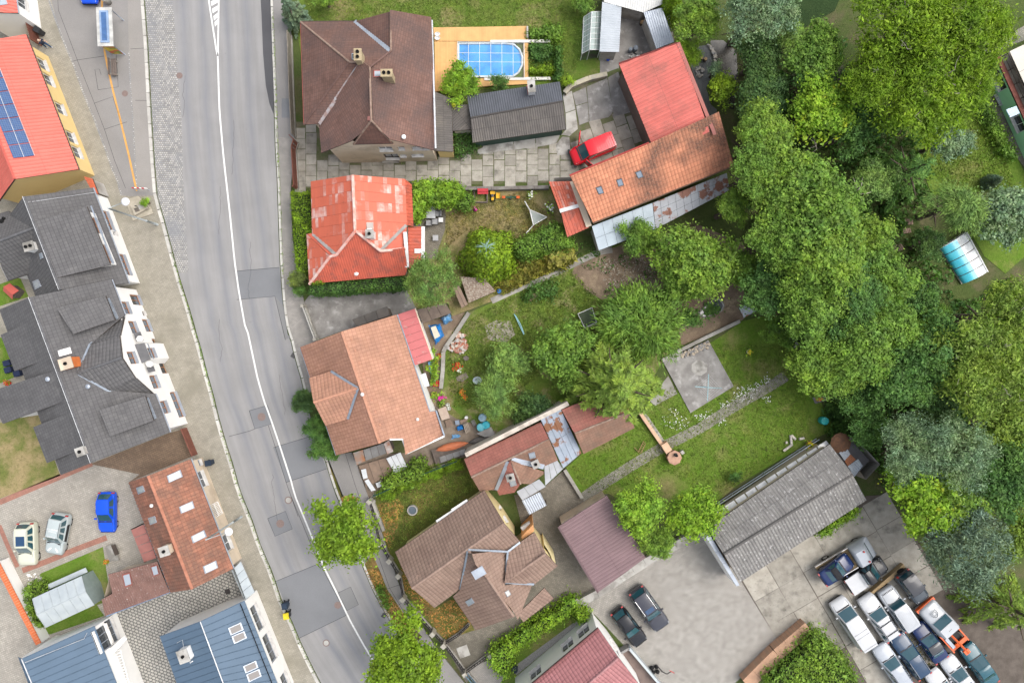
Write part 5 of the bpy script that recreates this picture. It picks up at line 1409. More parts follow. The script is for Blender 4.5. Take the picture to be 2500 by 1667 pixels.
for nm, lb, s, m, z in (('ribbed_roof', 'ribbed blue grey lean-to roof beside the greenhouse', 'A3 908,20,2.6 1066,56,2.4 1046,430,2.4 886,426,2.6', ribgrey_m, 2.3),
            ('ribbed_roof', 'ribbed off-white shed roof at the top edge behind the greenhouse', 'A3 925,-160,2.8 1420,-60,2.8 1400,40,2.5 1246,103,2.5 924,20,2.5', ribwhite_m, 2.4),
            ('ribbed_roof', 'pale blue ribbed shed roof leaning on the red barn', 'A3 1246,104,2.6 1400,66,2.6 1495,348,2.4 1352,402,2.4', zinc_m, 2.3)):
  h = house(nm, lb, S(s), 'shed', 'ribbed shed roofs'); pl = slope(h, s, 'corr', m, th=.06, u=V((0,1,0)) if 'lean-to' in lb else None)
  walls(h, inset(pl.pts, .2), [pl], greywall_m)

# ---------------------------------------------------------------- green house at the right edge
h = house('green_house', 'mint green house with white windows and glazed loggia at the right edge', S('A4 2030,500 2110,455 2352,1000 2352,300'))
g1, g2 = S('A4 2008,545,0 2458,1535,0')
d = (g2 - g1).normalized(); k = V((-d.y, d.x, 0)); k = k if k.x > 0 else -k
mint_m = M('mint_render', (.40,.74,.45),(.37,.70,.42), s=.6, grain=.03)
ft = [g1, g2, g2 + k*9, g1 + k*9]
walls(h, ft, [], mint_m, top=1.9, wins=[('A4 2140,650', 2.2,1.1, 'w'),('A4 2295,990', 2.2,1.1, 'w')])
B().prism([g1 + k*.05, g2 + k*.05, g2 + k*.5, g1 + k*.5], 1.9,2.0).go('ledge', M('brick_ledge', (.22,.08,.06)), h)
B().prism([g1 + k*.5, g2 + k*.5, g2 + k*2.0, g1 + k*2.0], 1.7,1.92).go('loggia_floor', M('loggia_boards', (.33,.29,.24)), h)
ug = B()
for t in np.linspace(.01,.9,9):
  p = g1.lerp(g2, float(t)) + k*.55; ug.tube([V((p.x, p.y, 1.9)), V((p.x, p.y, 2.8))], .04,4)
a0, a1 = g1 + k*.55, g2 + k*.55
for z in (2.3,2.8): ug.tube([V((a0.x, a0.y, z)), V((a1.x, a1.y, z))], .04,4)
ug.go('loggia_frame', wood_dk_m, h)
rq = [V((p.x, p.y, z)) for p, z in ((g1 + k*.75,2.8),(g2 + k*.75,2.8),(g2 + k*9.5,3.4),(g1 + k*9.5,3.4))]
panels(h, rq, 6,3, M('cream_roof_sheet', (.58,.54,.47),(.52,.48,.42), s=1, rough=.6), gap=.012)
walls(h, [g1 + k*2.0, g2 + k*2, g2 + k*9, g1 + k*9], [Plane(rq)], cream_m, z0=1.9, name='upper_wall')
q = S('A4 2205,900,2.2 2290,870,2.2 2320,930,2.1 2240,965,2.1')
B().slab(q, .05).go('door_canopy', M_clear('canopy_glass', (.6,.75,.85),.05,.5), h)
# ---------------------------------------------------------------- vegetation
LM = {
'mid': M_leaf('leaf_mid_green', (.099,.200,.037),(.181,.314,.059)),
'mid2': M_leaf('leaf_fresh_green', (.118,.228,.039),(.208,.333,.055)),
'bright': M_leaf('leaf_bright_green', (.154,.304,.037),(.254,.409,.049)),
'yellow': M_leaf('leaf_yellow_green', (.117,.217,.016),(.205,.332,.030)),
'autumn': M_leaf('leaf_yellowing_green', (.142,.285,.026),(.234,.380,.039),(.535,.549,.039)),
'olive': M_leaf('leaf_olive', (.113,.168,.046),(.181,.244,.062)),
'dark': M_leaf('leaf_dark_green', (.052,.120,.042),(.107,.196,.064)),
'deep': M_leaf('leaf_deep_green', (.058,.139,.038),(.106,.220,.057)),
'blue': M_leaf('needle_blue_green', (.086,.147,.106),(.151,.224,.156), trans=.1),
'silver': M_leaf('leaf_silver_green', (.089,.173,.084),(.238,.346,.224), trans=.2),
'lime': M_leaf('needle_lime_green', (.129,.235,.019),(.204,.319,.024), trans=.2),
'pine': M_leaf('needle_grey_green', (.098,.195,.046),(.172,.283,.072), trans=.15),
'spruce': M_leaf('needle_spruce_green', (.066,.158,.037),(.125,.250,.056), trans=.15),
'moss': M_leaf('needle_moss_green', (.108,.192,.025),(.184,.277,.047), trans=.15),
'ash': M_leaf('leaf_dusty_green', (.140,.234,.039),(.242,.350,.078)),
}
bark_m = M('tree_bark', (.13,.10,.075),(.08,.06,.045), s=5, rough=.95, bump=.5, bs=20)
pale_bark_m = M('pale_dead_wood', (.36,.33,.27),(.27,.24,.2), s=5, rough=.95)

def quads(c, ax, side, ln, wd):
  a = ax*ln[:, None]*.5; b = side*wd[:, None]*.5
  return np.stack([c - a, c + b - a*.1, c + a, c - b - a*.1], 1).reshape(-1,3)

def norm(a): return a/np.maximum(np.linalg.norm(a, axis=1, keepdims=True),1e-6)

def leaf_mesh(name, P, nrm, ln, asp=.55, axis=None, m=None, tilt=.5):
  n = len(P)
  nrm = norm(nrm + rng.normal(0, tilt, (n, 3)))
  ax = rng.normal(0,1,(n, 3)) if axis is None else axis + rng.normal(0,.3,(n, 3))
  ax = norm(ax - nrm*(ax*nrm).sum(1, keepdims=True))
  side = np.cross(nrm, ax)
  l = ln*np.clip(rng.lognormal(-.05,.33, n),.45,1.9)
  vs = quads(P, ax, side, l, l*asp)
  me = bpy.data.meshes.new(name)
  me.vertices.add(n*4); me.vertices.foreach_set('co', vs.ravel())
  me.loops.add(n*4); me.loops.foreach_set('vertex_index', np.arange(n*4, dtype='i'))
  me.polygons.add(n); me.polygons.foreach_set('loop_start', np.arange(0, n*4,4, dtype='i'))
  me.polygons.foreach_set('loop_total', np.full(n, 4, 'i'))
  me.materials.append(m or LM['mid']); me.update(); me.validate()
  return me

def sph(n):
  d = rng.normal(0,1,(n, 3)); return norm(d)

def broad(Rr, n, leaf, hz=.7, K=18, asp=.6, seed=0, droop=False, rough_=1.0):
  cs, rs = [], []
  lob = rng.uniform(0,6.28,3); amp = rng.uniform(.05,.16,3)
  for k in range(K):
    d = sph(1)[0]; d[2] = abs(d[2]) - .2
    az = math.atan2(d[1], d[0])
    env = 1 + sum(amp[q]*math.sin((q + 2)*az + lob[q]) for q in range(3))
    f = rng.uniform(.25,1.0) ** .75*env
    cs.append(d*f*np.array([Rr, Rr, Rr*hz])); rs.append(Rr*rng.uniform(.12,.32)*(1.22 - .4*f))
  cs, rs = np.array(cs), np.array(rs)
  per = 44
  ns = n // per
  w = rs ** 2; k = rng.choice(K, ns*3, p=w/w.sum())
  d = sph(ns*3); d[:, 2] = np.where(d[:, 2] < -.3,-d[:, 2], d[:, 2])
  T = cs[k] + d*(rs[k]*rng.uniform(.6,1.36, ns*3))[:, None]
  dist = np.linalg.norm(T[:, None, :] - cs[None], axis=2)/rs[None]
  dist[np.arange(len(T)), k] = 9
  T, d = T[dist.min(1) > .7][:ns], d[dist.min(1) > .7][:ns]
  ns = len(T)
  sg = leaf*rng.uniform(.9,2.0, ns)
  j = rng.integers(0, ns, n)
  P = T[j] + rng.normal(0,1,(n, 3))*sg[j][:, None]*np.array([1,1,.55])
  nrm = d[j]*.5 + norm(P - T[j])*.35 + np.array([0,0,.6])
  ax = None
  if droop:
    ax = P.copy(); ax[:, 2] = -.5*Rr; ax = norm(ax) + norm(P - T[j])*.5
  return P, nrm, ax

def conifer(Rr, ht, levels=13, per=9, dens=26, droop=.25, tip=.02):
  P, A, Nn, Ln = [], [], [], []
  for i in range(levels):
    t = (i + .5)/levels
    z = ht*t; r = Rr*(1 - t) ** .8 + Rr*tip
    nb = max(4, int(per*(1 - t*.5)))
    off = rng.uniform(0,6.28)
    for b in range(nb):
      a = off + 6.283*b/nb + rng.uniform(-.18,.18)
      rr = r*rng.uniform(.78,1.1)
      dirh = np.array([math.cos(a), math.sin(a),0]); perp = np.array([-math.sin(a), math.cos(a),0])
      k = max(5, int(dens*rr/Rr + 4))
      s = np.sqrt(np.linspace(.02,1, k))
      c = dirh*(s*rr)[:, None] + np.array([0,0, z]) - np.array([0,0,1])*(droop*rr*s ** 1.6)[:, None]
      for sd in (-1,1):
        wdt = (.30*rr*(1.05 - s) + .10)
        e = c + perp*(sd*wdt*rng.uniform(.15,.8, k))[:, None] + rng.normal(0,.04,(k, 3))
        P.append(e); A.append(np.tile(dirh, (k, 1))*.8 + perp*sd*.7 + np.array([0,0,-.2])); Nn.append(np.tile([0,0,1.], (k, 1)) + dirh*.25); Ln.append(np.full(k, .17 + .17*rr/3))
  return np.concatenate(P), np.concatenate(Nn), np.concatenate(A), np.concatenate(Ln)

PROTO = {}
def protos():
  for j in range(3):
    PROTO['s', j] = (1.4, leaf_mesh('crown_leaves', *broad(1.4,2600,.17,.8,16)[:2], .19,.6))
    PROTO['m', j] = (3.0, leaf_mesh('crown_leaves', *broad(3.0,9000,.24,.7,34)[:2], .28,.6))
    PROTO['l', j] = (4.6, leaf_mesh('crown_leaves', *broad(4.6,17000,.28,.62,60)[:2], .32,.6))
    P, nr, ax = broad(4.4,17000,.26,.6,70)
    PROTO['w', j] = (4.4, leaf_mesh('crown_leaves', P, nr, .32,.36, ax, tilt=.8))
    P, nr, ax = broad(3.0,9500,.25,.6,30, droop=True)
    PROTO['f', j] = (3.0, leaf_mesh('crown_leaves', P, nr, .34,.2, ax, tilt=.5))
    P, nr, ax = broad(3.6,16000,.22,.62,60)
    PROTO['p', j] = (3.6, leaf_mesh('crown_leaves', P, nr, .26,.26, None, tilt=1.2))
    P, nr, ax, ln = conifer(3.2,6.0,16,11,60)
    PROTO['c', j] = (3.2, leaf_mesh('crown_needles', P, nr, ln, .34, ax, tilt=.25))
    P, nr, ax, ln = conifer(3.6,4.5,9,8,46, droop=.45)
    PROTO['d', j] = (3.6, leaf_mesh('crown_needles', P, nr, ln*1.2,.3, ax, tilt=.3))
    d = sph(6000); d[:, 2] = np.abs(d[:, 2])
    q = d*np.array([2.1,2.1,3.2])*rng.uniform(.8,1.03,(6000,1)); sh = 1 + .12*np.sin(np.arctan2(d[:, 1], d[:, 0])*5 + j)*(1 - d[:, 2])
    q[:, :2] *= sh[:, None]*(1.15 - .55*d[:, 2:3])
    PROTO['t', j] = (2.1, leaf_mesh('crown_sprays', q, d + np.array([0,0,.6]),.22,.5, None, tilt=.6))
protos()
TREES = """blue_spruce|F 676,33|40|5.5|c|blue|bluish spruce standing at the pavement above the brown roofed house|street garden trees
round_bush|F 748,0|22|2.2|s|mid2|small round green bush on the lawn at the top edge|
apple_tree|F 1060,190|45|3.6|m|autumn|olive green fruit tree between pool deck and grey outbuilding|
dark_shrub|F 1145,195|22|2.2|s|deep|small dark shrub at the lower edge of the pool deck|
leafy_bush|F 1335,2|30|2.5|s|mid|leafy bush at the top edge left of the greenhouse|
round_tree|F 1600,58|50|6.5|m|mid2|rounded bright green tree right of the pale blue ribbed roof|trees by the stream
cypress_shrub|F 1535,22|36|4.5|t|yellow|yellow green cypress overhanging the pale blue ribbed roof|
cypress_shrub|F 1572,128|36|4.5|f|yellow|yellow green feathery shrub at the corner of the red barn|
silver_poplar|F 1728,34|82|11|w|silver|silver leaved poplar at the top edge of the woodland|trees by the stream
ivy_tree|F 1735,135|52|6|m|dark|dark ivy clad tree below the silver poplar|trees by the stream
ivy_tree|F 1742,225|58|6|m|dark|dark leafy tree on the far bank of the stream|trees by the stream
ivy_tree|F 1755,310|50|6|m|deep|deep green tree behind the far bank opposite the red barn|trees by the stream
young_pine|F 1800,108|42|7|f|pine|grey green young pine beside the silver poplar|woodland trees
leaf_tree|F 1862,140|62|8|m|mid|mid green tree between young pine and the big willow|woodland trees
leaf_tree|F 1850,205|45|7|m|deep|deep green tree over the dark clearing|woodland trees
big_willow|F 2050,85|122|15|w|yellow|broad yellow green willow crown at the upper right|big willow crowns
big_willow|F 2180,95|105|15|w|yellow|yellow green willow crown next to the green house|big willow crowns
big_willow|F 2105,225|112|13.5|w|yellow|lower yellow green willow crown above the sunny east lawn|big willow crowns
big_willow|F 1990,190|78|12|w|yellow|left yellow green willow crown over the dark clearing|big willow crowns
big_willow|F 2185,205|62|12|w|yellow|willow crown reaching to the terrace of the green house|big willow crowns
yellowing_tree|F 1870,258|78|8.5|m|autumn|yellowing tree with golden twigs in the upper woodland|woodland trees
leaf_tree|F 1950,300|58|7|m|deep|deep green tree right of the yellowing tree|woodland trees
round_shrub|F 1652,212|36|3.2|s|lime|round lime green shrub beside the ring of stones|
pale_shrub|F 1640,165|22|2.2|s|silver|pale green shrub on the gravel by the stream|
walnut_tree|F 1732,328|66|10|l|mid2|bright walnut tree just right of the coral barn roof|walnut trees along the stream
walnut_tree|F 1722,402|60|10|l|mid|walnut tree overhanging the end of the orange barn|walnut trees along the stream
walnut_tree|F 1788,425|85|11|l|mid2|large walnut tree above the garden stream bank|walnut trees along the stream
walnut_tree|F 1672,482|36|6|m|mid2|walnut branch crown over the rusty tin lean-to|walnut trees along the stream
walnut_tree|F 1862,500|108|12.5|l|mid|biggest walnut crown in the middle of the woodland|walnut trees along the stream
walnut_tree|F 1765,560|70|10|l|mid|walnut crown right of the pear tree in the dug earth|walnut trees along the stream
walnut_tree|F 1880,610|95|12|l|mid2|walnut crown left of the pallets|walnut trees along the stream
ash_tree|F 1755,668|58|7|m|deep|deep green tree above the small rusty tin box|walnut trees along the stream
ash_tree|F 1835,700|80|10|l|mid|mid green tree over the upper end of the ditch|walnut trees along the stream
ash_tree|F 1935,690|72|10|l|deep|deep green crown between walnut trees and the pool cover|walnut trees along the stream
weeping_spruce|F 2062,405|95|9|d|spruce|drooping dark spruce beside the east lawn|conifers in the woodland
leaf_tree|F 1985,420|48|6|m|pine|grey green tree tucked behind the drooping spruce|woodland trees
feathery_tree|F 2178,478|64|7.5|f|pine|pale feathery tree above the domed pool cover|conifers in the woodland
laurel_shrub|F 2312,490|68|4.5|m|silver|blue green glossy shrub at the right edge|
leaf_tree|F 1985,555|55|7|m|mid2|bright green tree left of the wooden pallets|woodland trees
leaf_tree|F 2020,645|66|8|m|mid|mid green tree just below the wooden pallets|woodland trees
leaf_tree|F 2072,700|56|7|m|deep|deep green tree left of the domed pool cover|woodland trees
dark_tree|F 2125,560|36|4|m|dark|dark shrub between pallets and domed pool cover|
leaf_tree|F 2125,725|30|6|m|mid|mid green tree at the corner of the domed pool cover|woodland trees
leaf_tree|F 2040,755|76|9|l|mid|mid green tree in the dense middle of the woodland|woodland trees
leaf_tree|F 2120,800|84|10|l|deep|deep green broad tree below the domed pool cover|woodland trees
leaf_tree|F 1958,800|84|10|l|mid|mid green tree right of the ditch|woodland trees
leaf_tree|F 1880,845|74|8|l|mid2|bright green tree overhanging the end of the garden path|woodland trees
leaf_tree|F 2048,865|72|9|m|deep|deep green tree behind the orange tub|woodland trees
leaf_tree|F 1960,900|50|6|m|deep|low deep green tree right of the turquoise barrel|woodland trees
bare_ash|F 2300,725|84|12|w|ash|thin dusty green ash with bare twigs right of the domed pool cover|dusty ashes at the right edge
bare_ash|F 2235,830|112|13|w|ash|dusty green ash crown with pale twigs in the right woodland|dusty ashes at the right edge
bare_ash|F 2330,860|90|12|w|ash|dusty green ash crown cut by the right edge|dusty ashes at the right edge
leaf_tree|F 2300,985|70|7|m|moss|mossy green low tree below the dusty ashes|woodland trees
white_willow|F 2075,1030|74|9|p|silver|silvery willow right of the long corrugated shed|silvery willows
white_willow|F 2170,1035|86|10|p|silver|taller silvery willow in the lower woodland|silvery willows
leaf_tree|F 1990,985|48|5|m|deep|deep green shrub tree behind the patched lean-to|woodland trees
leaf_tree|F 2140,950|52|6|m|dark|dark tree in the gap above the silvery willows|woodland trees
field_maple|F 2105,1135|76|8|m|autumn|yellow green maple at the edge of the car yard|woodland trees
field_maple|F 2180,1145|62|8|m|mid2|bright maple behind the grey blue pine|woodland trees
leaf_tree|F 2290,1100|86|9|l|deep|deep green broad tree at the lower right edge|woodland trees
leaf_tree|F 2320,1215|60|7|m|moss|mossy green tree right of the grey blue pine|woodland trees
blue_pine|F 2190,1255|104|10|p|blue|broad grey blue pine overhanging the parked cars|
weeping_larch|F 2300,1385|104|9|d|moss|mossy green conifer with drooping arms beside the orange tow truck|
thuja_tree|F 1120,588|64|6.5|t|lime|lime green thuja with spiky blue tip in the cottage garden|garden trees
garden_pine|F 988,642|66|8|p|pine|grey green pine beside the red cottage annex|garden trees
pear_tree|F 1605,600|86|6.5|l|mid2|broad pear tree in the dug earth|garden trees
pear_tree|F 1560,655|48|4.5|m|mid2|lower pear tree at the edge of the dug earth|garden trees
plum_tree|F 1702,622|40|5|m|mid|slim plum tree between pear tree and pond|garden trees
elder_bush|F 1470,552|44|4|m|mid|elder bush leaning on the tin lean-to|
rhododendron|F 1590,728|26|2|s|deep|dark shrub beside the little pond|
currant_bush|F 1500,690|24|1.6|s|deep|dark leaved bush above the feathery tamarisk|
tamarisk|F 1475,752|102|5.5|f|mid|feathery green tamarisk in the middle garden|garden trees
plum_tree|F 1288,808|72|5.5|m|mid|rounded plum tree left of the big spruce|garden trees
garden_spruce|F 1402,882|138|11|c|moss|olive green spruce spreading like a star over the tile roof|garden trees
apple_tree|F 1168,832|48|4|m|pine|grey green apple tree above the white basin|garden trees
apple_tree|F 1128,912|48|4.5|f|pine|loose grey green apple tree left of the blue barrels|garden trees
elder_bush|F 1235,950|50|2.6|m|dark|dark bush along the party wall of the long red house|
lobed_tree|F 1462,1168|58|6|m|bright|bright green tree with round leaf clumps beside the carport|garden trees
lobed_tree|F 1508,1238|40|4.5|m|mid2|lower bright tree at the carport corner|garden trees
cherry_tree|F 1592,1168|58|6|m|autumn|olive cherry tree next to the corrugated shed|garden trees
street_maple|F 800,1222|76|8|m|yellow|yellow green street maple at the bend of the road|street maples
street_maple|F 935,1508|94|9|l|yellow|larger street maple at the bottom edge of the road|street maples
yew_bush|F 700,918|28|3|m|dark|dark bush at the street dormer of the terracotta house|roadside bushes
yew_bush|F 730,980|32|3|m|deep|middle dark bush on the verge of the terracotta house|roadside bushes
yew_bush|F 748,1024|34|3|m|deep|lowest dark bush on the verge of the terracotta house|roadside bushes
rusty_bush|F 690,640|22|2.5|s|olive|withered bush at the corner of the ivy wall|
berry_bush|F 692,668|20|2|s|deep|small dark bush below the withered bush|
garden_shrub|F 2220,330|28|1.4|s|silver|grey rockery plant in the east lawn|
garden_spruce|F 2276,418|18|2.2|t|blue|small blue dwarf spruce on the east lawn|
mirabelle|F 2155,330|42|5|m|silver|pale green small tree at the edge of the east lawn|woodland trees
potted_shrub|F 335,464|11|1.3|s|bright|bright green shrub beside the stone water trough|
lilac_bush|F 1690,1095|14|1.2|s|deep|dark shrub at the white panels of the long shed|
fruit_bush|F 1300,188|17|1.6|s|lime|round green bush beside the concrete yard wall|
vine_bush|F 1790,760|40|4|m|mid|mid green bush at the top of the ditch|
"""

trunk_cache = {}
def trunk_mesh(ht, rr):
  key = (round(ht), round(rr))
  if key in trunk_cache: return trunk_cache[key]
  b = B(); r0 = .05 + .028*ht
  zc = ht*.55
  path = [V((0,0,-.1)), V((r0*.3,0, zc*.35)), V((0, r0*.3, zc*.7)), V((0,0, zc)), V((0,0, ht*.88))]
  b.tube(path, [r0*1.25, r0, r0*.8, r0*.55, r0*.12], 8)
  for k in range(7):
    a = 6.283*k/7 + RU(-.3,.3); z0 = zc*RU(.45,1.0)
    e = V((math.cos(a)*rr*.62, math.sin(a)*rr*.62, z0 + rr*RU(.15,.4)))
    b.tube([V((0,0, z0)), V((e.x*.5, e.y*.5, z0 + (e.z - z0)*.65)), e], [r0*.45, r0*.28, r0*.08], 5)
  me = mesh('trunk', b.v, b.f, bark_m, True)
  trunk_cache[key] = me
  return me
BASE = {'c': 0., 'd': 0., 't': 0.}
for i, row in enumerate(TREES.strip().split('\n')):
  nm, px, r, ht, kd, lf, lb, gp = row.split('|')
  r, ht = float(r), float(ht)
  if ht > 7.5 and kd not in 'cd': ht = 7.5 + (ht - 7.5)*.6
  zc = ht*(.3 if kd in 'cdt' else .62)
  p = S(px, zc)[0]
  rm = r/.9408/PPM*(H - zc)/H
  R0, me = PROTO[kd, i % 3]
  t = thing(nm, lb, 'bush' if ht < 4.2 and kd != 'c' else 'tree', (p.x, p.y, 0), gp or None)
  k = rm/R0*.95
  link('trunk', trunk_mesh(ht, rm), t)
  if kd in ('c', 'd'): z, sz = ht*.12, ht*.86/(6.0 if kd == 'c' else 4.5)
  elif kd == 't': z, sz = .1, ht/3.2
  else:
    z = ht - R0*k*.72; sz = k
    if z < R0*k*.25: z = max(ht*.45,.3); sz = ht/(R0*1.25)
  c = link('crown', me, t, (0,0, z),(0,0, RU(0,6.28)),(k, k*RU(.92,1.08), sz))
  c.material_slots[0].link = 'OBJECT'; c.material_slots[0].material = LM[lf]
  if lf == 'ash' or nm in ('big_willow',):
    b = B()
    for q in range(16):
      a = RU(0,6.28); rr = rm*RU(.2,.8)
      e = V((math.cos(a)*rr, math.sin(a)*rr, ht*RU(.86,1.0) - .25*rr)); m0 = e*.8 + V((RU(-.5,.5), RU(-.5,.5),-.2)); m0.z = e.z - .25
      b.tube([V((e.x*.5, e.y*.5, e.z - .9)), m0, e, e + V((RU(-.5,.5), RU(-.5,.5),.05))], [.05,.035,.022,.01], 4)
    b.go('bare_twigs', pale_bark_m, t, local=True)
# spiky blue leader on the thuja, dead limbs in the wood
th = [o for o in bpy.data.objects if o.name.startswith('thuja_tree')][0]
b = B()
for q in range(26):
  a = RU(0,6.28); rr = RU(.3,.95)
  b.tube([V((0,.25,6.5)), V((math.cos(a)*rr*.6,.25 + math.sin(a)*rr*.6,6.45)), V((math.cos(a)*rr, .25 + math.sin(a)*rr, 6.2))], [.05,.04,.01], 4)
b.go('leader_spikes', M('blue_needle_tip', (.22,.33,.28),(.17,.27,.2), s=4), th, local=True)
for s, z in (('A4 650,1180', 4.5),('B4 680,120', 8),('B4 680,340', 8),('B4 960,250', 7),('A4 850,1100', 5)):
  p = S(s, z)[0]; t = thing('dead_branch', {'A4 650,1180': 'bleached forked branch below the yellowing tree', 'B4 680,120': 'bleached twigs on top of the biggest walnut crown', 'B4 680,340': 'curled bare branch in the walnut crown', 'B4 960,250': 'bare branch sticking out beside the drooping spruce', 'A4 850,1100': 'straight grey dead pole in the upper woodland'}[s], 'branch', (p.x, p.y, z), 'dead branches')
  b = B(); a = RU(0,6.28)
  for q in range(5):
    a += RU(.3,1.1); l = RU(.7,1.6)
    e = V((math.cos(a)*l, math.sin(a)*l, RU(.0,.5)))
    b.tube([V((0,0,-z if q == 0 else -.4)), V((0,0,-.2 if q == 0 else -.1)), e*.55 + V((.1,-.1,.25)), e], [.06,.05,.035,.012], 5)
  b.go('limb', pale_bark_m, t, local=True)

# ---------------------------------------------------------------- scattered growth nobody could count
def pts_in(s, n):
  poly = np.array([(p.x, p.y) for p in (S(s) if isinstance(s, str) else s)])
  lo, hi = poly.min(0), poly.max(0); out = []
  while sum(map(len, out)) < n:
    q = rng.uniform(lo, hi, (n*2,2)); ins = np.zeros(len(q), bool)
    for i in range(len(poly)):
      a, b = poly[i], poly[i - 1]
      c = (a[1] > q[:, 1]) != (b[1] > q[:, 1])
      with np.errstate(divide='ignore', invalid='ignore'):
        x = (b[0] - a[0])*(q[:, 1] - a[1])/(b[1] - a[1]) + a[0]
      ins ^= c & (q[:, 0] < x)
    out.append(q[ins])
  return np.concatenate(out)[:n]
def scatter(name, s, n, leaf, m, z=(0,.1), asp=.5, up=.6, clump=0, label=None, tilt=.8):
  q = pts_in(s, n if not clump else clump)
  if clump:
    k = rng.integers(0, clump, n); rad = rng.uniform(.25,.9, clump)
    d = sph(n); d[:, 2] = np.abs(d[:, 2])
    P = np.zeros((n, 3)); P[:, :2] = q[k] + d[:, :2]*rad[k][:, None]; P[:, 2] = z[0] + d[:, 2]*rad[k]*(z[1] - z[0])
  else:
    P = np.concatenate([q, rng.uniform(z[0], z[1], (n, 1))], 1)
  nr = np.tile([0,0, up], (n, 1)) + rng.normal(0,.4,(n, 3))
  o = link(name, leaf_mesh(name, P, nr, leaf, asp, None, m, tilt))
  tag(o, label, kind='stuff'); return o
gr1 = M_leaf('grass_blade', (.10,.17,.026),(.17,.225,.05), trans=.2)
gr2 = M_leaf('dry_grass_blade', (.140,.147,.042),(.266,.224,.105), trans=.1)
scatter('grass', 'A2 470,-60 A3 780,0 740,440 640,700 A2 1550,220 500,160', 15000,.14, gr1,(0,.05),.35, label='short grass of the lawn round the pool')
scatter('grass', 'B2 1640,420 B3 260,220 480,420 330,640 B2 2200,640 1800,560 1640,700', 9000,.14, gr2,(0,.05),.35, label='dry grass of the cottage garden')
scatter('grass', 'C3 1300,660 1800,130 C4 430,150 640,850 0,1280 C3 1800,1400 1450,1180 1250,1260 800,1360 640,1160', 22000,.14, gr1,(0,.05),.35, label='short grass of the big garden lawn')
scatter('grass', 'B2 1700,1350 B3 300,1010 640,850 900,1110 1000,1250 1350,1300 C3 500,300 C2 2000,700 1700,640 1640,300', 16000,.2, gr1,(0,.1),.3, label='unmown grass of the wild garden')
scatter('weeds', 'B3 0,1050 200,760 640,640 660,820 400,930 100,1080', 6000,.3, M_leaf('meadow_weed', (.140,.182,.028),(.280,.252,.070)),(0,.4),.25, label='tall yellowish grass below the cottage hedge')
scatter('grass', 'C2 1100,1400 1800,1130 1880,1320 D2 1250,420 1180,460', 7000,.14, gr1,(0,.05),.35, label='grass of the villa front lawn')
scatter('grass', 'A4 1500,1250 1700,900 2000,700 2200,1300 B4 2300,200 1700,200', 8000,.16, gr1,(0,.06),.35, label='grass of the east lawn')
scatter('undergrowth', 'A3 2020,350 A4 700,250 1300,850 1500,1300 B4 1560,300 1560,700 1780,1040 2100,1000 2360,900 C4 2352,1300 1650,1546 1200,1300 1000,800 850,700 700,400 600,100 B4 200,900 100,400 B3 2050,400 A3 2100,900', 36000,.32, LM['deep'], (0,1.7),.6, clump=950, label='dark undergrowth on the woodland floor')
scatter('undergrowth', 'C4 700,560 1000,800 1000,880 800,860', 2500,.25, LM['deep'], (0,1.1),.6, clump=25, label='green growth beside the turquoise barrel')
scatter('fallen_leaves', 'D2 975,600 1050,785 1125,925 1230,1090 1330,1230 1400,1130 1290,960 1160,770 1100,620', 1300,.14, litter_m, (.11,.13),.7,1., label='orange fallen leaves on the roadside verge', tilt=.2)
scatter('fallen_leaves', 'D2 1250,480 1420,760 1560,930 1700,850 1860,1060 1640,1180 1300,780', 1300,.13, litter_m, (0,.04),.7,1., label='orange fallen leaves in the villa front garden', tilt=.2)
scatter('fallen_leaves', 'C2 1090,1450 1250,1400 D2 1300,100 1180,450 1100,250', 700,.13, litter_m, (0,.04),.7,1., label='fallen leaves on the lawn by the road', tilt=.2)
scatter('fallen_leaves', 'C2 790,1390 860,1370 920,1400 900,1450 800,1450', 500,.16, litter_m, (.11,.14),.7,1., label='brown leaf drift above the street maple', tilt=.2)
daisy = M('white_petal', (.8,.8,.76), rough=.8, grain=0)
for s, n, lb in (('C3 2000,490 2200,440 2270,350 2280,430 2100,620 1960,600', 420, 'white daisies along the upper garden path'),('C3 1350,780 1480,640 1640,780 1540,850', 160, 'white daisies on the lawn beside the concrete base'),('C3 2210,560 2290,560 2300,600 2240,620', 60, 'white daisies below the garden path'),('C3 1650,720 1800,670 1820,720 1700,760', 90, 'white daisies at the lower corner of the concrete base'),('C3 1860,620 1940,600 1960,640 1880,660', 60, 'white daisies right of the concrete base'),('C3 1850,770 1930,740 1930,800 1860,810', 40, 'few white daisies on the path edge')):
  scatter('daisies', s, n // 2,.085, daisy, (.08,.14),.9,1., label=lb, tilt=.15)
scatter('gravel', 'B3 860,800 1400,700 1500,900 1300,1050 950,1040', 900,.13, M('pale_rubble', (.45,.40,.33),(.3,.26,.2), s=5),(0,.04),.8,1., label='pale rubble bits in the dug earth')
scatter('twigs', 'B3 700,850 1700,560 2100,900 2000,1200 1400,1050', 1500,.34, M('dry_twig', (.24,.18,.12),(.12,.09,.06), s=6),(0,.05),.1,1., label='dry twigs strewn over the dug earth', tilt=.15)
scatter('weeds', 'B3 700,700 1650,560 2100,1000 1500,1200 1350,1080 900,1080', 1600,.2, LM['deep'], (0,.35),.5, clump=26, label='green weed clumps in the dug earth')
scatter('weeds', 'A1 240,30 300,50 330,200 300,190', 200,.12, LM['mid2'], (.1,.4),.4, label='weeds along the foot of the white house')

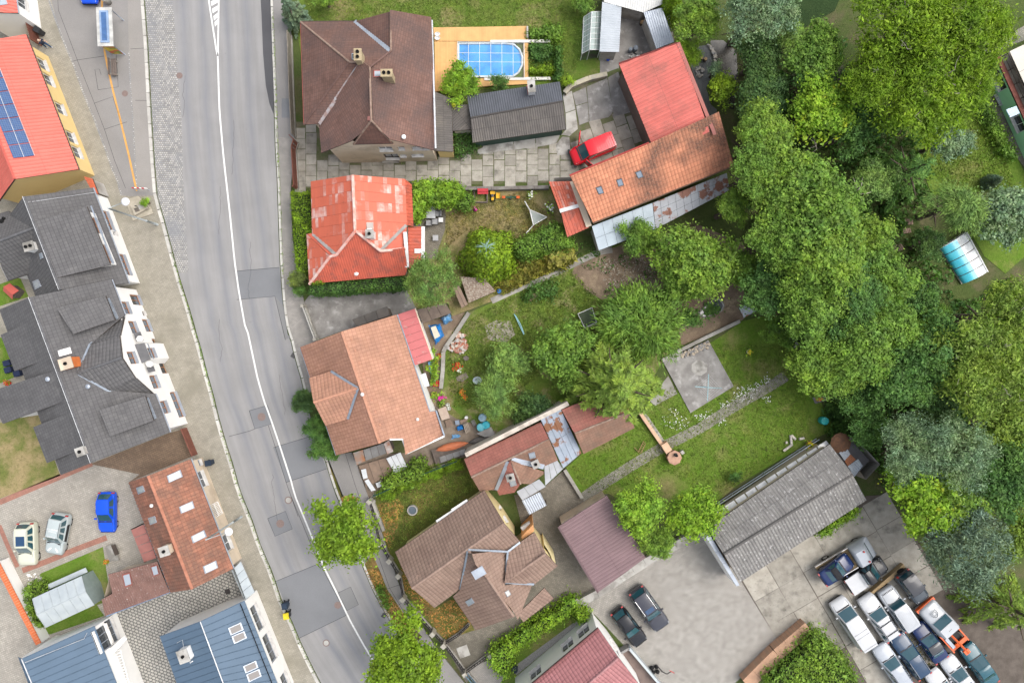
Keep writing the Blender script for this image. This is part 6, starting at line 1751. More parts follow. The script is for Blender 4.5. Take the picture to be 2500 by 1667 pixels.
# ---------------------------------------------------------------- hedges, ivy, climbers
def hedge(nm, lb, s, z0, z1, n, m, leaf=.14, core=True, cat='hedge', gp=None, wob=.12):
  poly = ccw(S(s, z1)); c = sum(poly, V((0,0,0)))/len(poly)
  t = thing(nm, lb, cat, (c.x, c.y, 0), gp)
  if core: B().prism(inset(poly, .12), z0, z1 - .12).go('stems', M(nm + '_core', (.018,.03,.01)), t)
  per = [(poly[i] - poly[i - 1]).length for i in range(len(poly))]
  A = abs(area2(poly))/2; side = sum(per)*(z1 - z0); nt = int(n*A/(A + side*.8))
  q = pts_in(poly, nt); P1 = np.concatenate([q, z1 + rng.normal(0, wob*.6,(nt, 1))], 1); N1 = np.tile([0,0,1.], (nt, 1))
  ns = n - nt; k = rng.choice(len(poly), ns, p=np.array(per)/sum(per)); tt = rng.uniform(0,1,(ns, 1))
  pa = np.array([poly[i][:2] for i in range(len(poly))]); a, b = pa[k], pa[k - 1]; d = norm(np.concatenate([b - a, np.zeros((ns, 1))], 1))
  nr = np.stack([-d[:, 1], d[:, 0], d[:, 2]], 1)
  P2 = np.concatenate([a + (b - a)*tt, rng.uniform(z0, z1,(ns, 1))], 1) + nr*rng.normal(0, wob, (ns, 1))
  P = np.concatenate([P1, P2]); Nr = np.concatenate([N1, nr + np.array([0,0,.3])])
  P -= np.array([c.x, c.y, 0])
  link('foliage', leaf_mesh('hedge_leaves', P, Nr, leaf, .6, None, m, .7), t)
  return t
hedge('clipped_hedge', 'clipped green hedge between pavement and red tiled cottage', 'B2 370,228 530,236 545,560 512,600 505,890 415,880 395,600', 0,2.2,9000, LM['yellow'])
hedge('ivy_wall', 'dark ivy covering the south wall of the red tiled cottage', 'B2 520,985 620,975 1290,925 1300,1015 520,1068', 0,2.9,9000, LM['deep'])
hedge('ivy_tips', 'yellow green ivy creeping onto the red cottage roof', 'B2 530,985 560,930 600,905 615,945 640,972', 3.2,3.65,600, LM['yellow'], core=False, cat='ivy')
hedge('vine_arbour', 'leafy vine arbour over the cottage terrace', 'B2 1370,170 1480,140 1740,160 1770,230 1720,300 1620,330 1480,310 1430,440 1375,470', 1.4,2.6,7000, LM['bright'], .2, wob=.2)
hedge('rambling_bush', 'small tree shaped bush at the end of the vine arbour', 'B2 1730,240 1850,250 1840,330 1760,360 1720,330', .4,1.8,1600, LM['mid'], .18, wob=.25)
hedge('cottage_hedge', 'dark green hedge at the lower edge of the cottage garden', 'B3 180,660 330,590 560,490 610,600 680,640 660,680 420,720 230,760', 0,1.9,8000, LM['mid'], .18, wob=.25)
hedge('row_hedge', 'bright hedge of rounded bushes along the villa drive', 'D3 0,1290 130,1210 320,1080 520,960 680,850 710,900 560,1040 330,1190 180,1280 160,1370 120,1510 80,1480 0,1400', 0,1.5,9000, LM['bright'], .17, wob=.28)
hedge('row_hedge', 'bright rounded bush at the corner of the white house wall', 'D3 690,930 790,950 795,1000 740,1060 690,1000', 0,1.4,1500, LM['bright'], .17, wob=.25)
hedge('wall_bush', 'bright green growth at the foot of the corrugated shed', 'D4 670,310 760,250 930,130 1000,110 980,180 830,250 740,340', 0,1.0,2600, LM['bright'], .17, wob=.25)
hedge('creeper', 'thick green thicket along the car yard wall at the bottom', 'D4 640,1140 720,1200 860,1340 1000,1560 240,1560 420,1390 540,1300', .2,2.4,9000, LM['mid2'], .22, wob=.35)
hedge('creeper', 'green climber behind the pale metal shed', 'D1 200,760 330,720 380,790 300,830 270,1000 340,1090 270,1070 215,950', .1,1.2,3000, LM['mid2'], .16, wob=.2)
hedge('bush_strip', 'straggling green hedge along the fence of the rubble yard', 'C2 1110,1300 1200,1190 1330,1180 1400,1080 1480,1130 1440,1230 1280,1290 1150,1320', .1,1.2,3000, LM['mid2'], .2, wob=.3)
hedge('vegetable_bed', 'bushy potato plants in the bed beside the pool deck', 'A3 315,370 490,370 500,440 390,500 320,450', 0,.5,1400, LM['deep'], .2, core=False, cat='plants', wob=.2)
hedge('vegetable_bed', 'yellow green bean plants in the lower pool side bed', 'A3 315,560 500,540 505,600 315,605', 0,.5,1000, LM['yellow'], .18, core=False, cat='plants', wob=.2)
hedge('flower_bed', 'tall leafy flower bed above the white rail by the pool', 'A3 310,240 420,240 560,210 560,330 470,320 440,290 320,300', 0,.7,1300, LM['mid'], .2, core=False, cat='plants', wob=.25)
hedge('bean_row', 'narrow dark bean row along the lawn edge by the pool', 'A3 530,390 568,370 565,660 535,660', 0,.9,1300, LM['deep'], .18, core=False, cat='plants', wob=.15)
hedge('ornamental_grass', 'fountain of yellow ornamental grass in the cottage garden', 'B3 470,700 520,670 620,670 655,730 620,800 540,830 490,790', 0,1.0,1600, M_leaf('yellow_grass_blade', (.22,.24,.04),(.34,.32,.10), trans=.2),.5, core=False, cat='grass clump', wob=.3)
hedge('garden_border', 'mixed green flower border in front of the green house', 'A4 1960,700 2050,760 2120,950 2250,1200 2300,1300 2200,1280 2080,1080 1980,850', 0,.7,3000, LM['mid'], .2, core=False, cat='plants', wob=.3)
hedge('garden_border', 'leafy plants round the old tree trunk in the wild garden', 'B3 330,1000 480,950 540,1000 520,1080 380,1090 260,1120', 0,.7,1300, LM['deep'], .18, core=False, cat='plants', wob=.25)
hedge('conifer_patch', 'low green shrubs below the link roof of the brown house', 'A2 1705,1090 1850,1060 1890,1200 1760,1270 1710,1260', 0,.9,1700, LM['deep'], .17, core=False, cat='plants', wob=.25)
hedge('verge_shrub', 'low green shrub in the leaf covered road verge', 'D2 1065,760 1110,750 1140,800 1180,930 1140,940 1090,830', .1,.5,700, LM['mid'], .15, core=False, cat='plants', wob=.15)
for i, s in enumerate('1125,1370 1190,1345 1265,1305 1330,1285 1392,1255 1465,1225 1532,1198 1595,1170 1665,1147 1730,1115'.split()):
  p = S1('C2 ' + s, .5)
  nth = ['lowest', 'second', 'third', 'fourth', 'fifth', 'sixth', 'seventh', 'eighth', 'ninth', 'topmost'][i]
  t = thing('box_ball', f'{nth} of the clipped box balls along the green fence, counted from the road', 'bush', (p.x, p.y, 0), 'row of clipped box balls')
  R0, me = PROTO['s', i % 3]; rm = RU(.48,.58)*(1.15 if i > 8 else 1)
  c = link('crown', me, t, (0,0, rm*.9),(0,0, i),(rm/R0, rm/R0, rm/R0*.9)); c.material_slots[0].link = 'OBJECT'; c.material_slots[0].material = LM['yellow']
  B().tube([(0,0,0),(0,0,.4)], .05,6).go('stem', bark_m, t, local=True)
# ---------------------------------------------------------------- vehicles
tyre_m = M('tyre_rubber', (.018,.018,.018), rough=.9)
rim_m = M('alloy_rim', (.42,.43,.44), rough=.35, metal=.6, grain=0)
carglass_m = M_glass('car_glass', (.02,.075,.095),.05,.8,.6)
lamp_m = M_glass('headlight_glass', (.62,.65,.66),.1)
tail_m = M_glass('taillight_glass', (.35,.015,.012),.15)
trim_m = M('black_trim', (.02,.02,.022), rough=.6)
rail_m = M('dark_roof_rail', (.09,.09,.10), rough=.4, metal=.4)
chrome_m = M('silver_rail', (.5,.5,.51), rough=.3, metal=.6)
plate_m = M('number_plate', (.7,.7,.68), rough=.5)

# profile per body type: stations (x from -1 rear bumper to +1 front), belt height; cabin x0,x1 base and roof, heights
CT = {
'hatch': dict(belt=[(-1,.72),(-.9,.92),(-.4,.95),(.25,.93),(.42,.92),(.8,.78),(.95,.66),(1,.5)], cab=(-.93,.38), roof=(-.70,.02), hr=1.48, win=2),
'sedan': dict(belt=[(-1,.62),(-.93,.92),(-.6,.96),(.2,.92),(.36,.91),(.8,.78),(.95,.66),(1,.5)], cab=(-.66,.36), roof=(-.38,.02), hr=1.43, win=2),
'wagon': dict(belt=[(-1,.72),(-.95,.95),(-.4,.97),(.25,.94),(.40,.93),(.8,.8),(.95,.68),(1,.5)], cab=(-.95,.36), roof=(-.80,.04), hr=1.50, win=3),
'suv': dict(belt=[(-1,.8),(-.96,1.05),(-.4,1.08),(.25,1.06),(.42,1.05),(.84,.95),(.96,.8),(1,.6)], cab=(-.95,.36), roof=(-.80,.06), hr=1.70, win=3),
'jeep': dict(belt=[(-1,.9),(-.985,1.08),(-.4,1.1),(.25,1.1),(.42,1.1),(.9,1.04),(.985,.95),(1,.7)], cab=(-.93,.36), roof=(-.88,.22), hr=1.85, win=3),
'van': dict(belt=[(-1,.9),(-.985,1.1),(-.4,1.12),(.4,1.12),(.62,1.08),(.85,.92),(.96,.78),(1,.55)], cab=(-.97,.62), roof=(-.94,.32), hr=1.92, win=3),
'coupe': dict(belt=[(-1,.6),(-.92,.84),(-.5,.9),(.2,.88),(.36,.87),(.8,.72),(.95,.62),(1,.48)], cab=(-.62,.30), roof=(-.36,.0), hr=1.30, win=1),
'pickup': dict(belt=[(-1,.95),(-.985,1.02),(-.4,1.04),(.25,1.06),(.42,1.08),(.88,1.0),(.97,.86),(1,.6)], cab=(-.22,.46), roof=(-.16,.18), hr=1.74, win=2),
}
def car_wheels(t, L, Wd, r=.32, axle=(.62,-.60)):
  for fx in axle:
    for sy in (-1,1):
      w = B(); c = V((fx*L/2, sy*(Wd/2 - .12), r))
      prof_ = [(r*.62,-.1),(r*.94,-.1),(r, -.06),(r, .06),(r*.94,.1),(r*.62,.1)]
      n = 16; vs, fs = [], []
      for rr, yy in prof_:
        for k in range(n):
          q = 6.2832*k/n; vs.append((c.x + rr*math.cos(q), c.y + yy, c.z + rr*math.sin(q)))
      for i in range(len(prof_) - 1):
        for k in range(n): fs.append((i*n + k, i*n + (k + 1) % n, (i + 1)*n + (k + 1) % n, (i + 1)*n + k))
      w.add(vs, fs); wo = w.go('wheel', tyre_m, t, *TT)
      d = B(); vs = [(c.x + r*.63*math.cos(6.2832*k/n), c.y + sy*.085, c.z + r*.63*math.sin(6.2832*k/n)) for k in range(n)] + [(c.x, c.y + sy*.06, c.z)]
      d.add(vs, [(k, (k + 1) % n, n) for k in range(n)]); d.go('rim', rim_m, wo, *FT)

def car(nm, lb, s, kind, paint, Wd=1.8, cat='car', roofm=None, rails=None, gp=None, z=.85, sun=None, zbase=0., trunk_lid=None, wheels=True, mirrors=True, hr=None, plates=True):
  F, Rr = S(s, z)
  d = F - Rr; L = d.xy.length*.965; c = (F + Rr)/2
  t = thing(nm, lb, cat, (c.x, c.y, zbase), gp, math.atan2(d.y, d.x))
  Wd *= .885; T = CT[kind]; hr = hr or T['hr']; w = Wd/2
  bx = [b[0] for b in T['belt']]; bz = [b[1] for b in T['belt']]
  xs = np.unique(np.concatenate([np.linspace(-1,1,25), [-.985,-.95,.95,.985]]))
  ring_n = 0; vs = []
  for x in xs:
    e = abs(x); hw = w*(1 - .20*max(0,(e - .72)/.28) ** 2.2)*(.985 if x > .3 else 1)
    zt = float(np.interp(x, bx, bz)); sk = .22 + .16*max(0,(e - .9)/.1) ** 2
    half = [(0, zt + .035),(.55*hw, zt + .028),(.84*hw, zt),(.95*hw, zt - .05),(.995*hw, zt - .16),(hw, max(.5, sk + .2)),(.985*hw, sk + .12),(.93*hw, sk)]
    ring = [(x*L/2, y, zz) for y, zz in half] + [(x*L/2,-y, zz) for y, zz in reversed(half[1:])]
    ring_n = len(ring); vs += ring
  fs = []
  for i in range(len(xs) - 1):
    for k in range(ring_n):
      fs.append((i*ring_n + k, (i + 1)*ring_n + k, (i + 1)*ring_n + (k + 1) % ring_n, i*ring_n + (k + 1) % ring_n))
  fs.append(tuple(range(ring_n))); fs.append(tuple(reversed(range((len(xs) - 1)*ring_n, len(xs)*ring_n))))
  body = B(); body.add(vs, fs); bo = body.go('body', paint, t, *TT)
  # cabin
  x0, x1 = T['cab'][0]*L/2, T['cab'][1]*L/2; r0, r1 = T['roof'][0]*L/2, T['roof'][1]*L/2
  zb0, zb1 = float(np.interp(T['cab'][0], bx, bz)), float(np.interp(T['cab'][1], bx, bz))
  wb, wr = w*.90, w*(.74 if kind not in ('van', 'jeep') else .84)
  def lo(u, sy): return V((x0 + (x1 - x0)*u, sy*wb*(.93 if u in (0,1) else 1), zb0 + (zb1 - zb0)*u))
  def hi(u, sy): return V((r0 + (r1 - r0)*u, sy*wr*(.93 if u in (0,1) else 1), hr - (.05 if u in (0,1) else 0)))
  us = [0,.12,.5,.88,1]
  cb = B(); V0 = []
  for sy in (-1,1):
    for u in us: V0.append(lo(u, sy))
    for u in us: V0.append(hi(u, sy))
  f_ = []
  for k in range(4):
    f_.append((k, k + 1,5 + k + 1,5 + k)); f_.append((10 + k + 1,10 + k, 15 + k, 15 + k + 1))
  f_ += [(4,14,19,9),(10,0,5,15)]
  cb.add(V0, f_); cb.go('cabin', paint, t, *FT)
  # roof panel with crown
  rp = B(); vs, fs = [], []
  nu, nv = 6,6
  for i in range(nu + 1):
    u = i/nu
    for j in range(nv + 1):
      q = j/nv*2 - 1; a = hi(u, 1)
      ww = wr*(.93 + .07*min(1,8.3*min(u, 1 - u)))
      zc = hr - .05*(1 - min(1,8.3*min(u, 1 - u))) + .05*(1 - q*q)*(1 - (2*u - 1) ** 4*.6) + .004
      vs.append((a.x, q*ww, zc))
  for i in range(nu):
    for j in range(nv):
      q = i*(nv + 1) + j; fs.append((q, q + nv + 1, q + nv + 2, q + 1))
  rp.add(vs, fs); ro = rp.go('roof', roofm or paint, t, *TT)
  # glass
  def pane(name, p, k=.9, off=.012, par=t):
    p = [V(q) for q in p]; c_ = sum(p, V((0,0,0)))/4; n_ = (p[1] - p[0]).cross(p[3] - p[0]).normalized()
    if n_.dot(c_ - V((c_.x*.5,0,.4))) < 0: n_ = -n_
    p = [c_ + (q - c_)*k + n_*off for q in p]
    b_ = B(); m_ = [p[0].lerp(p[1], .5) + n_*.03, p[3].lerp(p[2], .5) + n_*.03]
    b_.add([p[0], m_[0], p[1], p[2], m_[1], p[3]], [(0,1,4,5),(1,2,3,4)]); b_.go(name, carglass_m, par, *FT)
  pane('windshield', [lo(1,-1), lo(1,1), hi(1,1), hi(1,-1)], .93)
  pane('rear_window', [lo(0,-1), lo(0,1), hi(0,1), hi(0,-1)], .86)
  cuts = {1: [(.2,.88)], 2: [(.14,.48),(.53,.9)], 3: [(.08,.34),(.38,.62),(.66,.92)]}[T['win']]
  if kind == 'van' and cat == 'van': cuts = cuts[-1:]
  for sy in (-1,1):
    for a, b_ in cuts: pane('side_window', [lo(a, sy), lo(b_, sy), hi(b_, sy), hi(a, sy)], .84)
    p = lo(.93, sy)
    if mirrors:
      m_ = B(); m_.box((p.x - .02, sy*(w + .09), p.z + .08),(.14,.2,.13),0, top=.8); m_.go('mirror', paint, t, *FT)
    hl = B(); xh = .93*L/2
    hl.slab([V((xh - .22, sy*w*.86, float(np.interp(.84, bx, bz)) + .0)), V((xh - .10, sy*w*.52, float(np.interp(.9, bx, bz)) + .035)), V((xh + .05, sy*w*.50, float(np.interp(.965, bx, bz)) + .02)), V((xh + .0, sy*w*.80, float(np.interp(.945, bx, bz)) + .0))], .08)
    hl.go('headlight', lamp_m, t, *FT)
    tl = B(); tl.box((-.965*L/2, sy*w*.76, float(np.interp(-.95, bx, bz)) - .08),(.12,.2,.22)); tl.go('taillight', tail_m, t, *FT)
  g = B(); g.box((.985*L/2,0,.42),(.08, Wd*.62,.18)); g.go('grille', trim_m, t, *FT)
  g = B(); g.slab([lo(1,-.9) + V((.03,0,.035)), lo(1,.9) + V((.03,0,.035)), lo(1,.9) + V((.15,0,.02)), lo(1,-.9) + V((.15,0,.02))], .01); g.go('cowl', trim_m, t, *FT)
  g = B()
  for sy in (-1,1): g.tube([(x1 + .1, sy*w*.80, zb1 + .012),(.88*L/2, sy*w*.72, float(np.interp(.88, bx, bz)) + .012)], .012,4)
  g.go('bonnet_seam', trim_m, t, *FT)
  if wheels: car_wheels(t, L, Wd, .33 if kind not in ('jeep', 'pickup', 'suv') else .37)
  if rails:
    for sy in (-1,1):
      b_ = B(); b_.tube([hi(.08, sy*.93) + V((0,0,.06)), hi(.5, sy*.93) + V((0,0,.09)), hi(.92, sy*.93) + V((0,0,.06))], .025,5); b_.go('roof_rail', rails, t, *FT)
  if sun:
    a, b_ = sun; q = B(); y = wr*.66
    q.slab([V((hi(a, 1).x, -y, hr + .058)), V((hi(b_, 1).x, -y, hr + .058)), V((hi(b_, 1).x, y, hr + .058)), V((hi(a, 1).x, y, hr + .058))], .01); q.go('sunroof', M_glass('sunroof_glass', (.01,.045,.11),.05), t, *FT)
  return t, L, hr, w
def text_on(par, body, loc, size, m, rz=0., name='lettering', rot=None):
  cu = bpy.data.curves.new(name, 'FONT'); cu.body = body; cu.size = size; cu.align_x = 'CENTER'; cu.align_y = 'CENTER'; cu.extrude = .002
  tmp = bpy.data.objects.new('tmp', cu); COL.objects.link(tmp)
  me = bpy.data.meshes.new_from_object(tmp.evaluated_get(bpy.context.evaluated_depsgraph_get()))
  bpy.data.objects.remove(tmp); me.materials.clear(); me.materials.append(m)
  o = link(name, me, par, loc, rot or (0,0, rz))
  return o
PT = {k: M_paint('paint_' + k, c) for k, c in dict(white=(.50,.51,.52), pearl=(.56,.57,.46), silver=(.40,.45,.45), bluevivid=(.005,.075,.62), red=(.62,.008,.02), black=(.012,.013,.016), charcoal=(.045,.047,.06), navy=(.006,.02,.085), darkblue=(.02,.05,.10), steel=(.035,.075,.115), greysilver=(.36,.39,.43), slate=(.055,.07,.085), orange=(.72,.13,.035), teal=(.02,.09,.12), dkgrey=(.05,.052,.058), silverw=(.43,.45,.47)).items()}
soft_m = M('black_soft_top', (.022,.022,.025),(.016,.016,.018), s=6, rough=.9)

G1 = 'cars on the block paved courtyard'
car('parked_car', 'cream off-white car with blue panorama roof beside the tile topped wall', 'D1 225,590 215,222', 'suv', PT['pearl'], 1.8, sun=(.38,.9), rails=chrome_m, gp=G1, z=.8)
t, L, hr, w = car('parked_car', 'pale silver car with white lettering on roof and bonnet', 'D1 437,498 505,150', 'suv', PT['silver'], 1.8, rails=rail_m, gp=G1, z=.8)
wl_ = M('white_lettering', (.85,.85,.84), rough=.6, grain=0)
text_on(t, 'YOUNG\nGENERATION', (-.55,0, hr + .066),.19, wl_, R(-90)); text_on(t, 'YOUNG', (.02,0, hr + .062),.2, wl_, R(-90))
for sy in (-1,1):
  b = B(); b.slab([V((.62*L/2, sy*.25,1.03)), V((.80*L/2, sy*.5,1.0)), V((.84*L/2, sy*.4,.99)), V((.66*L/2, sy*.15,1.03))], .006); b.go('bonnet_sticker', wl_, t, *FT)
b = B(); b.box((-.2, w + .006,.75),(1.6,.012,.4)); b.go('side_sticker', trim_m, t, *FT)
car('parked_car', 'vivid blue hatchback on the block paved courtyard', 'D1 872,320 870,-25', 'hatch', PT['bluevivid'], 1.75, gp=G1, z=.8)
car('parked_car', 'vivid blue car half cut by the top edge behind the bus shelter', 'A1 725,35 725,-330', 'hatch', PT['bluevivid'], 1.8, z=.8, zbase=.1)
G2 = 'black cars in the paved yard'
car('parked_car', 'smaller black car beside the white house wall', 'D3 1240,1235 1020,945', 'hatch', PT['black'], 1.75, gp=G2)
car('parked_car', 'larger black off-roader with ribbed silver roof on the paved yard', 'D3 1415,1105 1175,770', 'suv', PT['charcoal'], 1.95, roofm=PT['charcoal'], rails=chrome_m, sun=(.72,.93), gp=G2)
G3 = 'cars in the crowded car yard'
tv = car('white_van', 'white panel van with two roof hatches at the front of the car yard', 'D4 825,865 1085,1260', 'van', PT['white'], 1.95, cat='van', gp=G3, z=1.2)
tc = car('parked_car', 'white off-roader with black cross bars on its roof', 'D4 1040,828 1285,1185', 'suv', PT['white'], 1.9, rails=rail_m, gp=G3)
tj = car('parked_car', 'white angular off-roader with slatted bonnet vents', 'D4 1215,772 1440,1105', 'jeep', PT['silverw'], 1.85, gp=G3, z=1.1)
car('parked_car', 'blue saloon with grey roof behind the white angular off-roader', 'D4 1480,1062 1690,1370', 'sedan', PT['navy'], 1.8, roofm=PT['dkgrey'], gp=G3)
car('parked_car', 'dark blue estate behind the white off-roader with bars', 'D4 1305,1150 1545,1500', 'wagon', PT['darkblue'], 1.85, rails=chrome_m, gp=G3)
car('parked_car', 'silver estate with roof rails near the thicket at the bottom', 'D4 1160,1235 1400,1585', 'wagon', PT['greysilver'], 1.85, rails=rail_m, gp=G3)
car('parked_car', 'white hatchback with sunroof behind the blue saloon', 'D4 1715,1335 1950,1660', 'hatch', PT['silverw'], 1.8, sun=(.4,.7), gp=G3)
car('parked_car', 'white car cut by the bottom edge behind the dark blue estate', 'D4 1590,1445 1830,1790', 'hatch', PT['white'], 1.8, gp=G3)
car('parked_car', 'teal blue saloon towed behind the orange crane truck', 'D4 1880,1235 2110,1570', 'sedan', PT['teal'], 1.8, gp=G3)
t, L, hr, w = car('parked_car', 'dark grey boxy off-roader with spare wheel beside the planks', 'D4 1540,880 1355,640', 'jeep', PT['slate'], 1.75, roofm=PT['dkgrey'], gp=G3, z=1.1)
b = B(); vs = [(-L/2 - .12 + dx, .36*math.cos(6.2832*k/14),.95 + .36*math.sin(6.2832*k/14)) for dx in (-.1,.1) for k in range(14)]
b.add(vs, [(k, (k + 1) % 14,14 + (k + 1) % 14,14 + k) for k in range(14)] + [tuple(range(14)), tuple(range(27,13,-1))]); b.go('spare_wheel', tyre_m, t, *FT)
t, L, hr, w = car('parked_pickup', 'black pickup with white lidded bed beside the flatbed truck', 'D4 1225,555 905,770', 'pickup', PT['black'], 1.85, cat='pickup', gp=G3, z=1.0)
b = B(); b.slab([V((-L/2 + .08,-.8,1.2)), V((-.24*L/2,-.8,1.2)), V((-.24*L/2,.8,1.2)), V((-L/2 + .08,.8,1.2))], .14); b.go('bed_cover', PT['white'], t, *FT)
b = B(); b.tube([(-.27*L/2,-.82,1.2),(-.27*L/2,-.7,1.5),(-.27*L/2,.7,1.5),(-.27*L/2,.82,1.2)], .035,6); b.go('roll_bar', chrome_m, t, *FT)

for q in (-.55,-.95,-2.1): B().box((q, 0, tv[2] + .055),(.018,1.3,.012)).go('roof_seam', rail_m, tv[0], *FT)
for q in (-.3,-1.3): B().box((q, 0, tc[2] + .12),(.06,1.25,.04)).go('cross_bar', trim_m, tc[0], *FT)
for k in range(8): B().box((tj[1]/2 - .28,-.5 + .14*k, 1.1),(.14,.07,.01)).go('vent_slot', trim_m, tj[0], *FT)
for k in range(7): B().box((-.75,-.5 + .166*k, tj[2] + .055),(1.8,.03,.012)).go('roof_rib', PT['silverw'], tj[0], *FT)
# flatbed tow truck carrying the dark blue roadster
F, Rr = S('D4 1110,420 680,672', 1.0); d = F - Rr; L = d.xy.length; c = (F + Rr)/2
t = thing('flatbed_truck', 'silver flatbed truck with wooden deck under the blue roadster', 'truck', (c.x, c.y, 0), None, math.atan2(d.y, d.x))
def loft(st, half_fn):
  vs, fs = [], []
  for x in st:
    hf = half_fn(x); ring = [(x, y, z) for y, z in hf] + [(x, -y, z) for y, z in reversed(hf)]; n = len(ring); vs += ring
  for i in range(len(st) - 1):
    for k in range(n): fs.append((i*n + k, (i + 1)*n + k, (i + 1)*n + (k + 1) % n, i*n + (k + 1) % n))
  fs += [tuple(range(n)), tuple(reversed(range((len(st) - 1)*n, len(st)*n)))]
  return vs, fs
def cab_half(x):
  u = (x - L/2 + 2.0)/2.0
  top = 2.1 if u < .45 else (2.1 - (u - .45)/.3*.95 if u < .75 else 1.15 - (u - .75)/.25*.4)
  wd = 1.0 - .18*max(0,(u - .8)/.2) ** 2
  return [(.72*wd if u < .75 else .85*wd, top),(.92*wd, min(top - .05,1.15)),(wd, .9),(wd, .4),(.8*wd, .32)]
b = B(); b.add(*loft(np.linspace(L/2 - 2.0, L/2,14).tolist(), cab_half)); b.go('cab', PT['greysilver'], t, *TT)
b = B(); b.add([(L/2 - 1.12,-.66,2.07),(L/2 - 1.12,.66,2.07),(L/2 - .52,.78,1.2),(L/2 - .52,-.78,1.2)], [(0,3,2,1)]); b.go('windshield', carglass_m, t, *FT)
b = B(); b.box((L/2 - 1.55,0,2.13),(.8,1.35,.05)); b.go('roof', PT['greysilver'], t, *FT)
for sy in (-1,1):
  b = B(); b.lathe((L/2 - 1.25, sy*.5,2.15), [(.09,0),(.09,.12),(.04,.15)], 8); b.go('beacon', tail_m, t, *FT)
  b = B(); b.box((-1.0, sy*.98,.95),(L - 2.1,.06,.22)); b.go('side_rail', chrome_m, t, *FT)
for k in range(9):
  b = B(); b.box((-1.0,-.85 + k*.2125,.88),(L - 2.1,.19,.06)); b.go('deck_plank', M('deck_wood', (.30,.22,.12),(.2,.15,.09), s=4, rnd=.2) if k == 0 else BM['deck_wood'], t, *FT)
car_wheels(t, L, 2.0,.36,(.66,-.5))
car('roadster', 'dark blue roadster with black soft top on the flatbed truck', 'D4 935,525 690,705', 'coupe', PT['navy'], 1.75, roofm=soft_m, z=1.55, zbase=.92)

# crane truck with silver cab and orange boom
F, Rr = S('D4 1545,905 1850,1250', 1.2); d = F - Rr; L = d.xy.length; c = (F + Rr)/2
t = thing('crane_truck', 'old tow truck with silver cab, crest and orange crane boom', 'truck', (c.x, c.y, 0), None, math.atan2(d.y, d.x))
or_m = PT['orange']
def cab2(x):
  u = (L/2 - x)/2.9
  top = 1.5 + .15*min(1, u/.5) if u < .48 else (1.65 + (u - .48)/.2*.45 if u < .68 else 2.1)
  wd = .94*(1 - .1*max(0,.12 - u)/.12)
  return [(.70*wd, top),(.92*wd, top - .12),(wd, 1.25),(wd, .5),(.85*wd, .4)]
b = B(); b.add(*loft(np.linspace(L/2 - 2.9, L/2,16).tolist(), cab2)); b.go('cab', PT['silverw'], t, *TT)
b = B(); b.box((L/2 - .02,0,1.05),(.28,2.0,.35)); b.go('front_bumper', or_m, t, *FT)
b = B(); b.add([(L/2 - 1.4,-.74,1.72),(L/2 - 1.4,.74,1.72),(L/2 - 1.98,.7,2.14),(L/2 - 1.98,-.7,2.14)], [(0,1,2,3)]); b.go('windshield', carglass_m, t, *FT)
b = B(); b.box((L/2 - 2.45,0,2.13),(.9,1.5,.06)); b.go('roof', PT['silverw'], t, *FT)
crm = M('crest_line', (.16,.17,.18), rough=.6)
for r_, tw in ((.34,.02),(.2,.014)):
  sh = [(-.75,-.9),(.2,-.9),(.75,-.45),(1., 0),(.75,.45),(.2,.9),(-.75,.9),(-.75,-.9)]
  b = B()
  for p, q in zip(sh[:-1], sh[1:]): b.tube([(L/2 - .85 - p[0]*r_, p[1]*r_, 1.665),(L/2 - .85 - q[0]*r_, q[1]*r_, 1.665)], tw, 4)
  b.go('crest', crm, t, *FT)
for k in range(3):
  b = B(); b.box((L/2 - 2.5,-.12 + .12*k, 2.165),(.1,.03,.02)); b.go('roof_lamp', trim_m, t, *FT)
fr = B(); xr_ = -L/2
for sy in (-1,1): fr.box(((L/2 - 2.9 + xr_)/2, sy*.85,.95),(L - 2.9,.12,.2))
fr.box((L/2 - 3.05,0,1.1),(.3,1.9,.25)); fr.box((xr_ + .3,0,.95),(.35,1.8,.18)); fr.go('chassis', or_m, t, *FT)
b = B(); b.tube([(L/2 - 3.2,.1,1.3),(xr_ + .6,.1,1.75),(xr_ - .25,.1,1.9)], .1,4); b.go('boom', or_m, t, *FT)
b = B(); b.box((xr_ - .1,.1,1.8),(.4,.5,.2)); b.go('boom_head', or_m, t, *FT)
for sy in (-1,1):
  b = B(); b.lathe((L/2 - 3.05, sy*.6,1.22), [(.1,0),(.1,.16),(.04,.2)], 8); b.go('beacon', M_glass('amber_lamp', (.6,.3,.03)), t, *FT)
b = B(); b.box(((L/2 - 2.9 + xr_)/2 - .1,.6,1.0),(1.1,.3,.3)); b.go('tool_box', zinc_m, t, *FT)
b = B(); b.box(((L/2 - 2.9 + xr_)/2,0,.6),(L - 3.0,1.3,.25)); b.go('axle_frame', trim_m, t, *FT)
car_wheels(t, L, 1.95,.4,(.6,-.55))

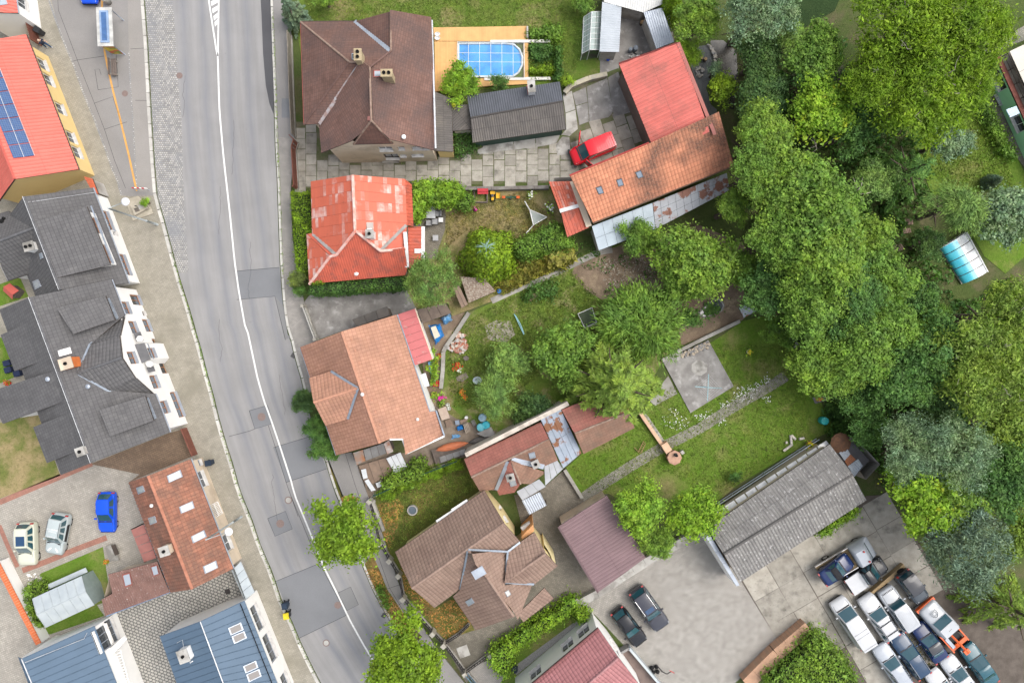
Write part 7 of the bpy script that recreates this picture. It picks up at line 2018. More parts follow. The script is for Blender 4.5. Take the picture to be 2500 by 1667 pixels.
# red van, both front doors open
F, Rr = S('A3 655,1290 1010,1145', 1.2)
t, L, hr, w = car('red_van', 'bright red van with open doors on the concrete drive', 'A3 655,1290 1012,1143', 'van', PT['red'], 1.85, cat='van', z=1.2, mirrors=False)
for sy in (-1,1):
  hx = .52*L/2; a = R(62)*sy
  b = B(); dr = V((-math.cos(a), math.sin(a)*1.0,0)); dr = V((-math.cos(R(62)), sy*math.sin(R(62)),0)); n_ = V((dr.y, -dr.x, 0))*.05
  h0 = V((hx, sy*w, 0)); 
  pts = [h0, h0 + dr*1.05]
  b.prism([pts[0] + n_, pts[0] - n_, pts[1] - n_, pts[1] + n_], .45,1.15)
  for p, q in ((0,.08),(.97,1.05)): b.prism([h0 + dr*p + n_*.6, h0 + dr*p - n_*.6, h0 + dr*q - n_*.6, h0 + dr*q + n_*.6], 1.15,1.75)
  b.prism([h0 + n_*.6, h0 - n_*.6, h0 + dr*1.05 - n_*.6, h0 + dr*1.05 + n_*.6], 1.75,1.82)
  o = b.go('door', PT['red'], t, *FT)
  g = B(); g.prism([h0 + dr*.08 + n_*.2, h0 + dr*.08 - n_*.2, h0 + dr*.97 - n_*.2, h0 + dr*.97 + n_*.2], 1.15,1.75); g.go('door_window', carglass_m, o, *FT)
for k in range(9):
  b = B(); x = -.85*L/2 + k*.2
  b.box((x, 0, hr + .035),(.05,1.2,.03)); b.go('roof_rib', PT['red'], t, *FT)
b = B(); b.box((L/2 - .06,0,.42),(.16,1.7,.3)); b.go('front_bumper', trim_m, t, *FT)
# ---------------------------------------------------------------- laid slabs, one by one
def slab_field(nm, area, org, ang, w, h, m, z0, z1, gap=.05, stag=.5, jit=.02, lo=.25):
  poly = S(area); o = S1(org)
  root = thing(nm, None, None, (o.x, o.y, 0)); root['kind'] = 'structure'
  ca, sa = math.cos(ang), math.sin(ang)
  for i in range(-40,41):
    off = (i % 2)*stag*h + RU(-.06,.06)
    for j in range(-40,41):
      cx, cy = i*w, j*h + off
      x, y = o.x + cx*ca - cy*sa, o.y + cx*sa + cy*ca
      if not in_poly(x, y, poly): continue
      sw, sh = w - gap*RU(.5,1.6), h - gap*RU(.5,1.6)
      B().box((x + RU(-jit, jit), y + RU(-jit, jit),(z0 + z1)/2 + RU(-.006,.006)),(sw, sh, z1 - z0), ang + RU(-.012,.012)).go('slab', m, root)
slab_field('driveway', 'A2 440,1040 590,1040 590,1250 700,1312 1560,1312 1880,1275 A3 0,1215 540,1180 650,1260 640,1440 470,1510 A2 440,1540', 'A2 900,1400', 0,1.0,.98, slab_m, -.05,.02)
slab_field('van_yard', 'A3 690,1060 1135,935 1260,1180 1100,1300 860,1400 640,1440 640,1290', 'A3 900,1150', R(19),1.1,1.3, slab_m, -.05,.02)
slab_field('car_yard_slabs', 'D3 2060,700 D4 140,590 500,400 700,330 900,230 1080,60 1250,100 1500,460 1700,800 1500,1100 1750,1500 1000,1560 640,1130 560,1060 330,1230 20,790', 'D4 500,800', R(30),2.55,2.55, slab_m, -.05,.0, gap=.04, stag=0)
def slabs(nm, strs, z0, z1, m, piece='slab'):
  c = S1(strs[0]); root = thing(nm, None, None, (c.x, c.y, 0)); root['kind'] = 'structure'
  for s in strs:
    k = s.split()
    B().prism(inset(S(s),.02), z0, z1 + RU(-.004,.004)).go(piece, m, root)
slabs('concrete_yard', ['A3 665,765 775,715 790,840 690,870', 'A3 690,872 790,842 800,1000 720,1030', 'A3 780,712 950,640 1000,920 960,965 802,1000', 'A3 952,638 1040,590 1160,920 1002,960'], -.05,.03, concrete_dk_m)
slabs('concrete_walk', ['A3 582,780 660,745 690,900 605,930', 'A3 605,932 690,902 710,1060 640,1120 570,1110 612,1060', 'A3 525,1190 580,1120 640,1125 650,1260 540,1280', 'A2 1900,1230 2016,1180 A3 180,1140 180,1230 A2 1900,1270', 'A3 182,1140 360,1110 360,1215 182,1232', 'A3 362,1108 560,1075 560,1120 530,1180 362,1212'], -.05,.035, concrete_lt_m)
slabs('entry_slabs', ['B2 520,1140 660,1070 705,1245 560,1290', 'B2 668,1070 780,1065 795,1200 710,1235', 'B2 785,1062 905,1050 915,1165 800,1195', 'B2 910,1048 1025,1040 1032,1130 920,1160', 'B2 1030,1038 1150,1030 1155,1100 1036,1128', 'B2 560,1295 705,1250 712,1300 790,1370 640,1410 590,1400'], -.05,.02, concrete_dk_m)
slabs('path_slabs', ['C3 1235,760 1262,690 1425,930 1395,950'], -.05,.02, concrete_m)

# ---------------------------------------------------------------- pool
deck_m = M_brick('larch_deck_boards', (.60,.36,.15),(.56,.335,.14),(.46,.27,.11),3.0,.14, R(90), mort=.008, off=.37, spec=.3)
h = thing('pool_deck', 'honey coloured wooden deck round the swimming pool', 'deck', S1('A2 1850,480'))
dz = .22
outer = S('A2 1540,228 A3 285,218 300,225 305,685 A2 1550,750', dz)
B().prism(S('A2 1538,228 A3 288,216 300,342 A2 1548,338', dz),0, dz).go('deck_board_field', deck_m, h)
B().prism(S('A2 1740,650 A3 300,636 308,690 A2 2010,705 1552,752 1548,342 1738,342', dz),0, dz).go('deck_board_field', deck_m, h)
B().prism(S('A3 262,342 300,345 302,636 265,640', dz),0, dz).go('deck_board_field', deck_m, h)
for s in ('A3 -10,330 480,326 482,350 -10,350', 'A3 -60,640 480,632 486,655 -60,660'): B().prism(S(s, .3),.1,.3).go('rail_board', M('white_rail_board', (.70,.68,.64), grain=.02), h)
pm = M('pool_liner', (.01,.16,.42),(.02,.22,.5), s=.5, rough=.6, grain=0)
b = B()
q = S('A2 1745,362 2130,360 2200,370 2245,410 2268,470 2266,540 2235,600 2190,630 1830,632 1745,600', .12)
h = thing('swimming_pool', 'blue swimming pool with rounded end in the wooden deck', 'pool', S1('A2 2000,500'))
B().prism(q, -.06,.1).go('basin', pm, h)
wat = N('pool_water'); wat.col(wat.mix(wat.ramp(wat.noise(.9,3, dist=.6),.3,.7),(.012,.19,.5),(.06,.34,.66))); wat.set(Roughness=.08, **{'Specular IOR Level': .6}); wat.bump(wat.noise(3,3),.12,.05)
B().prism(inset(q, .06),.1,.13).go('water', wat.m, h)
rimw = B()
cq = ccw(q)
for i in range(len(cq)):
  a, b_ = cq[i], cq[(i + 1) % len(cq)]; rimw.tube([V((a.x, a.y, .2)), V((b_.x, b_.y, .2))], .09,6)
rimw.go('coping', M('pool_coping', (.62,.66,.68), grain=.02), h)
h = thing('pool_enclosure', 'clear sliding pool enclosure with thin white ribs', 'pool cover', S1('A2 2000,500'))
e = S('A2 1738,345 2282,348 2285,638 1738,632', .35)
clr = M_clear('clear_dome_sheet', (.97,.99,1.),.04,.05)
for k in range(6):
  def arch(u, n=9):
    a, b_ = e[3].lerp(e[2], u), e[0].lerp(e[1], u)
    return [a.lerp(b_, j/(n - 1)) + V((0,0,.55*math.sin(math.pi*j/(n - 1)) ** .7)) for j in range(n)]
  A_, B_ = arch(k/6 + .004), arch((k + 1)/6 - .004)
  b = B(); b.add(A_ + B_, [(i, i + 1,9 + i + 1,9 + i) for i in range(8)]); b.go('sheet', clr, h)
  B().tube(arch(k/6),.02,5).go('rib', frame_w_m, h)
B().tube(arch(1.0),.03,5).go('rib', frame_w_m, h)
for j in (0,3,5,8): B().tube([arch(0)[j], arch(1)[j]], .018,5).go('rail', frame_w_m, h)
h = thing('foot_basins', 'pair of small white oval basins on the pool deck', 'basin', S1('A2 1572,300'))
for s in ('A2 1572,283', 'A2 1572,315'):
  p = S1(s, .3); b = B(); b.lathe((p.x, p.y, dz), [(.2,0),(.24,.14),(.2,.14),(.17,.05)], 14, sx=1.05, sy=.75); b.go('basin_bowl', frame_w_m, h)
B().prism(S('A3 288,218 300,218 303,312 288,312', .4),0,.45).go('end_post', greywall_m, bpy.data.objects['pool_deck'])
# half round cover on the second pool
h = thing('domed_pool_cover', 'half round pool cover of white and turquoise sheets beside the trees', 'pool cover', S1('B4 1850,760'))
e = S('B4 1662,690 1868,562 2042,888 1850,985', .3)
rev = M('white_dome_sheet', (.75,.77,.78), rough=.25, spec=.6, grain=0); tq = M('turquoise_dome_sheet', (.05,.42,.55),(.08,.5,.62), s=.8, rough=.2, spec=.6, grain=0)
for k in range(5):
  def arch(u, n=13):
    a, b_ = e[0].lerp(e[3], u), e[1].lerp(e[2], u)
    return [a.lerp(b_, .5 - .5*math.cos(math.pi*j/(n - 1))) + V((0,0,.6*math.sin(math.pi*j/(n - 1)))) for j in range(n)]
  A_, B_ = arch(k/5 + .006), arch((k + 1)/5 - .006)
  for j0, j1, mm in ((0,6, tq),(6,12, rev)):
    b = B(); b.add(A_[j0:j1 + 1] + B_[j0:j1 + 1], [(i, i + 1,(j1 - j0 + 1) + i + 1,(j1 - j0 + 1) + i) for i in range(j1 - j0)]); b.go('sheet', mm, h, True)
  B().tube(arch(k/5),.035,5).go('rib', wood_dk_m if 0 < k else frame_w_m, h)
B().tube([e[1] + V((.15,0,0)), e[2] + V((.15,0,0))], .08,6).go('rail', frame_w_m, h)
B().prism([e[0], e[1], e[2], e[3]], -.02,.1).go('pool_rim', concrete_lt_m, h)

# ---------------------------------------------------------------- street furniture
def rod(path, r, nm, m, par, n=8): return B().tube(path, r, n).go(nm, m, par, True)
for i, (bs, kn, hd, lb) in enumerate((('B1 1295,500', 'B1 850,342,8.6', 'B1 990,287,8.8', 'tall grey street lamp leaning over the paved footway'),('D1 1985,178', 'D1 1655,400,8.2', 'D1 1840,335,8.3', 'grey street lamp over the mossy red tile roof'))):
  p = S1(bs); t = thing('street_lamp', lb, 'street lamp', (p.x, p.y, .1), 'street lamps'); k, hdp = S1(kn), S1(hd)
  k = V((p.x, p.y, k.z)); hd2 = V((p.x, p.y, 0)) + (hdp - S1(kn)); hd2.z = hdp.z
  gal = M('galvanised_pole', (.42,.46,.46), rough=.45, metal=.3)
  rod([V((p.x, p.y, .1)), V((p.x, p.y, 2.2))], .11, 'lower_tube', gal, t); rod([V((p.x, p.y, 2.2)), k], .075, 'pole', gal, t); rod([k, hd2], .035, 'arm', gal, t)
  b = B(); b.ball(hd2 + V((0,0,.0)),.34,12, sz=.42); b.go('lamp_head', M('lamp_white', (.78,.78,.8), rough=.4, grain=0), t, True)
q = S('A1 787,62,2.5 915,62,2.5 930,380,2.5 800,382,2.5'); c = sum(q, V((0,0,0)))/4
t = thing('bus_shelter', 'bus shelter with blue grey flat roof and poster end wall', 'bus shelter', (c.x, c.y, .1))
b = B(); b.prism(q, 2.42,2.5); b.go('roof_edge', M('pale_shelter_metal', (.5,.5,.47), rough=.5), t)
B().prism(inset(q, .3),2.5,2.58).go('roof_tray', M('blue_tray', (.26,.36,.52), rough=.4), t); B().prism(inset(q, .48),2.58,2.63).go('roof_panel', M('deep_blue_panel', (.07,.15,.32), rough=.35), t)
for i, p in enumerate(inset(q, .15)): rod([V((p.x, p.y, .1)), V((p.x, p.y, 2.43))], .05, 'post', zinc_m, t)
iq = ccw(inset(q, .15)); lo_ = sorted(iq, key=lambda p: p.y)[:2]; lo_.sort(key=lambda p: p.x)
po = N('poster_print'); po.col(po.mix(po.ramp(po.noise(1.6,2),.45,.55),(.55,.42,.03), po.mix(po.ramp(po.noise(2.2,1),.5,.56),(.5,.1,.05),(.2,.3,.04)))); po.set(Roughness=.4)
B().prism([lo_[0] + V((0,.04,0)), lo_[0] - V((0,.04,0)), lo_[1] - V((0,.04,0)), lo_[1] + V((0,.04,0))], .35,2.3).go('poster_panel', po.m, t)
lf_ = sorted(iq, key=lambda p: p.x)[:2]
B().prism([lf_[0] + V((.03,0,0)), lf_[0] - V((.03,0,0)), lf_[1] - V((.03,0,0)), lf_[1] + V((.03,0,0))], .3,2.3).go('back_pane', M_clear('shelter_glass', (.8,.88,.9),.05,.3), t)
oldw = M('grey_bench_wood', (.16,.13,.11),(.11,.09,.08), s=5, rough=.9)
def bench(nm, lb, s, rz, L=1.5, m=oldw, cat='bench'):
  p = S1(s); t = thing(nm, lb, cat, (p.x, p.y, .1), None, rz)
  for k in range(3): B().box((-.2 + k*.17,0,.45),(.14, L, .05)).go('seat_plank', m, t, *FT)
  for k in range(2): B().box((-.36,0,.62 + k*.18),(.05, L, .13)).go('back_plank', m, t, *FT)
  for y in (-L*.38, L*.38): B().box((-.1, y, .22),(.5,.1,.44)).go('leg', concrete_m, t, *FT)
bench('street_bench', 'weathered wooden bench on the asphalt forecourt', 'A1 962,570', R(2))
p = S1('A1 900,30'); t = thing('litter_bin', 'grey concrete litter bin behind the bus shelter', 'bin', (p.x, p.y, .1)); b = B(); b.lathe((0,0,0), [(.25,0),(.27,.9),(.2,.95),(.2,.6)], 14); b.go('shell', concrete_m, t, *TT)
t = thing('barrier_board', 'red and white chevron barrier board at the end of the yellow line', 'barrier', S1('B1 1170,205'))
a, b_ = S('B1 1125,215 1245,220'); d = (b_ - a); 
for k in range(6):
  p, q_ = a.lerp(b_, k/6), a.lerp(b_, (k + 1)/6); n_ = V((0,.03,0))
  B().prism([p + n_, p - n_, q_ - n_, q_ + n_], .75,1.05).go('board_field', M('barrier_red', (.6,.02,.03), grain=0) if k == 0 else (BM['barrier_red'] if k % 2 == 0 else white_m), t)
for p in (a.lerp(b_, .1), a.lerp(b_, .9)): rod([V((p.x, p.y, .1)), V((p.x, p.y, .8))], .03, 'post', zinc_m, t)
t = thing('stone_trough', 'old stone water trough with pump on the footway', 'water trough', S1('B1 1150,380'))
stn = M('worn_sandstone', (.40,.36,.29),(.31,.28,.22), s=2, rough=.9, bump=.3)
B().prism(S('B1 1035,300 1140,268 1245,360 1265,410 1100,470'),.1,.2).go('plinth', stn, t)
B().prism(S('B1 1068,335 1170,300 1215,365 1105,425', .5),.2,.55).go('basin', stn, t)
B().prism(S('B1 1098,368 1135,355 1148,385 1112,398', .56),.55,.565).go('drain_plate', M('iron_plate', (.14,.12,.1)), t)
B().prism(S('B1 1130,345 1160,335 1172,362 1142,374', .56),.55,.57).go('stone_lid', concrete_lt_m, t)
rod([S1('B1 1125,350,.56'), S1('B1 1125,350,1.0'), S1('B1 1105,345,1.0')], .04, 'pump', trim_m, t)
navy_bin = M('navy_bin_plastic', (.02,.035,.06), rough=.5); dark_bin = M('charcoal_bin_plastic', (.03,.032,.036), rough=.5); yel = M('yellow_lid', (.65,.5,.02), rough=.5)
def bin_(lb, s, rz, m, lid=None, gp='wheelie bins'):
  p = S1(s); t = thing('wheelie_bin', lb, 'bin', (p.x, p.y, .1), gp, rz)
  b = B(); b.box((0,0,.5),(.46,.5,.9)); b.v = [(x*(1 if z > .5 else .82), y*(1 if z > .5 else .82), z) for x, y, z in b.v]; b.go('bin_body', m, t, *FT)
  B().box((0,.02,.99),(.52,.6,.07), top=.9).go('lid', lid or m, t, *FT)
  for sx in (-.2,.2): B().tube([(sx - .03,.25,.1),(sx + .03,.25,.1)], .1,10).go('wheel', tyre_m, t, *FT)
bin_('charcoal wheelie bin beside the slatted brown gate', 'P 107,84', R(60), dark_bin); bin_('navy wheelie bin beside the courtyard gate', 'C1 1745,1095', R(100), navy_bin)
bin_('navy wheelie bin on the left kerb at the bottom', 'D2 345,885', R(10), navy_bin); bin_('black wheelie bin with yellow lid on the left kerb', 'D2 358,965', R(10), dark_bin, yel)
for s, r, lb in (('C2 130,730', .36, 'in the square patch by the terracotta house'),('D2 350,45', .34, 'with pale centre beside the centre line'),('D2 283,237', .36, 'in the square patch above the big patch'),('D2 755,905', .32, 'at the edge of the big dark patch'),('D2 660,1215', .32, 'with pale centre below the big patch'),('A1 1473,622', .28, 'at the edge of the cobbles'),('A1 1030,772', .28, 'on the asphalt forecourt')):
  p = S1(s); zz = .113 if '1030' in s else .009; t = thing('manhole_cover', 'round iron manhole cover ' + lb, 'manhole', (p.x, p.y, zz), 'manhole covers')
  b = B(); b.lathe((0,0,0), [(r, -.005),(r, .004),(r*.8,.004)], 24); b.go('rim', M('manhole_rim', (.16,.12,.11),(.22,.16,.14), s=12, rough=.7), t, *FT)
  b = B(); b.lathe((0,0,0), [(r*.72,0),(r*.72,.007)], 20); b.go('lid', concrete_lt_m if 'pale' in lb else BM['manhole_rim'], t, *FT)
for s, lb in (('D2 1133,990', 'iron drain grate beside the leaf covered verge'),('C2 390,228', 'iron drain grate beside the terracotta house')):
  p = S1(s); t = thing('drain_grate', lb, 'drain', (p.x, p.y, .012), None, R(-32))
  for k in range(5): B().box((-.16 + .08*k, 0,0),(.05,.42,.012)).go('bar', crack_m, t, *FT)

# ---------------------------------------------------------------- fences and garden walls
def fence(nm, lb, s, zt, m, step, pm=None, pw=.3, ph=None, cat='fence', bars=True, z0=.05, bw=.05, base=True):
  pts = S(s); c = sum(pts, V((0,0,0)))/len(pts); t = thing(nm, lb, cat, (c.x, c.y, 0))
  for a, b_ in zip(pts[:-1], pts[1:]):
    L = (b_ - a).length; ang = math.atan2(b_.y - a.y, b_.x - a.x); n = max(1, int(L/step))
    for k in range(n):
      p = a.lerp(b_, (k + .5)/n); B().box((p.x, p.y, (z0 + zt)/2),(bw, .05, zt - z0), ang).go('slat', m, t)
    m_ = (a + b_)/2
    for z in ((zt - .1,.3) if bars else (zt - .05,)): B().box((m_.x, m_.y, z),(L, .07,.07), ang).go('rail', m, t)
    if base: B().box((m_.x, m_.y, .12),(L, .22,.24), ang).go('base', concrete_m, t)
  if pm:
    for p in pts: B().box((p.x, p.y, (ph or zt + .2)/2),(pw, pw, ph or zt + .2), ang).go('pillar', pm, t)
  return t
iron = M('dark_iron', (.035,.03,.03), rough=.6); stone_p = M('pale_pillar', (.40,.38,.33),(.3,.28,.24), s=3)
fence('iron_fence', 'dark iron fence with pale pillars along the villa garden', 'D2 1030,40 1110,380 1190,520 1265,640 1300,830 1410,960 1540,1110 1630,1205', 1.0, iron, .35, stone_p, .4,1.2)
fence('drive_fence', 'iron fence with stone pillars along the villa drive', 'D2 1800,1440 2005,1290 2240,1150 D3 455,1000 690,840', .9, iron, .3, stone_p, .35,1.1)
fence('low_railing', 'short dark railing at the corner of the villa drive', 'D2 1640,1200 1750,1130 1835,1050', .9, iron, .2)
fence('road_railing', 'dark iron railing between villa drive and pavement', 'D2 1640,1215 1790,1420', 1.0, iron, .25)
fence('boundary_fence', 'red brown board fence at the pavement by the slab drive', 'A2 392,1140 430,1180 412,1235 430,1546 B2 420,215', 1.6, rust_fence_m, .25, None, bw=.22)
fence('hedge_fence', 'pale board fence between pavement and brown roofed house', 'A2 375,300 392,800 410,1130', 1.5, M('grey_weathered_board', (.28,.25,.21), rough=.9),.3, None, bw=.26)
fence('green_fence', 'dark green mesh fence behind the clipped box balls', 'C2 1050,1370 1400,1210 1740,1080', 1.1, M('green_mesh', (.01,.06,.045), rough=.5),.4, None)
fence('white_gate', 'pale slatted gate at the concrete entry', 'B2 490,1170 590,1440', 1.2, M('pale_gate_slats', (.52,.51,.47), rough=.7),.25, stone_p, .25,1.3, 'gate', bw=.2)
fence('wire_fence', 'wire fence post line behind the white roof panels', 'C3 1830,1440 2352,1100 C4 640,905', 1.0, zinc_m, 2.4, None, base=False)
fence('blue_gate', 'blue grey metal gate at the bottom pavement', 'D2 1810,1440 1900,1546 1960,1620', 1.3, M('steel_blue_gate', (.12,.20,.26), rough=.4),.18, None, cat='gate')
def gwall(nm, lb, s, w, zt, m, cap=None, n=1):
  pts = S(s, zt); c = sum(pts, V((0,0,0)))/len(pts); t = thing(nm, lb, 'wall', (c.x, c.y, 0))
  for a, b_ in zip(pts[:-1], pts[1:]):
    d = (b_ - a); d.z = 0; k_ = max(1, int(d.length/1.2)); d.normalize(); q = V((-d.y, d.x, 0))*w/2
    for k in range(k_):
      p, r_ = a.lerp(b_, k/k_) + d*.008, a.lerp(b_, (k + 1)/k_) - d*.008
      B().prism([p + q, p - q, r_ - q, r_ + q], -.05, zt + RU(-.02,.02)).go('wall_block', m, t)
  return t
gwall('yard_wall', 'low concrete wall between carport and paved yard', 'D3 700,905 870,815 1260,560 1640,345', .7,.7, concrete_lt_m)
gwall('garden_kerb', 'low concrete kerb between dug earth and the lawn', 'C3 1400,270 1560,180 1780,70 B3 2040,1290', .3,.5, concrete_m)
gwall('path_kerb', 'curved concrete kerb beside the sunken path', 'B2 1830,1220 1720,1390 1640,1500 C2 1620,200 1615,360 1600,500', .35,.35, concrete_m)
gwall('brick_topped_wall', 'broad tan brick wall between paved yard and car yard', 'D4 80,1560 330,1310 590,1090', 1.1,1.2, M_brick('tan_brick', (.50,.29,.18),(.44,.25,.16),(.34,.24,.17),.12,.07, R(40)))
gwall('ditch_wall', 'pale concrete wall along the ditch at the woodland edge', 'B4 385,1285 490,1500', .4,.8, concrete_lt_m)
gwall('drive_wall', 'dark stone wall between slab drive and cottage garden', 'B2 1770,200 B3 0,200 470,190', .3,.7, M('dark_stone', (.12,.10,.09),(.2,.19,.17), s=2, rough=.95))
gwall('yard_edge_wall', 'pale block wall at the corner of the concrete yard', 'A3 600,760 650,700 800,640 950,605', .4,.6, M('pale_yellow_block', (.42,.38,.28),(.3,.28,.24), s=2))
gwall('lawn_edge_wall', 'mossy low wall between paved yard and long red house lawn', 'C3 600,1165 745,1400', .3,.5, concrete_m)
gwall('path_wall', 'peach coloured low brick wall leading to the barbecue', 'C3 1215,690 1400,960', .3,.5, M('peach_brick', (.60,.40,.27),(.5,.33,.22), s=3))
gwall('flowerbed_wall', 'concrete edging round the villa lawn beside the pavement', 'C2 1060,1420 D2 1040,60 1130,300', .25,.4, concrete_m)
# ---------------------------------------------------------------- garden things
def simple(nm, lb, cat, s, gp=None, z=0., rz=0.): return thing(nm, lb, cat, (*S1(s, z).xy, z), gp, rz)
grey_pl = M('grey_garden_plastic', (.36,.36,.37), rough=.5, grain=.02); dkgrey_pl = M('graphite_frame', (.06,.06,.065), rough=.5)
def at(s): return 'P ' + ','.join(f'{v:.1f}' for v in s)
def gp_(x, y): return f'P {1000 + x/6.533:.1f},{440 + y/6.533:.1f}'      # close survey of the cottage garden
t = simple('garden_table', 'long pale grey table on the cottage terrace', 'table', gp_(352,510))
B().box((0,0,.73),(.82,1.32,.05)).go('table_top', M('pale_table_top', (.52,.53,.55), rough=.4), t, *FT)
for x in (-.35,.35):
  for y in (-.58,.58): B().box((x, y, .36),(.06,.06,.7)).go('leg', dkgrey_pl, t, *FT)
for i, (x, y, rz, w_) in enumerate(((330,380,0, 'at the head of the table under the vine arbour'),(235,475,85, 'upper left at the table, half under the vine'),(170,570,95, 'lower left at the table, pushed back'),(470,550,-90, 'on the open right side of the table'),(318,695,180, 'left of the two below the table'),(415,675,180, 'right of the two below the table'))):
  t = simple('garden_chair', 'grey garden chair ' + w_, 'chair', gp_(x, y), 'grey garden chairs', 0, R(rz))
  B().box((0,0,.43),(.5,.5,.05)).go('seat', grey_pl, t, *FT); B().box((0,.24,.68),(.48,.05,.45)).go('backrest', grey_pl, t, *FT)
  for a in (-.22,.22):
    for b_ in (-.22,.22): B().box((a, b_, .21),(.04,.04,.42)).go('leg', dkgrey_pl, t, *FT)
    B().box((a*1.15,0,.62),(.04,.46,.03)).go('armrest', dkgrey_pl, t, *FT)
for nm, lb, x, y, sz, m in (('side_table', 'small white table with a pot right of the terrace', 505,645,.4, frame_w_m),('stool', 'square grey stool below the terrace chairs', 420,930,.5, grey_pl)):
  t = simple(nm, lb, 'table' if 'table' in nm else 'stool', gp_(x, y)); B().box((0,0,.42),(sz, sz, .05)).go('top', m, t, *FT)
  for a in (-1,1):
    for b_ in (-1,1): B().box((a*sz*.4, b_*sz*.4,.2),(.04,.04,.4)).go('leg', m, t, *FT)
yl = M('toy_yellow', (.70,.38,.01), rough=.4, grain=0); 
t = simple('toy_digger', 'yellow toy tractor on the lawn below the slab drive', 'toy', gp_(1325,265), 'yellow toys')
B().box((0,-.1,.25),(.22,.55,.2)).go('hull', yl, t, *FT); B().box((0,.32,.22),(.42,.28,.16)).go('shovel', yl, t, *FT); B().box((0,.02,.42),(.2,.22,.18)).go('cabin', dkgrey_pl, t, *FT)
for x in (-.16,.16):
  for y in (-.32,.1): B().tube([(x - .05, y, .13),(x + .05, y, .13)], .13,10).go('wheel', tyre_m, t, *FT)
t = simple('toy_trailer', 'yellow toy trailer right of the toy tractor', 'toy', gp_(1412,255), 'yellow toys')
B().box((0,0,.2),(.3,.5,.08)).go('floor', yl, t, *FT)
for x in (-.16,.16): B().box((x, 0,.3),(.04,.5,.16)).go('side', yl, t, *FT); B().tube([(x - .04,0,.1),(x + .04,0,.1)], .1,10).go('wheel', tyre_m, t, *FT)
t = simple('seesaw', 'green seesaw with orange seats on the cottage lawn', 'seesaw', gp_(1615,285))
B().box((0,0,.35),(1.5,.12,.07)).go('beam', M('dark_green_beam', (.02,.07,.04)), t, *FT); B().box((0,0,.17),(.12,.3,.34)).go('stand', dkgrey_pl, t, *FT)
for x in (-.65,.65): B().box((x, 0,.42),(.3,.22,.06)).go('seat', M('seesaw_orange', (.6,.12,.03), grain=0) if x < 0 else BM['seesaw_orange'], t, *FT)
t = simple('sandbox', 'wooden sandbox with red canopy below the slab drive', 'sandbox', gp_(1130,270))
B().box((.25,.45,.9),(.95,.28,.05)).go('canopy', M('canopy_red', (.45,.03,.04), rough=.6), t, *FT); B().box((.25,.22,.82),(.95,.22,.05)).go('canopy', BM['canopy_red'], t, *FT)
for a, b_, l, r_ in ((-.55,0,1.0,90),(.62,0,1.0,90),(.05,-.5,1.2,0)): B().box((a, b_, .15),(l, .1,.3), R(r_)).go('side_board', oldw, t, *FT)
for x in (-.2,.7): B().box((x, .35,.45),(.06,.06,.9)).go('post', oldw, t, *FT)
t = simple('soccer_goal', 'white and orange rebound goal with grey net on the cottage lawn', 'goal', gp_(2010,590))
P_ = [S1(gp_(*q), z) for q, z in (((1835,335),.9),((1915,470),.9),((1975,715),.9),((1860,845),.9),((2190,590),.05))]
for a, b_ in ((0,1),(1,2),(2,3)): rod([P_[a], P_[b_]], .045, 'frame_tube', frame_w_m, t)
for a in (1,2): rod([P_[a], P_[4]], .04, 'frame_tube', frame_w_m, t); rod([P_[a], V((P_[a].x, P_[a].y, 0))], .04, 'frame_tube', M('orange_tube', (.6,.16,.03), grain=0) if a == 1 else BM['orange_tube'], t)
for a, b_ in ((0,1),(2,3)):
  B().add([P_[a], P_[b_], V((P_[b_].x, P_[b_].y, .1)), V((P_[a].x, P_[a].y, .1))], [(0,1,2,3)]).go('side_net', M_clear('white_net', (.85,.85,.85),.5,.6), t)
B().add([P_[1], P_[2], P_[4]], [(0,1,2)]).go('net', M_clear('grey_net', (.45,.5,.48),.6,.55), t)

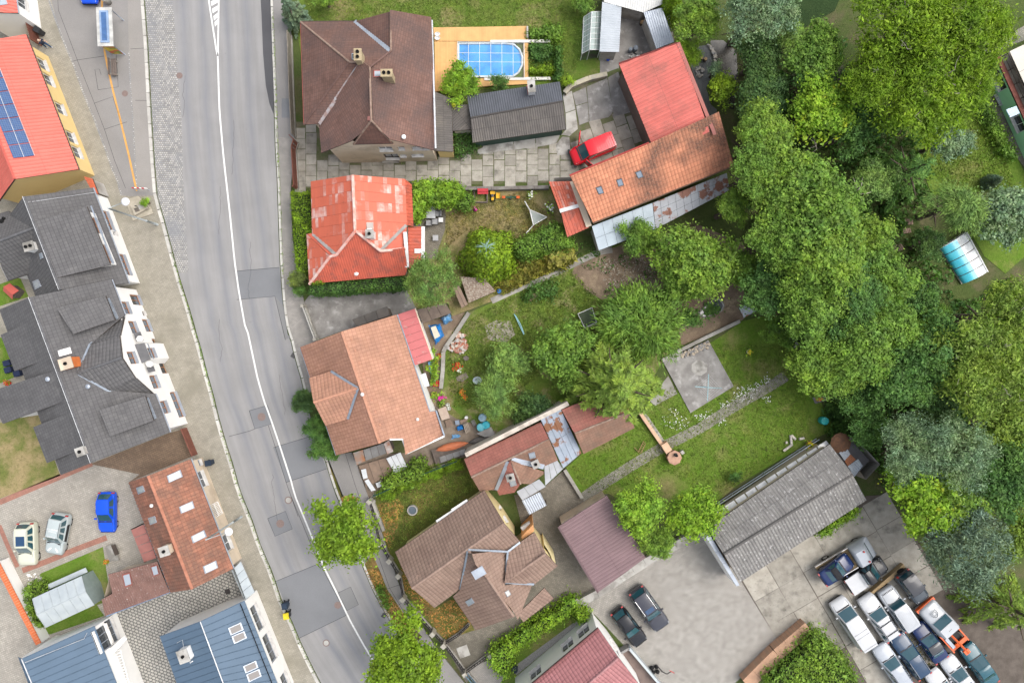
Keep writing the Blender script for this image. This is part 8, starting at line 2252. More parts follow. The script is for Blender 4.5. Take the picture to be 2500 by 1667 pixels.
# people: one continuous skinned figure each
def person(nm, lb, s, ht, face, shirt, legs, skin=(.55,.33,.24), hair=(.12,.08,.05), arms=((-.2,.15),(.2,-.1)), stride=.2, z=.1, dress=False, long_sleeve=False):
  p = S1(s); t = thing(nm, lb, 'person', (p.x, p.y, z), None, face)
  k = ht/1.75
  J = {'pel': (0,0,.95), 'chest': (.02,0,1.28), 'neck': (.03,0,1.47), 'head': (.06,0,1.57), 'top': (.06,0,1.66)}
  R_ = {'pel': .15, 'chest': .17, 'neck': .06, 'head': .095, 'top': .09}
  E_ = [('pel', 'chest'),('chest', 'neck'),('neck', 'head'),('head', 'top')]
  for sd, nmx, st in ((1, 'l', stride),(-1, 'r', -stride)):
    J.update({'hip' + nmx: (0, sd*.1,.88), 'kn' + nmx: (st*.55 + .04, sd*.1,.48), 'an' + nmx: (st, sd*.1,.09), 'to' + nmx: (st + .17, sd*.11,.05)})
    R_.update({'hip' + nmx: .105, 'kn' + nmx: .07, 'an' + nmx: .05, 'to' + nmx: .042})
    E_ += [('pel', 'hip' + nmx),('hip' + nmx, 'kn' + nmx),('kn' + nmx, 'an' + nmx),('an' + nmx, 'to' + nmx)]
    ax, az = arms[0 if sd == 1 else 1]
    sh = (.02, sd*.2,1.40); el = (ax*.5, sd*.27,1.12 + az*.3); ha = (ax, sd*.26,.88 + az)
    J.update({'sh' + nmx: sh, 'el' + nmx: el, 'wr' + nmx: ha}); R_.update({'sh' + nmx: .075, 'el' + nmx: .05, 'wr' + nmx: .034})
    E_ += [('chest', 'sh' + nmx),('sh' + nmx, 'el' + nmx),('el' + nmx, 'wr' + nmx)]
    d = (V(ha) - V(el)).normalized(); pm_ = V(ha) + d*.07
    J['pa' + nmx] = tuple(pm_); R_['pa' + nmx] = .034; E_.append(('wr' + nmx, 'pa' + nmx))
    for f in range(5):
      a = pm_ + V(((f - 2)*.018,0,0)) + d*(.05 if f else .01); e = a + d*(.045 - .006*abs(f - 2)) + V((.02,-sd*.015,0))
      if f == 0: a = V(ha) + d*.04 + V((.04,-sd*.01,0)); e = a + d*.04 + V((.02,0,0))
      J[f'f{nmx}{f}'] = tuple(a); J[f'g{nmx}{f}'] = tuple(e); R_[f'f{nmx}{f}'] = R_[f'g{nmx}{f}'] = .0095
      E_ += [('pa' + nmx if f else 'wr' + nmx, f'f{nmx}{f}'),(f'f{nmx}{f}', f'g{nmx}{f}')]
  ks = list(J); me = bpy.data.meshes.new('body'); me.from_pydata([tuple(v*k for v in J[q]) for q in ks], [(ks.index(a), ks.index(b_)) for a, b_ in E_], [])
  o = bpy.data.objects.new('tmp', me); COL.objects.link(o)
  o.modifiers.new('s', 'SKIN'); sm = o.modifiers.new('u', 'SUBSURF'); sm.levels = 1; sm.render_levels = 1
  for i, q in enumerate(ks):
    sv = me.skin_vertices[0].data[i]; sv.radius = (R_[q]*k, R_[q]*k*(1.15 if q in ('pel', 'chest') else 1)); sv.use_root = q == 'pel'
  ev = bpy.data.meshes.new_from_object(o.evaluated_get(bpy.context.evaluated_depsgraph_get())); bpy.data.objects.remove(o)
  ev.materials.clear()
  for m in (M(nm + '_skin', skin, grain=0), M(nm + '_shirt', shirt, grain=.05), M(nm + '_trousers', legs, grain=.05), M(nm + '_shoes', (.5,.52,.55), grain=0)): ev.materials.append(m)
  for f in ev.polygons:
    c = f.center/k; f.use_smooth = True; side = abs(c.y)
    if c.z < .11: i = 3
    elif c.z > 1.45: i = 0
    elif side > .215 and c.z < (1.22 if not long_sleeve else .9): i = 0
    elif c.z < (.95 if not dress else .55): i = 2
    else: i = 1
    f.material_index = i
  link('body', ev, t)
  b = B(); b.ball(V((.03,0,1.63))*k, .115*k, 10, sz=1.0); b.go('hair', M(nm + '_hair', hair), t, *TT)
  if dress: b = B(); b.lathe((0,0,.5*k), [(.30*k, 0),(.24*k, .25*k),(.17*k, .5*k)], 12); b.go('skirt', M(nm + '_dress', shirt, grain=.05), t, *TT)
  f_ = B()
  for sy in (-1,1): f_.ball(V((.152, sy*.035,1.59))*k, .012*k, 6)
  f_.go('eyes', soot_m, t, *FT)
  B().ball(V((.165,0,1.565))*k, .018*k, 6).go('nose', BM[nm + '_skin'], t, *TT)
person('person', 'person in dark navy shirt and jeans walking past the yellow house', 'P 121.5,117', 1.76, R(-25),(.025,.03,.05),(.02,.07,.16), hair=(.45,.33,.25), arms=((.25,.1),(-.15,.05)))
person('person', 'small child in blue beside the vine arbour', gp_(965,480),1.0, R(40),(.01,.10,.30),(.02,.08,.2), hair=(.55,.42,.22), z=0, arms=((.2,.2),(.1,.1)), stride=.1, long_sleeve=True)
person('person', 'small child in pink dress with raised arm on the lawn', gp_(1050,480),1.0, R(30),(.62,.02,.36),(.55,.02,.32), hair=(.3,.2,.12), z=0, arms=((.35,.75),(.2,.1)), stride=.12, dress=True, long_sleeve=True)

# ---------------------------------------------------------------- yard clutter beside the terracotta house
def cl(x, y): return f'P {1030 + x/9.8:.1f},{760 + y/9.8:.1f}'
def cm(x, y): return f'P {1050 + x/7.129:.1f},{880 + y/7.129:.1f}'
def tarp(lb, pts, zt, m, m2=None, in2=None):
  q = [S1(p, zt*.5) for p in pts]; c = sum(q, V((0,0,0)))/len(q)
  t = thing('tarpaulin', lb, 'tarpaulin', (c.x, c.y, 0), 'blue tarpaulins'); b = B(); n = 7; vs, fs = [], []
  for i in range(n + 1):
    for j in range(n + 1):
      p = q[0].lerp(q[1], i/n).lerp(q[3].lerp(q[2], i/n), j/n); e = min(i, n - i, j, n - j)
      vs.append((p.x + RU(-.05,.05), p.y + RU(-.05,.05),(.04 if e == 0 else zt*(.75 if e == 1 else 1)) + RU(-.06,.08)))
  for i in range(n):
    for j in range(n): a = i*(n + 1) + j; fs.append((a, a + n + 1, a + n + 2, a + 1))
  b.add(vs, fs); b.go('sheet', m, t)
  if m2:
    b = B(); b.add([(S1(p, zt).x, S1(p, zt).y, zt + .12) for p in in2], [(0,1,2,3)] if area2([S1(p) for p in in2]) > 0 else [(3,2,1,0)]); b.go('patch', m2, t)
tb = M('blue_tarp', (.012,.20,.55),(.02,.14,.40), s=2.5, rough=.4, spec=.5, grain=.05); tb2 = M('faded_blue_tarp', (.06,.24,.48),(.2,.33,.46), s=2, rough=.4)
tarp('bright blue tarpaulin with cream sheet beside the red lean-to', [cl(150,340), cl(430,300), cl(530,580), cl(330,800)], .6, tb, M('cream_sheet', (.58,.55,.45),(.5,.46,.38), s=3), [cl(215,385), cl(330,345), cl(440,590), cl(310,665)])
tarp('faded blue tarpaulin over a frame above the bright blue one', [cl(440,150), cl(660,40), cl(730,210), cl(540,330)], .7, tb2)
tarp('small crumpled blue tarpaulin by the wooden boxes', [cm(455,1150), cm(560,1110), cm(590,1190), cm(480,1230)], .5, tb)
tarp('flat blue sheet on the ground below the terracotta house corner', [cm(380,1300), cm(500,1275), cm(530,1330), cm(380,1370)], .15, tb2)
def barrel(lb, s, r, h_, m, lid=None, gp=None, nm='barrel', cat='barrel', z=0):
  p = S1(s, h_); t = thing(nm, lb, cat, (p.x, p.y, z), gp)
  b = B(); b.lathe((0,0,0), [(r*.9,0),(r, h_*.25),(r, h_*.75),(r*.93, h_),(r*.85, h_),(r*.85, h_ - .06)], 18); b.go('shell', m, t, *TT)
  b = B(); b.lathe((0,0, h_ - .05), [(r*.84,0),(r*.84,.03),(.05,.06)], 18); b.go('lid', lid or m, t, *FT)
  b = B(); b.box((0,0, h_ + .01),(r*1.5,.05,.04)); b.box((0,0, h_ + .012),(.05, r*1.5,.04)); b.go('lid_ribs', m, t, *FT)
tqm = M('turquoise_plastic', (.10,.36,.42),(.08,.30,.36), s=2, rough=.5); tq2 = M('teal_plastic', (.03,.42,.40), rough=.4); gbl = M('grey_blue_plastic', (.22,.34,.42), rough=.5)
barrel('grey blue rain barrel, topmost of the three by the apple tree', cm(908,1000),.36,.9, gbl, gp='rain barrels'); barrel('pale turquoise rain barrel beside the grey slab', cm(878,1165),.36,.9, tqm, gp='rain barrels'); barrel('darker turquoise rain barrel right of the pale one', cm(970,1130),.37,.9, M('sea_green_plastic', (.03,.32,.40), rough=.5), gp='rain barrels')
barrel('bright turquoise barrel at the corner of the big lawn', 'C4 722,765', .36,.9, tq2); barrel('grey metal barrel beside the red barn, the larger one', 'A3 1185,390', .22,.8, M('grey_drum', (.2,.23,.27), rough=.5), gp='grey drums'); barrel('smaller grey drum beside the red barn', 'A3 1142,402', .17,.7, BM['grey_drum'], gp='grey drums')
barrel('dark water barrel at the bottom white house wall', 'D3 190,1440', .3,.9, M('black_drum', (.02,.03,.04), rough=.4)); barrel('white lidded bucket at the edge of the sunken path', cm(630,998),.16,.4, frame_w_m, nm='bucket', cat='bucket')
for lb, s in (('upper of the two white tubs at the garden table', cm(305,775)),('lower of the two white tubs at the garden table', cm(325,835))): barrel(lb, s, .18,.35, frame_w_m, M('tub_earth', (.2,.22,.1)), 'white tubs', 'tub', 'tub')
def boat(lb, s, m, wd):
  a, b_ = S(s, .5); L = (b_ - a).length; c = (a + b_)/2; t = thing('upturned_boat', lb, 'boat', (c.x, c.y, .25), 'upturned boats', math.atan2(b_.y - a.y, b_.x - a.x)); B_ = B(); vs, fs = [], []; n = 17; k = 9
  for i in range(n):
    u = i/(n - 1)*2 - 1; w_ = wd/2*(1 - abs(u) ** 2.2)
    for j in range(k):
      q = j/(k - 1)*math.pi; vs.append((u*L/2,-math.cos(q)*w_, math.sin(q)*(.16 + .26*(1 - abs(u) ** 3))*(1 if w_ > .01 else .3)))
  for i in range(n - 1):
    for j in range(k - 1): p = i*k + j; fs.append((p, p + k, p + k + 1, p + 1))
  B_.add(vs, fs); B_.go('hull', m, t, *TT); B().tube([(-L/2,0,.17),(-L/4,0,.42),(L/4,0,.42),(L/2,0,.17)], .03,5).go('keel', m, t, *FT)
boat('upturned orange boat beside the long red house', 'C2 1545,1010 1825,945', M('faded_orange_hull', (.52,.16,.07),(.42,.14,.07), s=2.5, rough=.6),.75)
boat('upturned dark grey boat against the party wall', 'C2 1825,945 2050,900', M('dark_grey_hull', (.10,.09,.085),(.07,.065,.06), s=2, rough=.8),.7)
def plate(nm, lb, cat, pts, z, th, m, gp=None, nb=1, tilt=0.):
  q = S(pts, z); c = sum(q, V((0,0,0)))/len(q); t = thing(nm, lb, cat, (c.x, c.y, 0), gp)
  if nb == 1: B().prism(q, z - th, z).go('sheet', m, t)
  else: panels(t, q, nb, 1, m, 'plank', gap=.02, th=th)
  if z - th > .1: B().prism(inset(q, .12),0, z - th).go('support', oldw, t)
brd = M('brown_board', (.24,.17,.125),(.18,.13,.10), s=2, rough=.85, rnd=.15); wsheet = M('white_metal_sheet', (.60,.62,.64),(.5,.52,.54), s=2, rough=.5); slatew = M('slate_grey_board', (.22,.215,.21),(.16,.155,.15), s=1.5, rough=.85)
plate('table_board', 'pale board table beside the white tubs', 'table', cm(130,850)[0:2] + cm(130,850)[1:] + ' P '.join(['']) + ' ' + ' '.join(cm(*q)[2:] for q in ((275,795),(345,1000),(205,1040))),.75,.05, M('pale_board', (.42,.34,.28),(.36,.28,.23), s=2))
def P4(f, *qs): return 'P ' + ' '.join(f(*q)[2:] for q in qs)
plate('brown_hatch', 'brown wooden hatch below the pale board table', 'hatch', P4(cm, (255,1040),(350,1015),(400,1120),(290,1170)),.3,.06, brd)
plate('wooden_box', 'tall wooden box between blue tarpaulin and rain barrels', 'box', P4(cm, (570,1110),(655,1075),(710,1220),(620,1280)),.6,.08, M('grey_tan_wood', (.30,.25,.2),(.24,.2,.16), s=3), nb=4)
plate('wooden_box', 'brown chest beside the white lidded bucket', 'box', P4(cm, (515,1045),(640,1000),(660,1040),(540,1095)),.4,.06, brd); plate('grey_box', 'small blue grey box left of the brown chest', 'box', P4(cm, (430,1045),(505,1035),(515,1115),(445,1120)),.45,.06, M('blue_grey_box', (.2,.24,.3)))
plate('pallet', 'grey pallet leaning between bucket and barrels', 'pallet', P4(cm, (700,1050),(770,1015),(815,1120),(760,1150)),.3,.05, slatew, nb=5); plate('grey_slab', 'grey felt covered slab below the turquoise barrels', 'slab', P4(cm, (810,1270),(1060,1150),(1150,1310),(950,1330)),.9,.08, slatew)
plate('plank_pile', 'pile of long brown planks beside the orange boat', 'planks', 'C2 1520,1000 1790,970 1820,1040 1560,1125', .5,.08, M('dark_plank', (.12,.095,.08),(.08,.065,.055), s=3, rnd=.25), nb=1)
plate('plank_pile', 'thin grey boards lying on the brown planks', 'planks', 'C2 1585,1060 1800,990 1815,1030 1600,1110', .6,.05, slatew, nb=4)
for i, (lb, s, z, m, nb) in enumerate((('rusty iron sheet roof patch beside the terracotta house', 'C2 880,1025 960,1000 980,1090 910,1125', 1.9, M('rusty_iron', (.30,.13,.06),(.24,.22,.2), s=1.3),1),('grey slate roof patch beside the rusty sheet', 'C2 962,1000 1130,945 1155,1030 985,1090', 1.9, slatew, 3),('narrow rusty and white strip by the notch in the terracotta roof', 'C2 1132,950 1175,920 1210,1015 1160,1035', 1.9, M('rust_white_strip', (.35,.16,.1),(.5,.48,.45), s=2),1),('brown plywood floor of the rubble yard', 'C2 925,1130 1160,1060 1210,1190 985,1310', .35, brd, 3),
    ('crumpled white metal sheets in the rubble yard', 'C2 1150,1070 1270,1020 1325,1140 1230,1210', .6, wsheet, 3),('upright white panel at the left of the rubble yard', 'C2 945,1165 985,1155 1000,1230 965,1240', .6, wsheet, 1),('long white panel at the lower left of the rubble yard', 'C2 975,1255 1005,1240 1065,1330 1030,1340', .6, wsheet, 1),('square white panel at the bottom of the rubble yard', 'C2 1065,1275 1105,1258 1115,1300 1080,1312', .5, wsheet, 1))):
  plate('roof_patch' if i < 3 else 'loose_sheet', lb, 'sheet', s, z, .05, m, None, nb)
plate('white_hatch', 'white metal hatch beside the terracotta house wall', 'hatch', 'C2 1415,390 1475,370 1508,475 1450,492', .9,.06, wsheet)
plate('flat_garage', 'small flat dark roof between entry slabs and terracotta house', 'garage', 'B2 870,1275 1160,1165 1185,1245 905,1335', 2.2,.1, M('dark_bitumen', (.10,.09,.08),(.07,.065,.06), s=1.5), nb=3)
plate('felt_shed', 'brown felt shed roof under the grey green pine', 'shed', 'B2 1400,1195 1640,1140 1690,1225 1450,1310', 2.0,.08, M('brown_felt', (.15,.115,.09),(.11,.085,.07), s=2), nb=3); plate('mossy_shed', 'shed roof covered with brown mossy lumps', 'shed', 'B2 1760,925 1960,940 2050,1045 1830,1140', 2.1,.1, M('mossy_lumps', (.20,.15,.115),(.30,.26,.21), s=7, lo=.45, hi=.6, rough=.95, bump=1., bs=9, grain=.4, gs=9)); plate('plank_path', 'brown plank strip beside the mossy shed', 'shed', 'B2 1690,1000 1745,985 1825,1150 1770,1185', 1.8,.06, brd, nb=2)
# pots, flowers, rubble
fl = {'red': (.6,.03,.02), 'pink': (.6,.03,.3), 'white': (.8,.8,.74), 'yellow': (.7,.55,.03), 'orange': (.7,.2,.03)}
terra = M('terracotta_pot', (.42,.17,.09),(.35,.14,.08), s=5); blk_pot = M('black_pot', (.025,.025,.03), rough=.6)
def pot(lb, s, r, pm_, fc=None, gp='flower pots along the terracotta house', z=0):
  p = S1(s, z + r); t = thing('flower_pot', lb, 'flower pot', (p.x, p.y, z), gp)
  b = B(); b.lathe((0,0,0), [(r*.7,0),(r, r*1.5),(r*.85, r*1.5),(r*.8, r*1.2)], 12); b.go('pot', pm_, t, *TT)
  n = 60; P = np.abs(rng.normal(0, r*.75,(n, 3)))*rng.choice([-1,1], (n, 3)); P[:, 2] = r*1.5 + np.abs(P[:, 2]); link('leaves', leaf_mesh('pot_leaves', P, np.tile([0,0,1.], (n, 1)), r*.6,.6, None, LM['bright'], .6), t)
  if fc:
    n = 34; P = rng.normal(0, r*.6,(n, 3)); P[:, 2] = r*2.0 + np.abs(P[:, 2]); link('blossoms', leaf_mesh('blossoms', P, np.tile([0,0,1.], (n, 1)), r*.5,.9, None, M('blossom_' + fc, fl[fc], grain=0) if 'blossom_' + fc not in BM else BM['blossom_' + fc], .3), t)
for lb, s, r, m, f in (('black pot at the corner of the red lean-to', cl(265,945),.22, blk_pot, None),('terracotta pot beside the black pot', cl(390,1125),.2, terra, None),('small terracotta pot at the red lean-to edge', cl(420,1060),.14, terra, 'red'),('pot with yellow flowers at the red lean-to', cl(350,1215),.13, terra, 'yellow'),('large terracotta pot below the red lean-to', cl(145,1350),.2, terra, None),('yellow rimmed tub with leaves by the brown planks', cm(78,595),.3, M('yellow_tub', (.55,.36,.1)), None),('pot of magenta flowers beside the white wall', cm(195,640),.28, terra, 'pink'),('leafy pot below the magenta flowers', cm(180,745),.22, blk_pot, None),('red geranium pot in the grass', cm(490,75),.24, terra, 'red'),('white flower pot below the red geranium', cm(520,170),.2, terra, 'white'),('faded red plant left of the red geranium', cm(440,130),.2, terra, 'red'),('small orange flower clump in the worn grass', cm(555,545),.2, terra, 'orange'),('small peach flower clump in the worn grass', cm(595,635),.18, terra, 'orange')): pot(lb, s, r, m, f)
pot('white pot with green plant on the big lawn', 'C3 2110,195', .22, frame_w_m, 'yellow', 'lone plants'); pot('orange planter beside the stone cellar hatch', 'D1 880,548', .17, M('orange_planter', (.6,.2,.02)), 'orange', 'lone plants'); pot('red flower pot on the left back garden slabs', 'C1 70,452', .22, M('red_planter', (.5,.02,.02)), 'red', 'lone plants'); pot('white flowering plant by the red porch', 'B3 480,370', .3, blk_pot, 'white', 'lone plants'); pot('white bloom beside the toy seesaw', 'B3 320,260', .22, blk_pot, 'white', 'lone plants'); pot('yellow flower clump in the wild garden', 'B3 60,1500', .3, terra, 'yellow', 'lone plants'); pot('yellow green plant in front of the long shed', 'C4 590,955', .3, terra, 'yellow', 'lone plants')
t = simple('plastic_basin', 'white rimmed basin with plant under the apple tree', 'basin', cm(825,345)); b = B(); b.lathe((0,0,0), [(.28,0),(.42,.3),(.34,.3),(.24,.1)], 16, sy=.85); b.go('bowl', M('pale_blue_basin', (.55,.62,.68), grain=.02), t, *TT)
t = simple('red_crate', 'bright red plastic crate below the bean trough', 'crate', cm(110,395)); b = B(); b.box((0,0,.02),(.55,.5,.04),.2)
for dx, dy, wx, wy in ((-.26,0,.04,.5),(.26,0,.04,.5),(0,-.24,.55,.04),(0,.24,.55,.04)): b.box((dx, dy, .15),(wx, wy, .3))
b.go('tray', M('bright_red_plastic', (.65,.04,.05), grain=0), t, *FT)
t = simple('planter_trough', 'green plants in a blue trough beside the brown planks', 'planter', cm(70,190)); B().box((-.15,0,.2),(.35,1.8,.4), R(12)).go('trough', tb2, t, *FT)
n = 500; P = rng.normal(0,1,(n, 3))*np.array([.18,.6,.12]) + np.array([.05,0,.5]); link('leaves', leaf_mesh('trough_leaves', P, np.tile([0,0,1.], (n, 1)),.18,.6, None, LM['bright'], .6), t)
plate('plank_walk', 'dark brown planks along the terracotta house wall', 'planks', 'C2 1455,340 1490,330 1545,480 1515,500', .12,.06, brd, nb=3)
rub = [M('rubble_' + k, c, grain=.1) for k, c in (('pink', (.42,.25,.19)),('pale', (.52,.47,.4)),('red', (.36,.14,.09)),('grey', (.4,.38,.36)))]
def heap(nm, lb, s, n, zt, r=(.06,.16), mats=rub, cat='rubble'):
  poly = S(s); c = sum(poly, V((0,0,0)))/len(poly); t = thing(nm, lb, cat, (c.x, c.y, 0)); q = pts_in(s, n); mx = max((V((a, b_, 0)) - c).length for a, b_ in q)
  for a, b_ in q:
    k = 1 - (V((a, b_, 0)) - c).length/mx; B_ = B(); rr = RU(*r); B_.box((a, b_, zt*k + rr*.4),(rr*2, rr*RU(1.1,2), rr*1.2), RU(0,3), top=RU(.6,1)); B_.go('stone', random.choice(mats), t)
heap('brick_heap', 'heap of broken bricks and stones in the wild garden', P4(cl, (870,500),(1020,560),(1110,860),(1000,1000),(700,980),(640,880),(760,720)),170,.35)
heap('stone_ring', 'ring of pale stones round the fire place on the gravel', 'A3 1675,560 1705,545 1740,570 1735,620 1705,640 1675,615', 40,.05,(.07,.12), [rub[1], rub[3]], 'fire ring'); heap('stone_edge', 'row of pale stones along the gravel by the stream', 'A3 1770,370 1790,370 1835,440 1845,540 1825,545 1815,450', 40,.1,(.07,.14), [rub[1], rub[3]]); heap('stone_heap', 'white stones beside the pale metal shed', 'D1 230,640 340,640 375,740 290,780 215,690', 60,.15,(.06,.14), [rub[1], rub[3], white_m])
heap('log_pile', 'stack of split logs at the edge of the concrete base', 'C3 1545,215 1760,115 1790,140 1780,160 1570,245', 110,.4,(.09,.15), [M('split_log', (.42,.36,.28),(.3,.25,.19), s=5), slatew], 'firewood'); heap('firewood', 'split firewood under the off-white shed roof', 'A3 1065,60 1250,105 1240,150 1070,100', 60,.4,(.08,.14), [M('fresh_log', (.45,.30,.16),(.35,.22,.12), s=5), oldw], 'firewood'); heap('scrap_heap', 'heap of scrap and pots beside the red barn', 'A3 1120,450 1230,420 1240,470 1130,490', 30,.2,(.06,.14), [rub[3], slatew, frame_w_m], 'scrap')
for i, (s, lb) in enumerate((('A3 1662,482', 'left of the three log stools on the gravel'),('A3 1715,488', 'middle of the three log stools on the gravel'),('A3 1748,497', 'right of the three log stools on the gravel'),('A3 1232,198', 'tree stump beside the pale blue ribbed roof'),('A3 1262,190', 'small stump right of the tree stump'))):
  t = simple('log_stool', lb, 'stump', s, 'log stools'); b = B(); r = .16 if i < 3 else .22; b.lathe((0,0,0), [(r*1.05,0),(r, .3),(r*.98,.42)], 12); b.go('bark', bark_m, t, *TT); b = B(); b.lathe((0,0,.42), [(r*.9,0),(r*.9,.012)], 12); b.go('cut_face', BM['fresh_log'], t, *FT)
# big lawn
t = simple('garden_barbecue', 'octagonal brick barbecue with round chimney at the end of the path', 'barbecue', 'C3 1500,1060')
pb_ = BM['peach_brick']
b = B(); b.lathe((*S1('C3 1500,1065,.9').xy, 0), [(.62,0),(.62,.8),(.66,.9),(.66,.96)], 8); b.go('base', brick_red_m, t); b = B(); b.lathe((*S1('C3 1500,1065,.9').xy, .96), [(.64,0),(.6,.03)], 8); b.go('top', M('peach_top', (.48,.30,.21),(.38,.22,.16), s=3), t)
b = B(); b.lathe((*S1('C3 1515,1045,1.3').xy, .98), [(.17,0),(.14,.5),(.1,.6),(.1,.3)], 12); b.go('chimney', M('grey_flue', (.1,.1,.11)), t); B().prism(S('C3 1392,965 1440,935 1482,1000 1435,1035', .9),0,.9).go('worktop', pb_, t); B().box((*S1('C3 1555,1015').xy, .3),(.3,.3,.6),.6).go('ash_box', concrete_lt_m, t)
t = simple('rotary_airer', 'blue cross shaped clothes airer on the concrete base', 'clothes airer', 'C3 1778,492'); tz = 1.7; c = S1('C3 1776,490', tz); lbm = M('light_blue_tube', (.35,.62,.68), grain=0)
rod([V((c.x, c.y, .09)), V((c.x, c.y, tz))], .03, 'pole', lbm, t)
tips = S('C3 1780,380 1890,496 1772,600 1668,482', tz)
for p in tips: rod([c, p], .025, 'arm', lbm, t, 5)
for k in range(1,5): rod([c.lerp(p, k/5 + .15) for p in tips] + [c.lerp(tips[0], k/5 + .15)], .006, 'line', wire_m, t, 4)
t = simple('wooden_ladder', 'brown wooden ladder frame lying on the grass', 'ladder', 'C3 1220,985'); w_ = M('ladder_wood', (.36,.22,.12), rough=.8); a = S('C3 1250,925 1265,945 1225,1030 1205,1015', .25)
rod([a[0], a[3]], .03, 'rail', w_, t, 5); rod([a[1], a[2]], .03, 'rail', w_, t, 5); rod(S('C3 1170,980 1215,1030', .2),.03, 'prop', w_, t, 5)
for k in range(6): rod([a[0].lerp(a[3], (k + .5)/6), a[1].lerp(a[2], (k + .5)/6)], .02, 'rung', w_, t, 5)
for i, (s, lb) in enumerate((('C4 437,880 445,960', 'upright bleached log in the log figure on the lawn'),('C4 445,880 478,915', 'short bleached log at the top of the log figure'),('C4 452,955 380,1010', 'lower bleached log of the log figure'),('C4 508,912 548,905', 'lone bleached log right of the log figure'),('C4 395,942 412,940', 'tiny log left of the log figure'))):
  a, b_ = S(s, .12); t = thing('bleached_log', lb, 'log', ((a + b_)/2).to_tuple()[:2] + (0,), 'bleached logs'); rod([a, b_], .12, 'log', M('bleached_wood', (.58,.55,.49),(.45,.42,.37), s=5) if i == 0 else BM['bleached_wood'], t)
t = simple('cold_frame', 'white framed raised bed with dark mesh in the wild garden', 'raised bed', 'B3 785,1270'); q = S('B3 708,1230 825,1180 862,1300 765,1345', .7)
B().prism(inset(q, .05),0,.62).go('mesh_top', M('dark_mesh', (.05,.07,.04),(.08,.1,.06), s=14, rough=.9), t)
for i in range(4): rod([q[i], q[(i + 1) % 4]], .04, 'edge', frame_w_m, t, 5)
B().prism(S('B3 765,1340 860,1300 862,1320 768,1352', .6),0,.6).go('front_board', M('light_board', (.45,.4,.36)), t)
t = simple('pond', 'small garden pond with grey water and stone rim', 'pond', 'B3 1800,1190'); q = S('B3 1695,1225 1780,1140 1830,1105 1880,1115 1905,1160 1890,1200 1830,1225 1740,1262')
B().prism(q, -.04,.05).go('water', M('pond_water', (.13,.14,.15), rough=.08, spec=.6, grain=0), t)
cq = ccw(q)
for i in range(len(cq)): B().tube([cq[i], cq[(i + 1) % len(cq)]], .1,5).go('rim_stone', concrete_m, t)
n = 300; P = rng.normal(0,1,(n, 3))*np.array([.35,.3,.05]) + np.array([0,-.1,.15]); link('water_plant', leaf_mesh('water_plant', P, np.tile([0,0,1.], (n, 1)),.2,.7, None, LM['deep'], .3), t)
plate('tin_box', 'rusty white tin box at the end of the garden kerb', 'box', 'B3 2030,1180 2140,1120 2185,1200 2070,1262', .7,.06, M('rust_stained_white', (.48,.52,.56), c3=(.3,.13,.06), s3=1.1, lo3=.53, hi3=.57, rough=.5)); 
t = simple('pole_pair', 'pair of pale blue poles lying in the wild garden', 'poles', 'B3 225,1310')
for s in ('B3 185,1230 265,1400', 'B3 195,1240 235,1310 268,1395'): rod(S(s, .15),.035, 'pole', lbm, t, 6)
plate('tree_trunk_slab', 'old trunk lying among leafy plants in the wild garden', 'log', 'B3 285,1085 375,1050 385,1085 320,1125', .3,.2, M('old_trunk', (.25,.17,.11),(.16,.11,.08), s=4)); plate('stone_plate', 'brown stone plate in the grass below the brick heap', 'slab', P4(cm, (450,290),(620,200),(670,290),(560,370),(470,350)),.05,.06, M('brown_stone', (.24,.2,.17), rough=.9))
plate('round_well', 'round stone well cover below the brick heap', 'well', P4(cl, (985,1120),(1010,1075),(1060,1060),(1115,1090),(1120,1140),(1090,1175),(1030,1180)),.3,.3, M('well_earth', (.14,.12,.1)))
p = S1('C2 1370,1490'); t = thing('well_ring', 'round concrete well on the villa lawn', 'well', (p.x, p.y, 0)); b = B(); b.lathe((0,0,0), [(.47,0),(.47,.35),(.36,.35),(.36,.1)], 24); b.go('ring', concrete_lt_m, t, *FT); b = B(); b.lathe((0,0,0), [(.36,0),(.36,.25),(.02,.26)], 20); b.go('cover', M('slate_cover', (.10,.13,.16), rough=.5), t, *FT)
for lb, s in (('blue hose reel pot at the end of the mossy shed', 'B2 2078,1045'), ):
  barrel(lb, s, .2,.35, M('cobalt_plastic', (.02,.18,.5), rough=.4), nm='tub', cat='tub')
for i, (s, c, lb) in enumerate((('A3 932,450', (.03,.35,.5), 'turquoise watering can beside the greenhouse'),('A3 938,478', (.15,.55,.08), 'lime green watering can beside the greenhouse'),('A3 955,492', (.02,.08,.6), 'blue bucket beside the greenhouse'))):
  t = simple('watering_can', lb, 'watering can', s, 'watering cans'); m = M(f'can_plastic_{i}', c, grain=0); b = B(); b.lathe((0,0,0), [(.14,0),(.15,.28),(.11,.3),(.1,.15)], 12); b.go('can', m, t, *TT); rod([S1(s) + V((.1,0,.1)), S1(s) + V((.35,.1,.35))], .02, 'spout', m, t, 5)
for nm, lb, s, z, nb in (('wooden_pallet', 'reddish pallet lying in the woodland gap', 'B4 1205,700 1345,645 1375,700 1260,740', .15,8),('wooden_pallet', 'small pallet steps below the wheelbarrow in the woodland', 'B4 1375,450 1440,450 1445,500 1378,500', .3,5),('wooden_pallet', 'second pallet step just below the first one', 'B4 1355,530 1420,525 1430,565 1365,575', .2,5)): plate(nm, lb, 'pallet', s, z, .05, M('pallet_wood', (.36,.25,.19),(.28,.19,.15), s=4, rnd=.15) if 'pallet_wood' not in BM else BM['pallet_wood'], 'pallets in the woodland', nb)
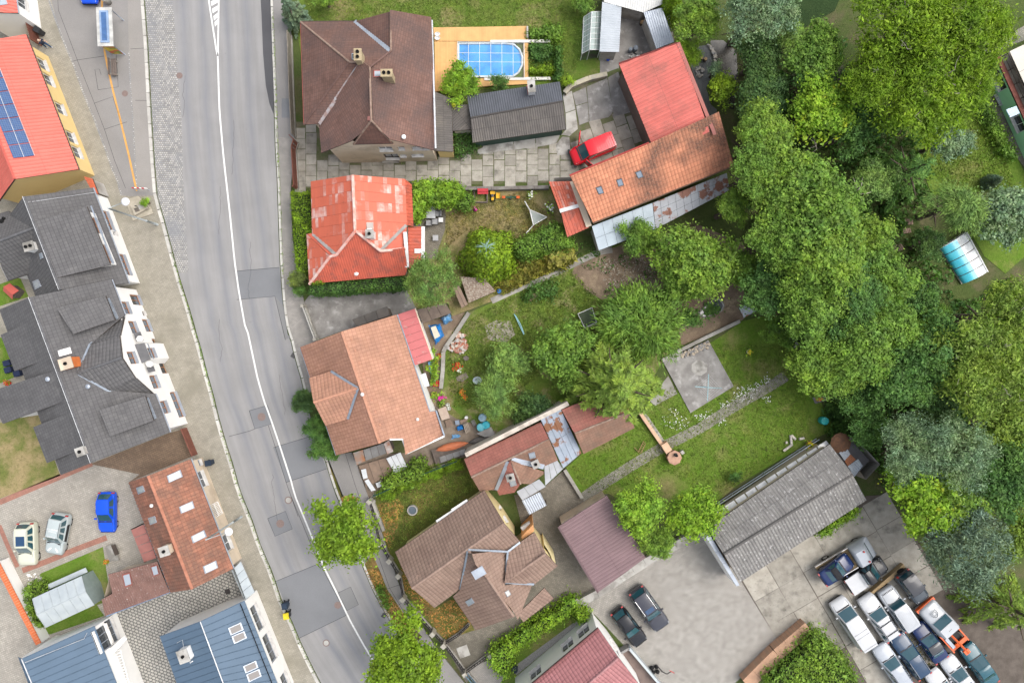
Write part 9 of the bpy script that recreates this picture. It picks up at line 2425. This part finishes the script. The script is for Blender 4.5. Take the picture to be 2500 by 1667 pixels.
plate('timber_stack', 'long bundle of planks between pickup and off-roader', 'planks', 'D4 1080,808 1100,825 1388,605 1362,568', .5,.5, M('yellow_timber', (.36,.26,.14),(.28,.2,.11), s=4, rnd=.2), None, 1); plate('timber_stack', 'loose top planks on the bundle in the car yard', 'planks', 'D4 1085,812 1360,572 1385,600 1100,822', .58,.07, BM['yellow_timber'], None, 1)
plate('orange_tub', 'orange tub on a pallet under the bright green tree', 'tub', 'C4 650,580 690,570 712,590 680,602 655,600', .4,.4, M('orange_plastic', (.7,.2,.05), grain=0)); plate('wood_pallet', 'grey pallet under the orange tub', 'pallet', 'C4 615,570 740,560 745,595 640,625', .12,.06, slatew, None, 4)
t = simple('engine_hoist', 'small black wheeled hoist with red handle on the paved yard', 'hoist', 'D3 1340,1430')
for dx, dy in ((-.3,.2),(.1,.3),(-.2,-.2),(.2,-.15)): b = B(); b.ball((S1('D3 1340,1430').x + dx, S1('D3 1340,1430').y + dy, .2),.2,10); b.go('wheel', tyre_m, t, True)
rod(S('D3 1350,1390 1400,1450 1440,1470 1470,1450', .7),.05, 'arm', iron, t); rod(S('D3 1460,1440 1500,1462', .8),.03, 'handle', M('neon_red', (.7,.05,.05), grain=0), t)
for s, lb in (('A3 1865,1118', 'white globe lamp beside the walnut trees'),):
  p = S1(s, 2.2); t = thing('globe_lamp', lb, 'lamp', (p.x, p.y, 0)); rod([V((p.x, p.y, 0)), V((p.x, p.y, 2.0))], .04, 'post', iron, t); b = B(); b.ball((p.x, p.y, 2.2),.2,12); b.go('globe', frame_w_m, t, True)
for s, rz, lb, w in (('A4 2140,820', 62, 'grey folding lounger on the terrace of the green house', .8),('A4 2270,1030', 62, 'dark bench seat below the second window of the green house', .8)):
  t = simple('garden_lounger', lb, 'lounger', s, 'terrace seats', 0, R(-rz))
  for k in range(6): B().box((-.5 + k*.2,0,.35),(.17, w, .03)).go('slat', grey_pl if 'grey' in lb else wood_dk_m, t, *FT)
  for a in (-.5,.5):
    for b_ in (-.35,.35): B().box((a, b_, .17),(.04,.04,.34)).go('leg', frame_w_m, t, *FT)
p = S1('D1 940,450'); t = thing('cellar_hatch', 'stone edged cellar hatch with brown grille in the courtyard', 'hatch', (p.x, p.y, .1))
B().prism(S('D1 862,432 905,412 960,500 975,540 900,545', .45),.1,.45).go('stone_edge', concrete_lt_m, t); B().prism(S('D1 912,418 945,405 978,485 945,500', .46),.45,.5).go('grille', wood_dk_m, t)
for s, lb in (('D1 1870,790', 'dark square drain cover in the lower court'),('D1 1105,1428', 'dark square drain cover beside the terrace'),('D2 1785,1285', 'pale square well cover on the villa drive'),('B2 1215,1045', 'dark square cover beside the ivy wall')):
  p = S1(s); t = thing('square_cover', lb, 'cover', (p.x, p.y, .115 if 'D1' in s else .02), None, R(20)); z = 1.0 if 'pale' in lb else .45; B().box((0,0,.012),(z, z, .02)).go('plate', concrete_lt_m if z == 1 else iron, t, *FT)
t = simple('play_hut', 'small red roofed play hut in the left back garden', 'play hut', 'B1 90,1040'); b = B(); q = S('B1 25,1040 80,980 155,1040 100,1112', 1.2); B().prism(inset(q, .1),.1,1.0).go('box', oldw, t)
m_ = [(q[0] + q[1])/2 + V((0,0,.4)),(q[2] + q[3])/2 + V((0,0,.4))]; b.slab([q[0], m_[0], m_[1], q[3]], .05); b.slab([m_[0], q[1], q[2], m_[1]], .05); b.go('roof', red_sheet_m, t)
t = simple('stall_table', 'dark blue garden seats beside the left back terrace', 'seat', 'C1 70,310', None)
for s in ('C1 55,290', 'C1 65,345', 'C1 140,375'): B().box((*S1(s, .5).xy, .35),(.6,.5,.5),.3).go('seat_block', M('indigo_fabric', (.02,.03,.07)) if 'indigo_fabric' not in BM else BM['indigo_fabric'], t)

# ---------------------------------------------------------------- wear: cracks in the road, weeds in kerb lines and joints
for x0, y0, L in ((-.6,14,4),(1.6,9,5),(-2.2,2,4),(2.0,-3,4),(-1.5,-12,5),(1.2,20,5),(-3.0,24,4),(2.4,-16,4)):
  p = [V((xc(y0) + x0, y0,0))]
  for k in range(int(L/.3)): p.append(p[-1] + V((RU(-.12,.12),-RU(.2,.4),0)))
  line('road_crack', p, .018,.0085, crack_m)
kl = lambda f, y0, y1, w: [V((f(y) + w, y, 0)) for y in np.linspace(y0, y1,24)] + [V((f(y) + w + .16, y, 0)) for y in np.linspace(y1, y0,24)]
for f, y0, y1, w, lb in ((xl, -6,8,-.05, 'tufts of weed along the left kerb'),(xr, 6,30,.12, 'tufts of weed along the right kerb'),(xl, -30,-8,-.1, 'weeds in the lower left kerb line')):
  scatter('weeds', kl(f, y0, y1, w),520,.13, LM['mid2'], (.1,.2),.4, clump=0, label=lb)
scatter('weeds', 'A2 900,1320 1560,1312 A3 0,1230 540,1190 620,1290 620,1440 470,1510 A2 900,1540', 900,.09, LM['mid2'], (.0,.03),.4, label='moss and weeds in the joints of the slab drive')
scatter('weeds', 'D4 1290,1130 1450,1080 1800,1330 1960,1546 1500,1546', 1500,.16, gr2,(.0,.1),.4, label='dry grass between the parked cars')
scatter('gravel', 'D4 20,790 330,1230 560,1060 700,1130 1000,1500 1200,1000 800,500 300,600', 900,.05, M('dark_grit', (.1,.09,.08)),(.005,.012),.8,1., label='grit on the car yard slabs', tilt=.05)
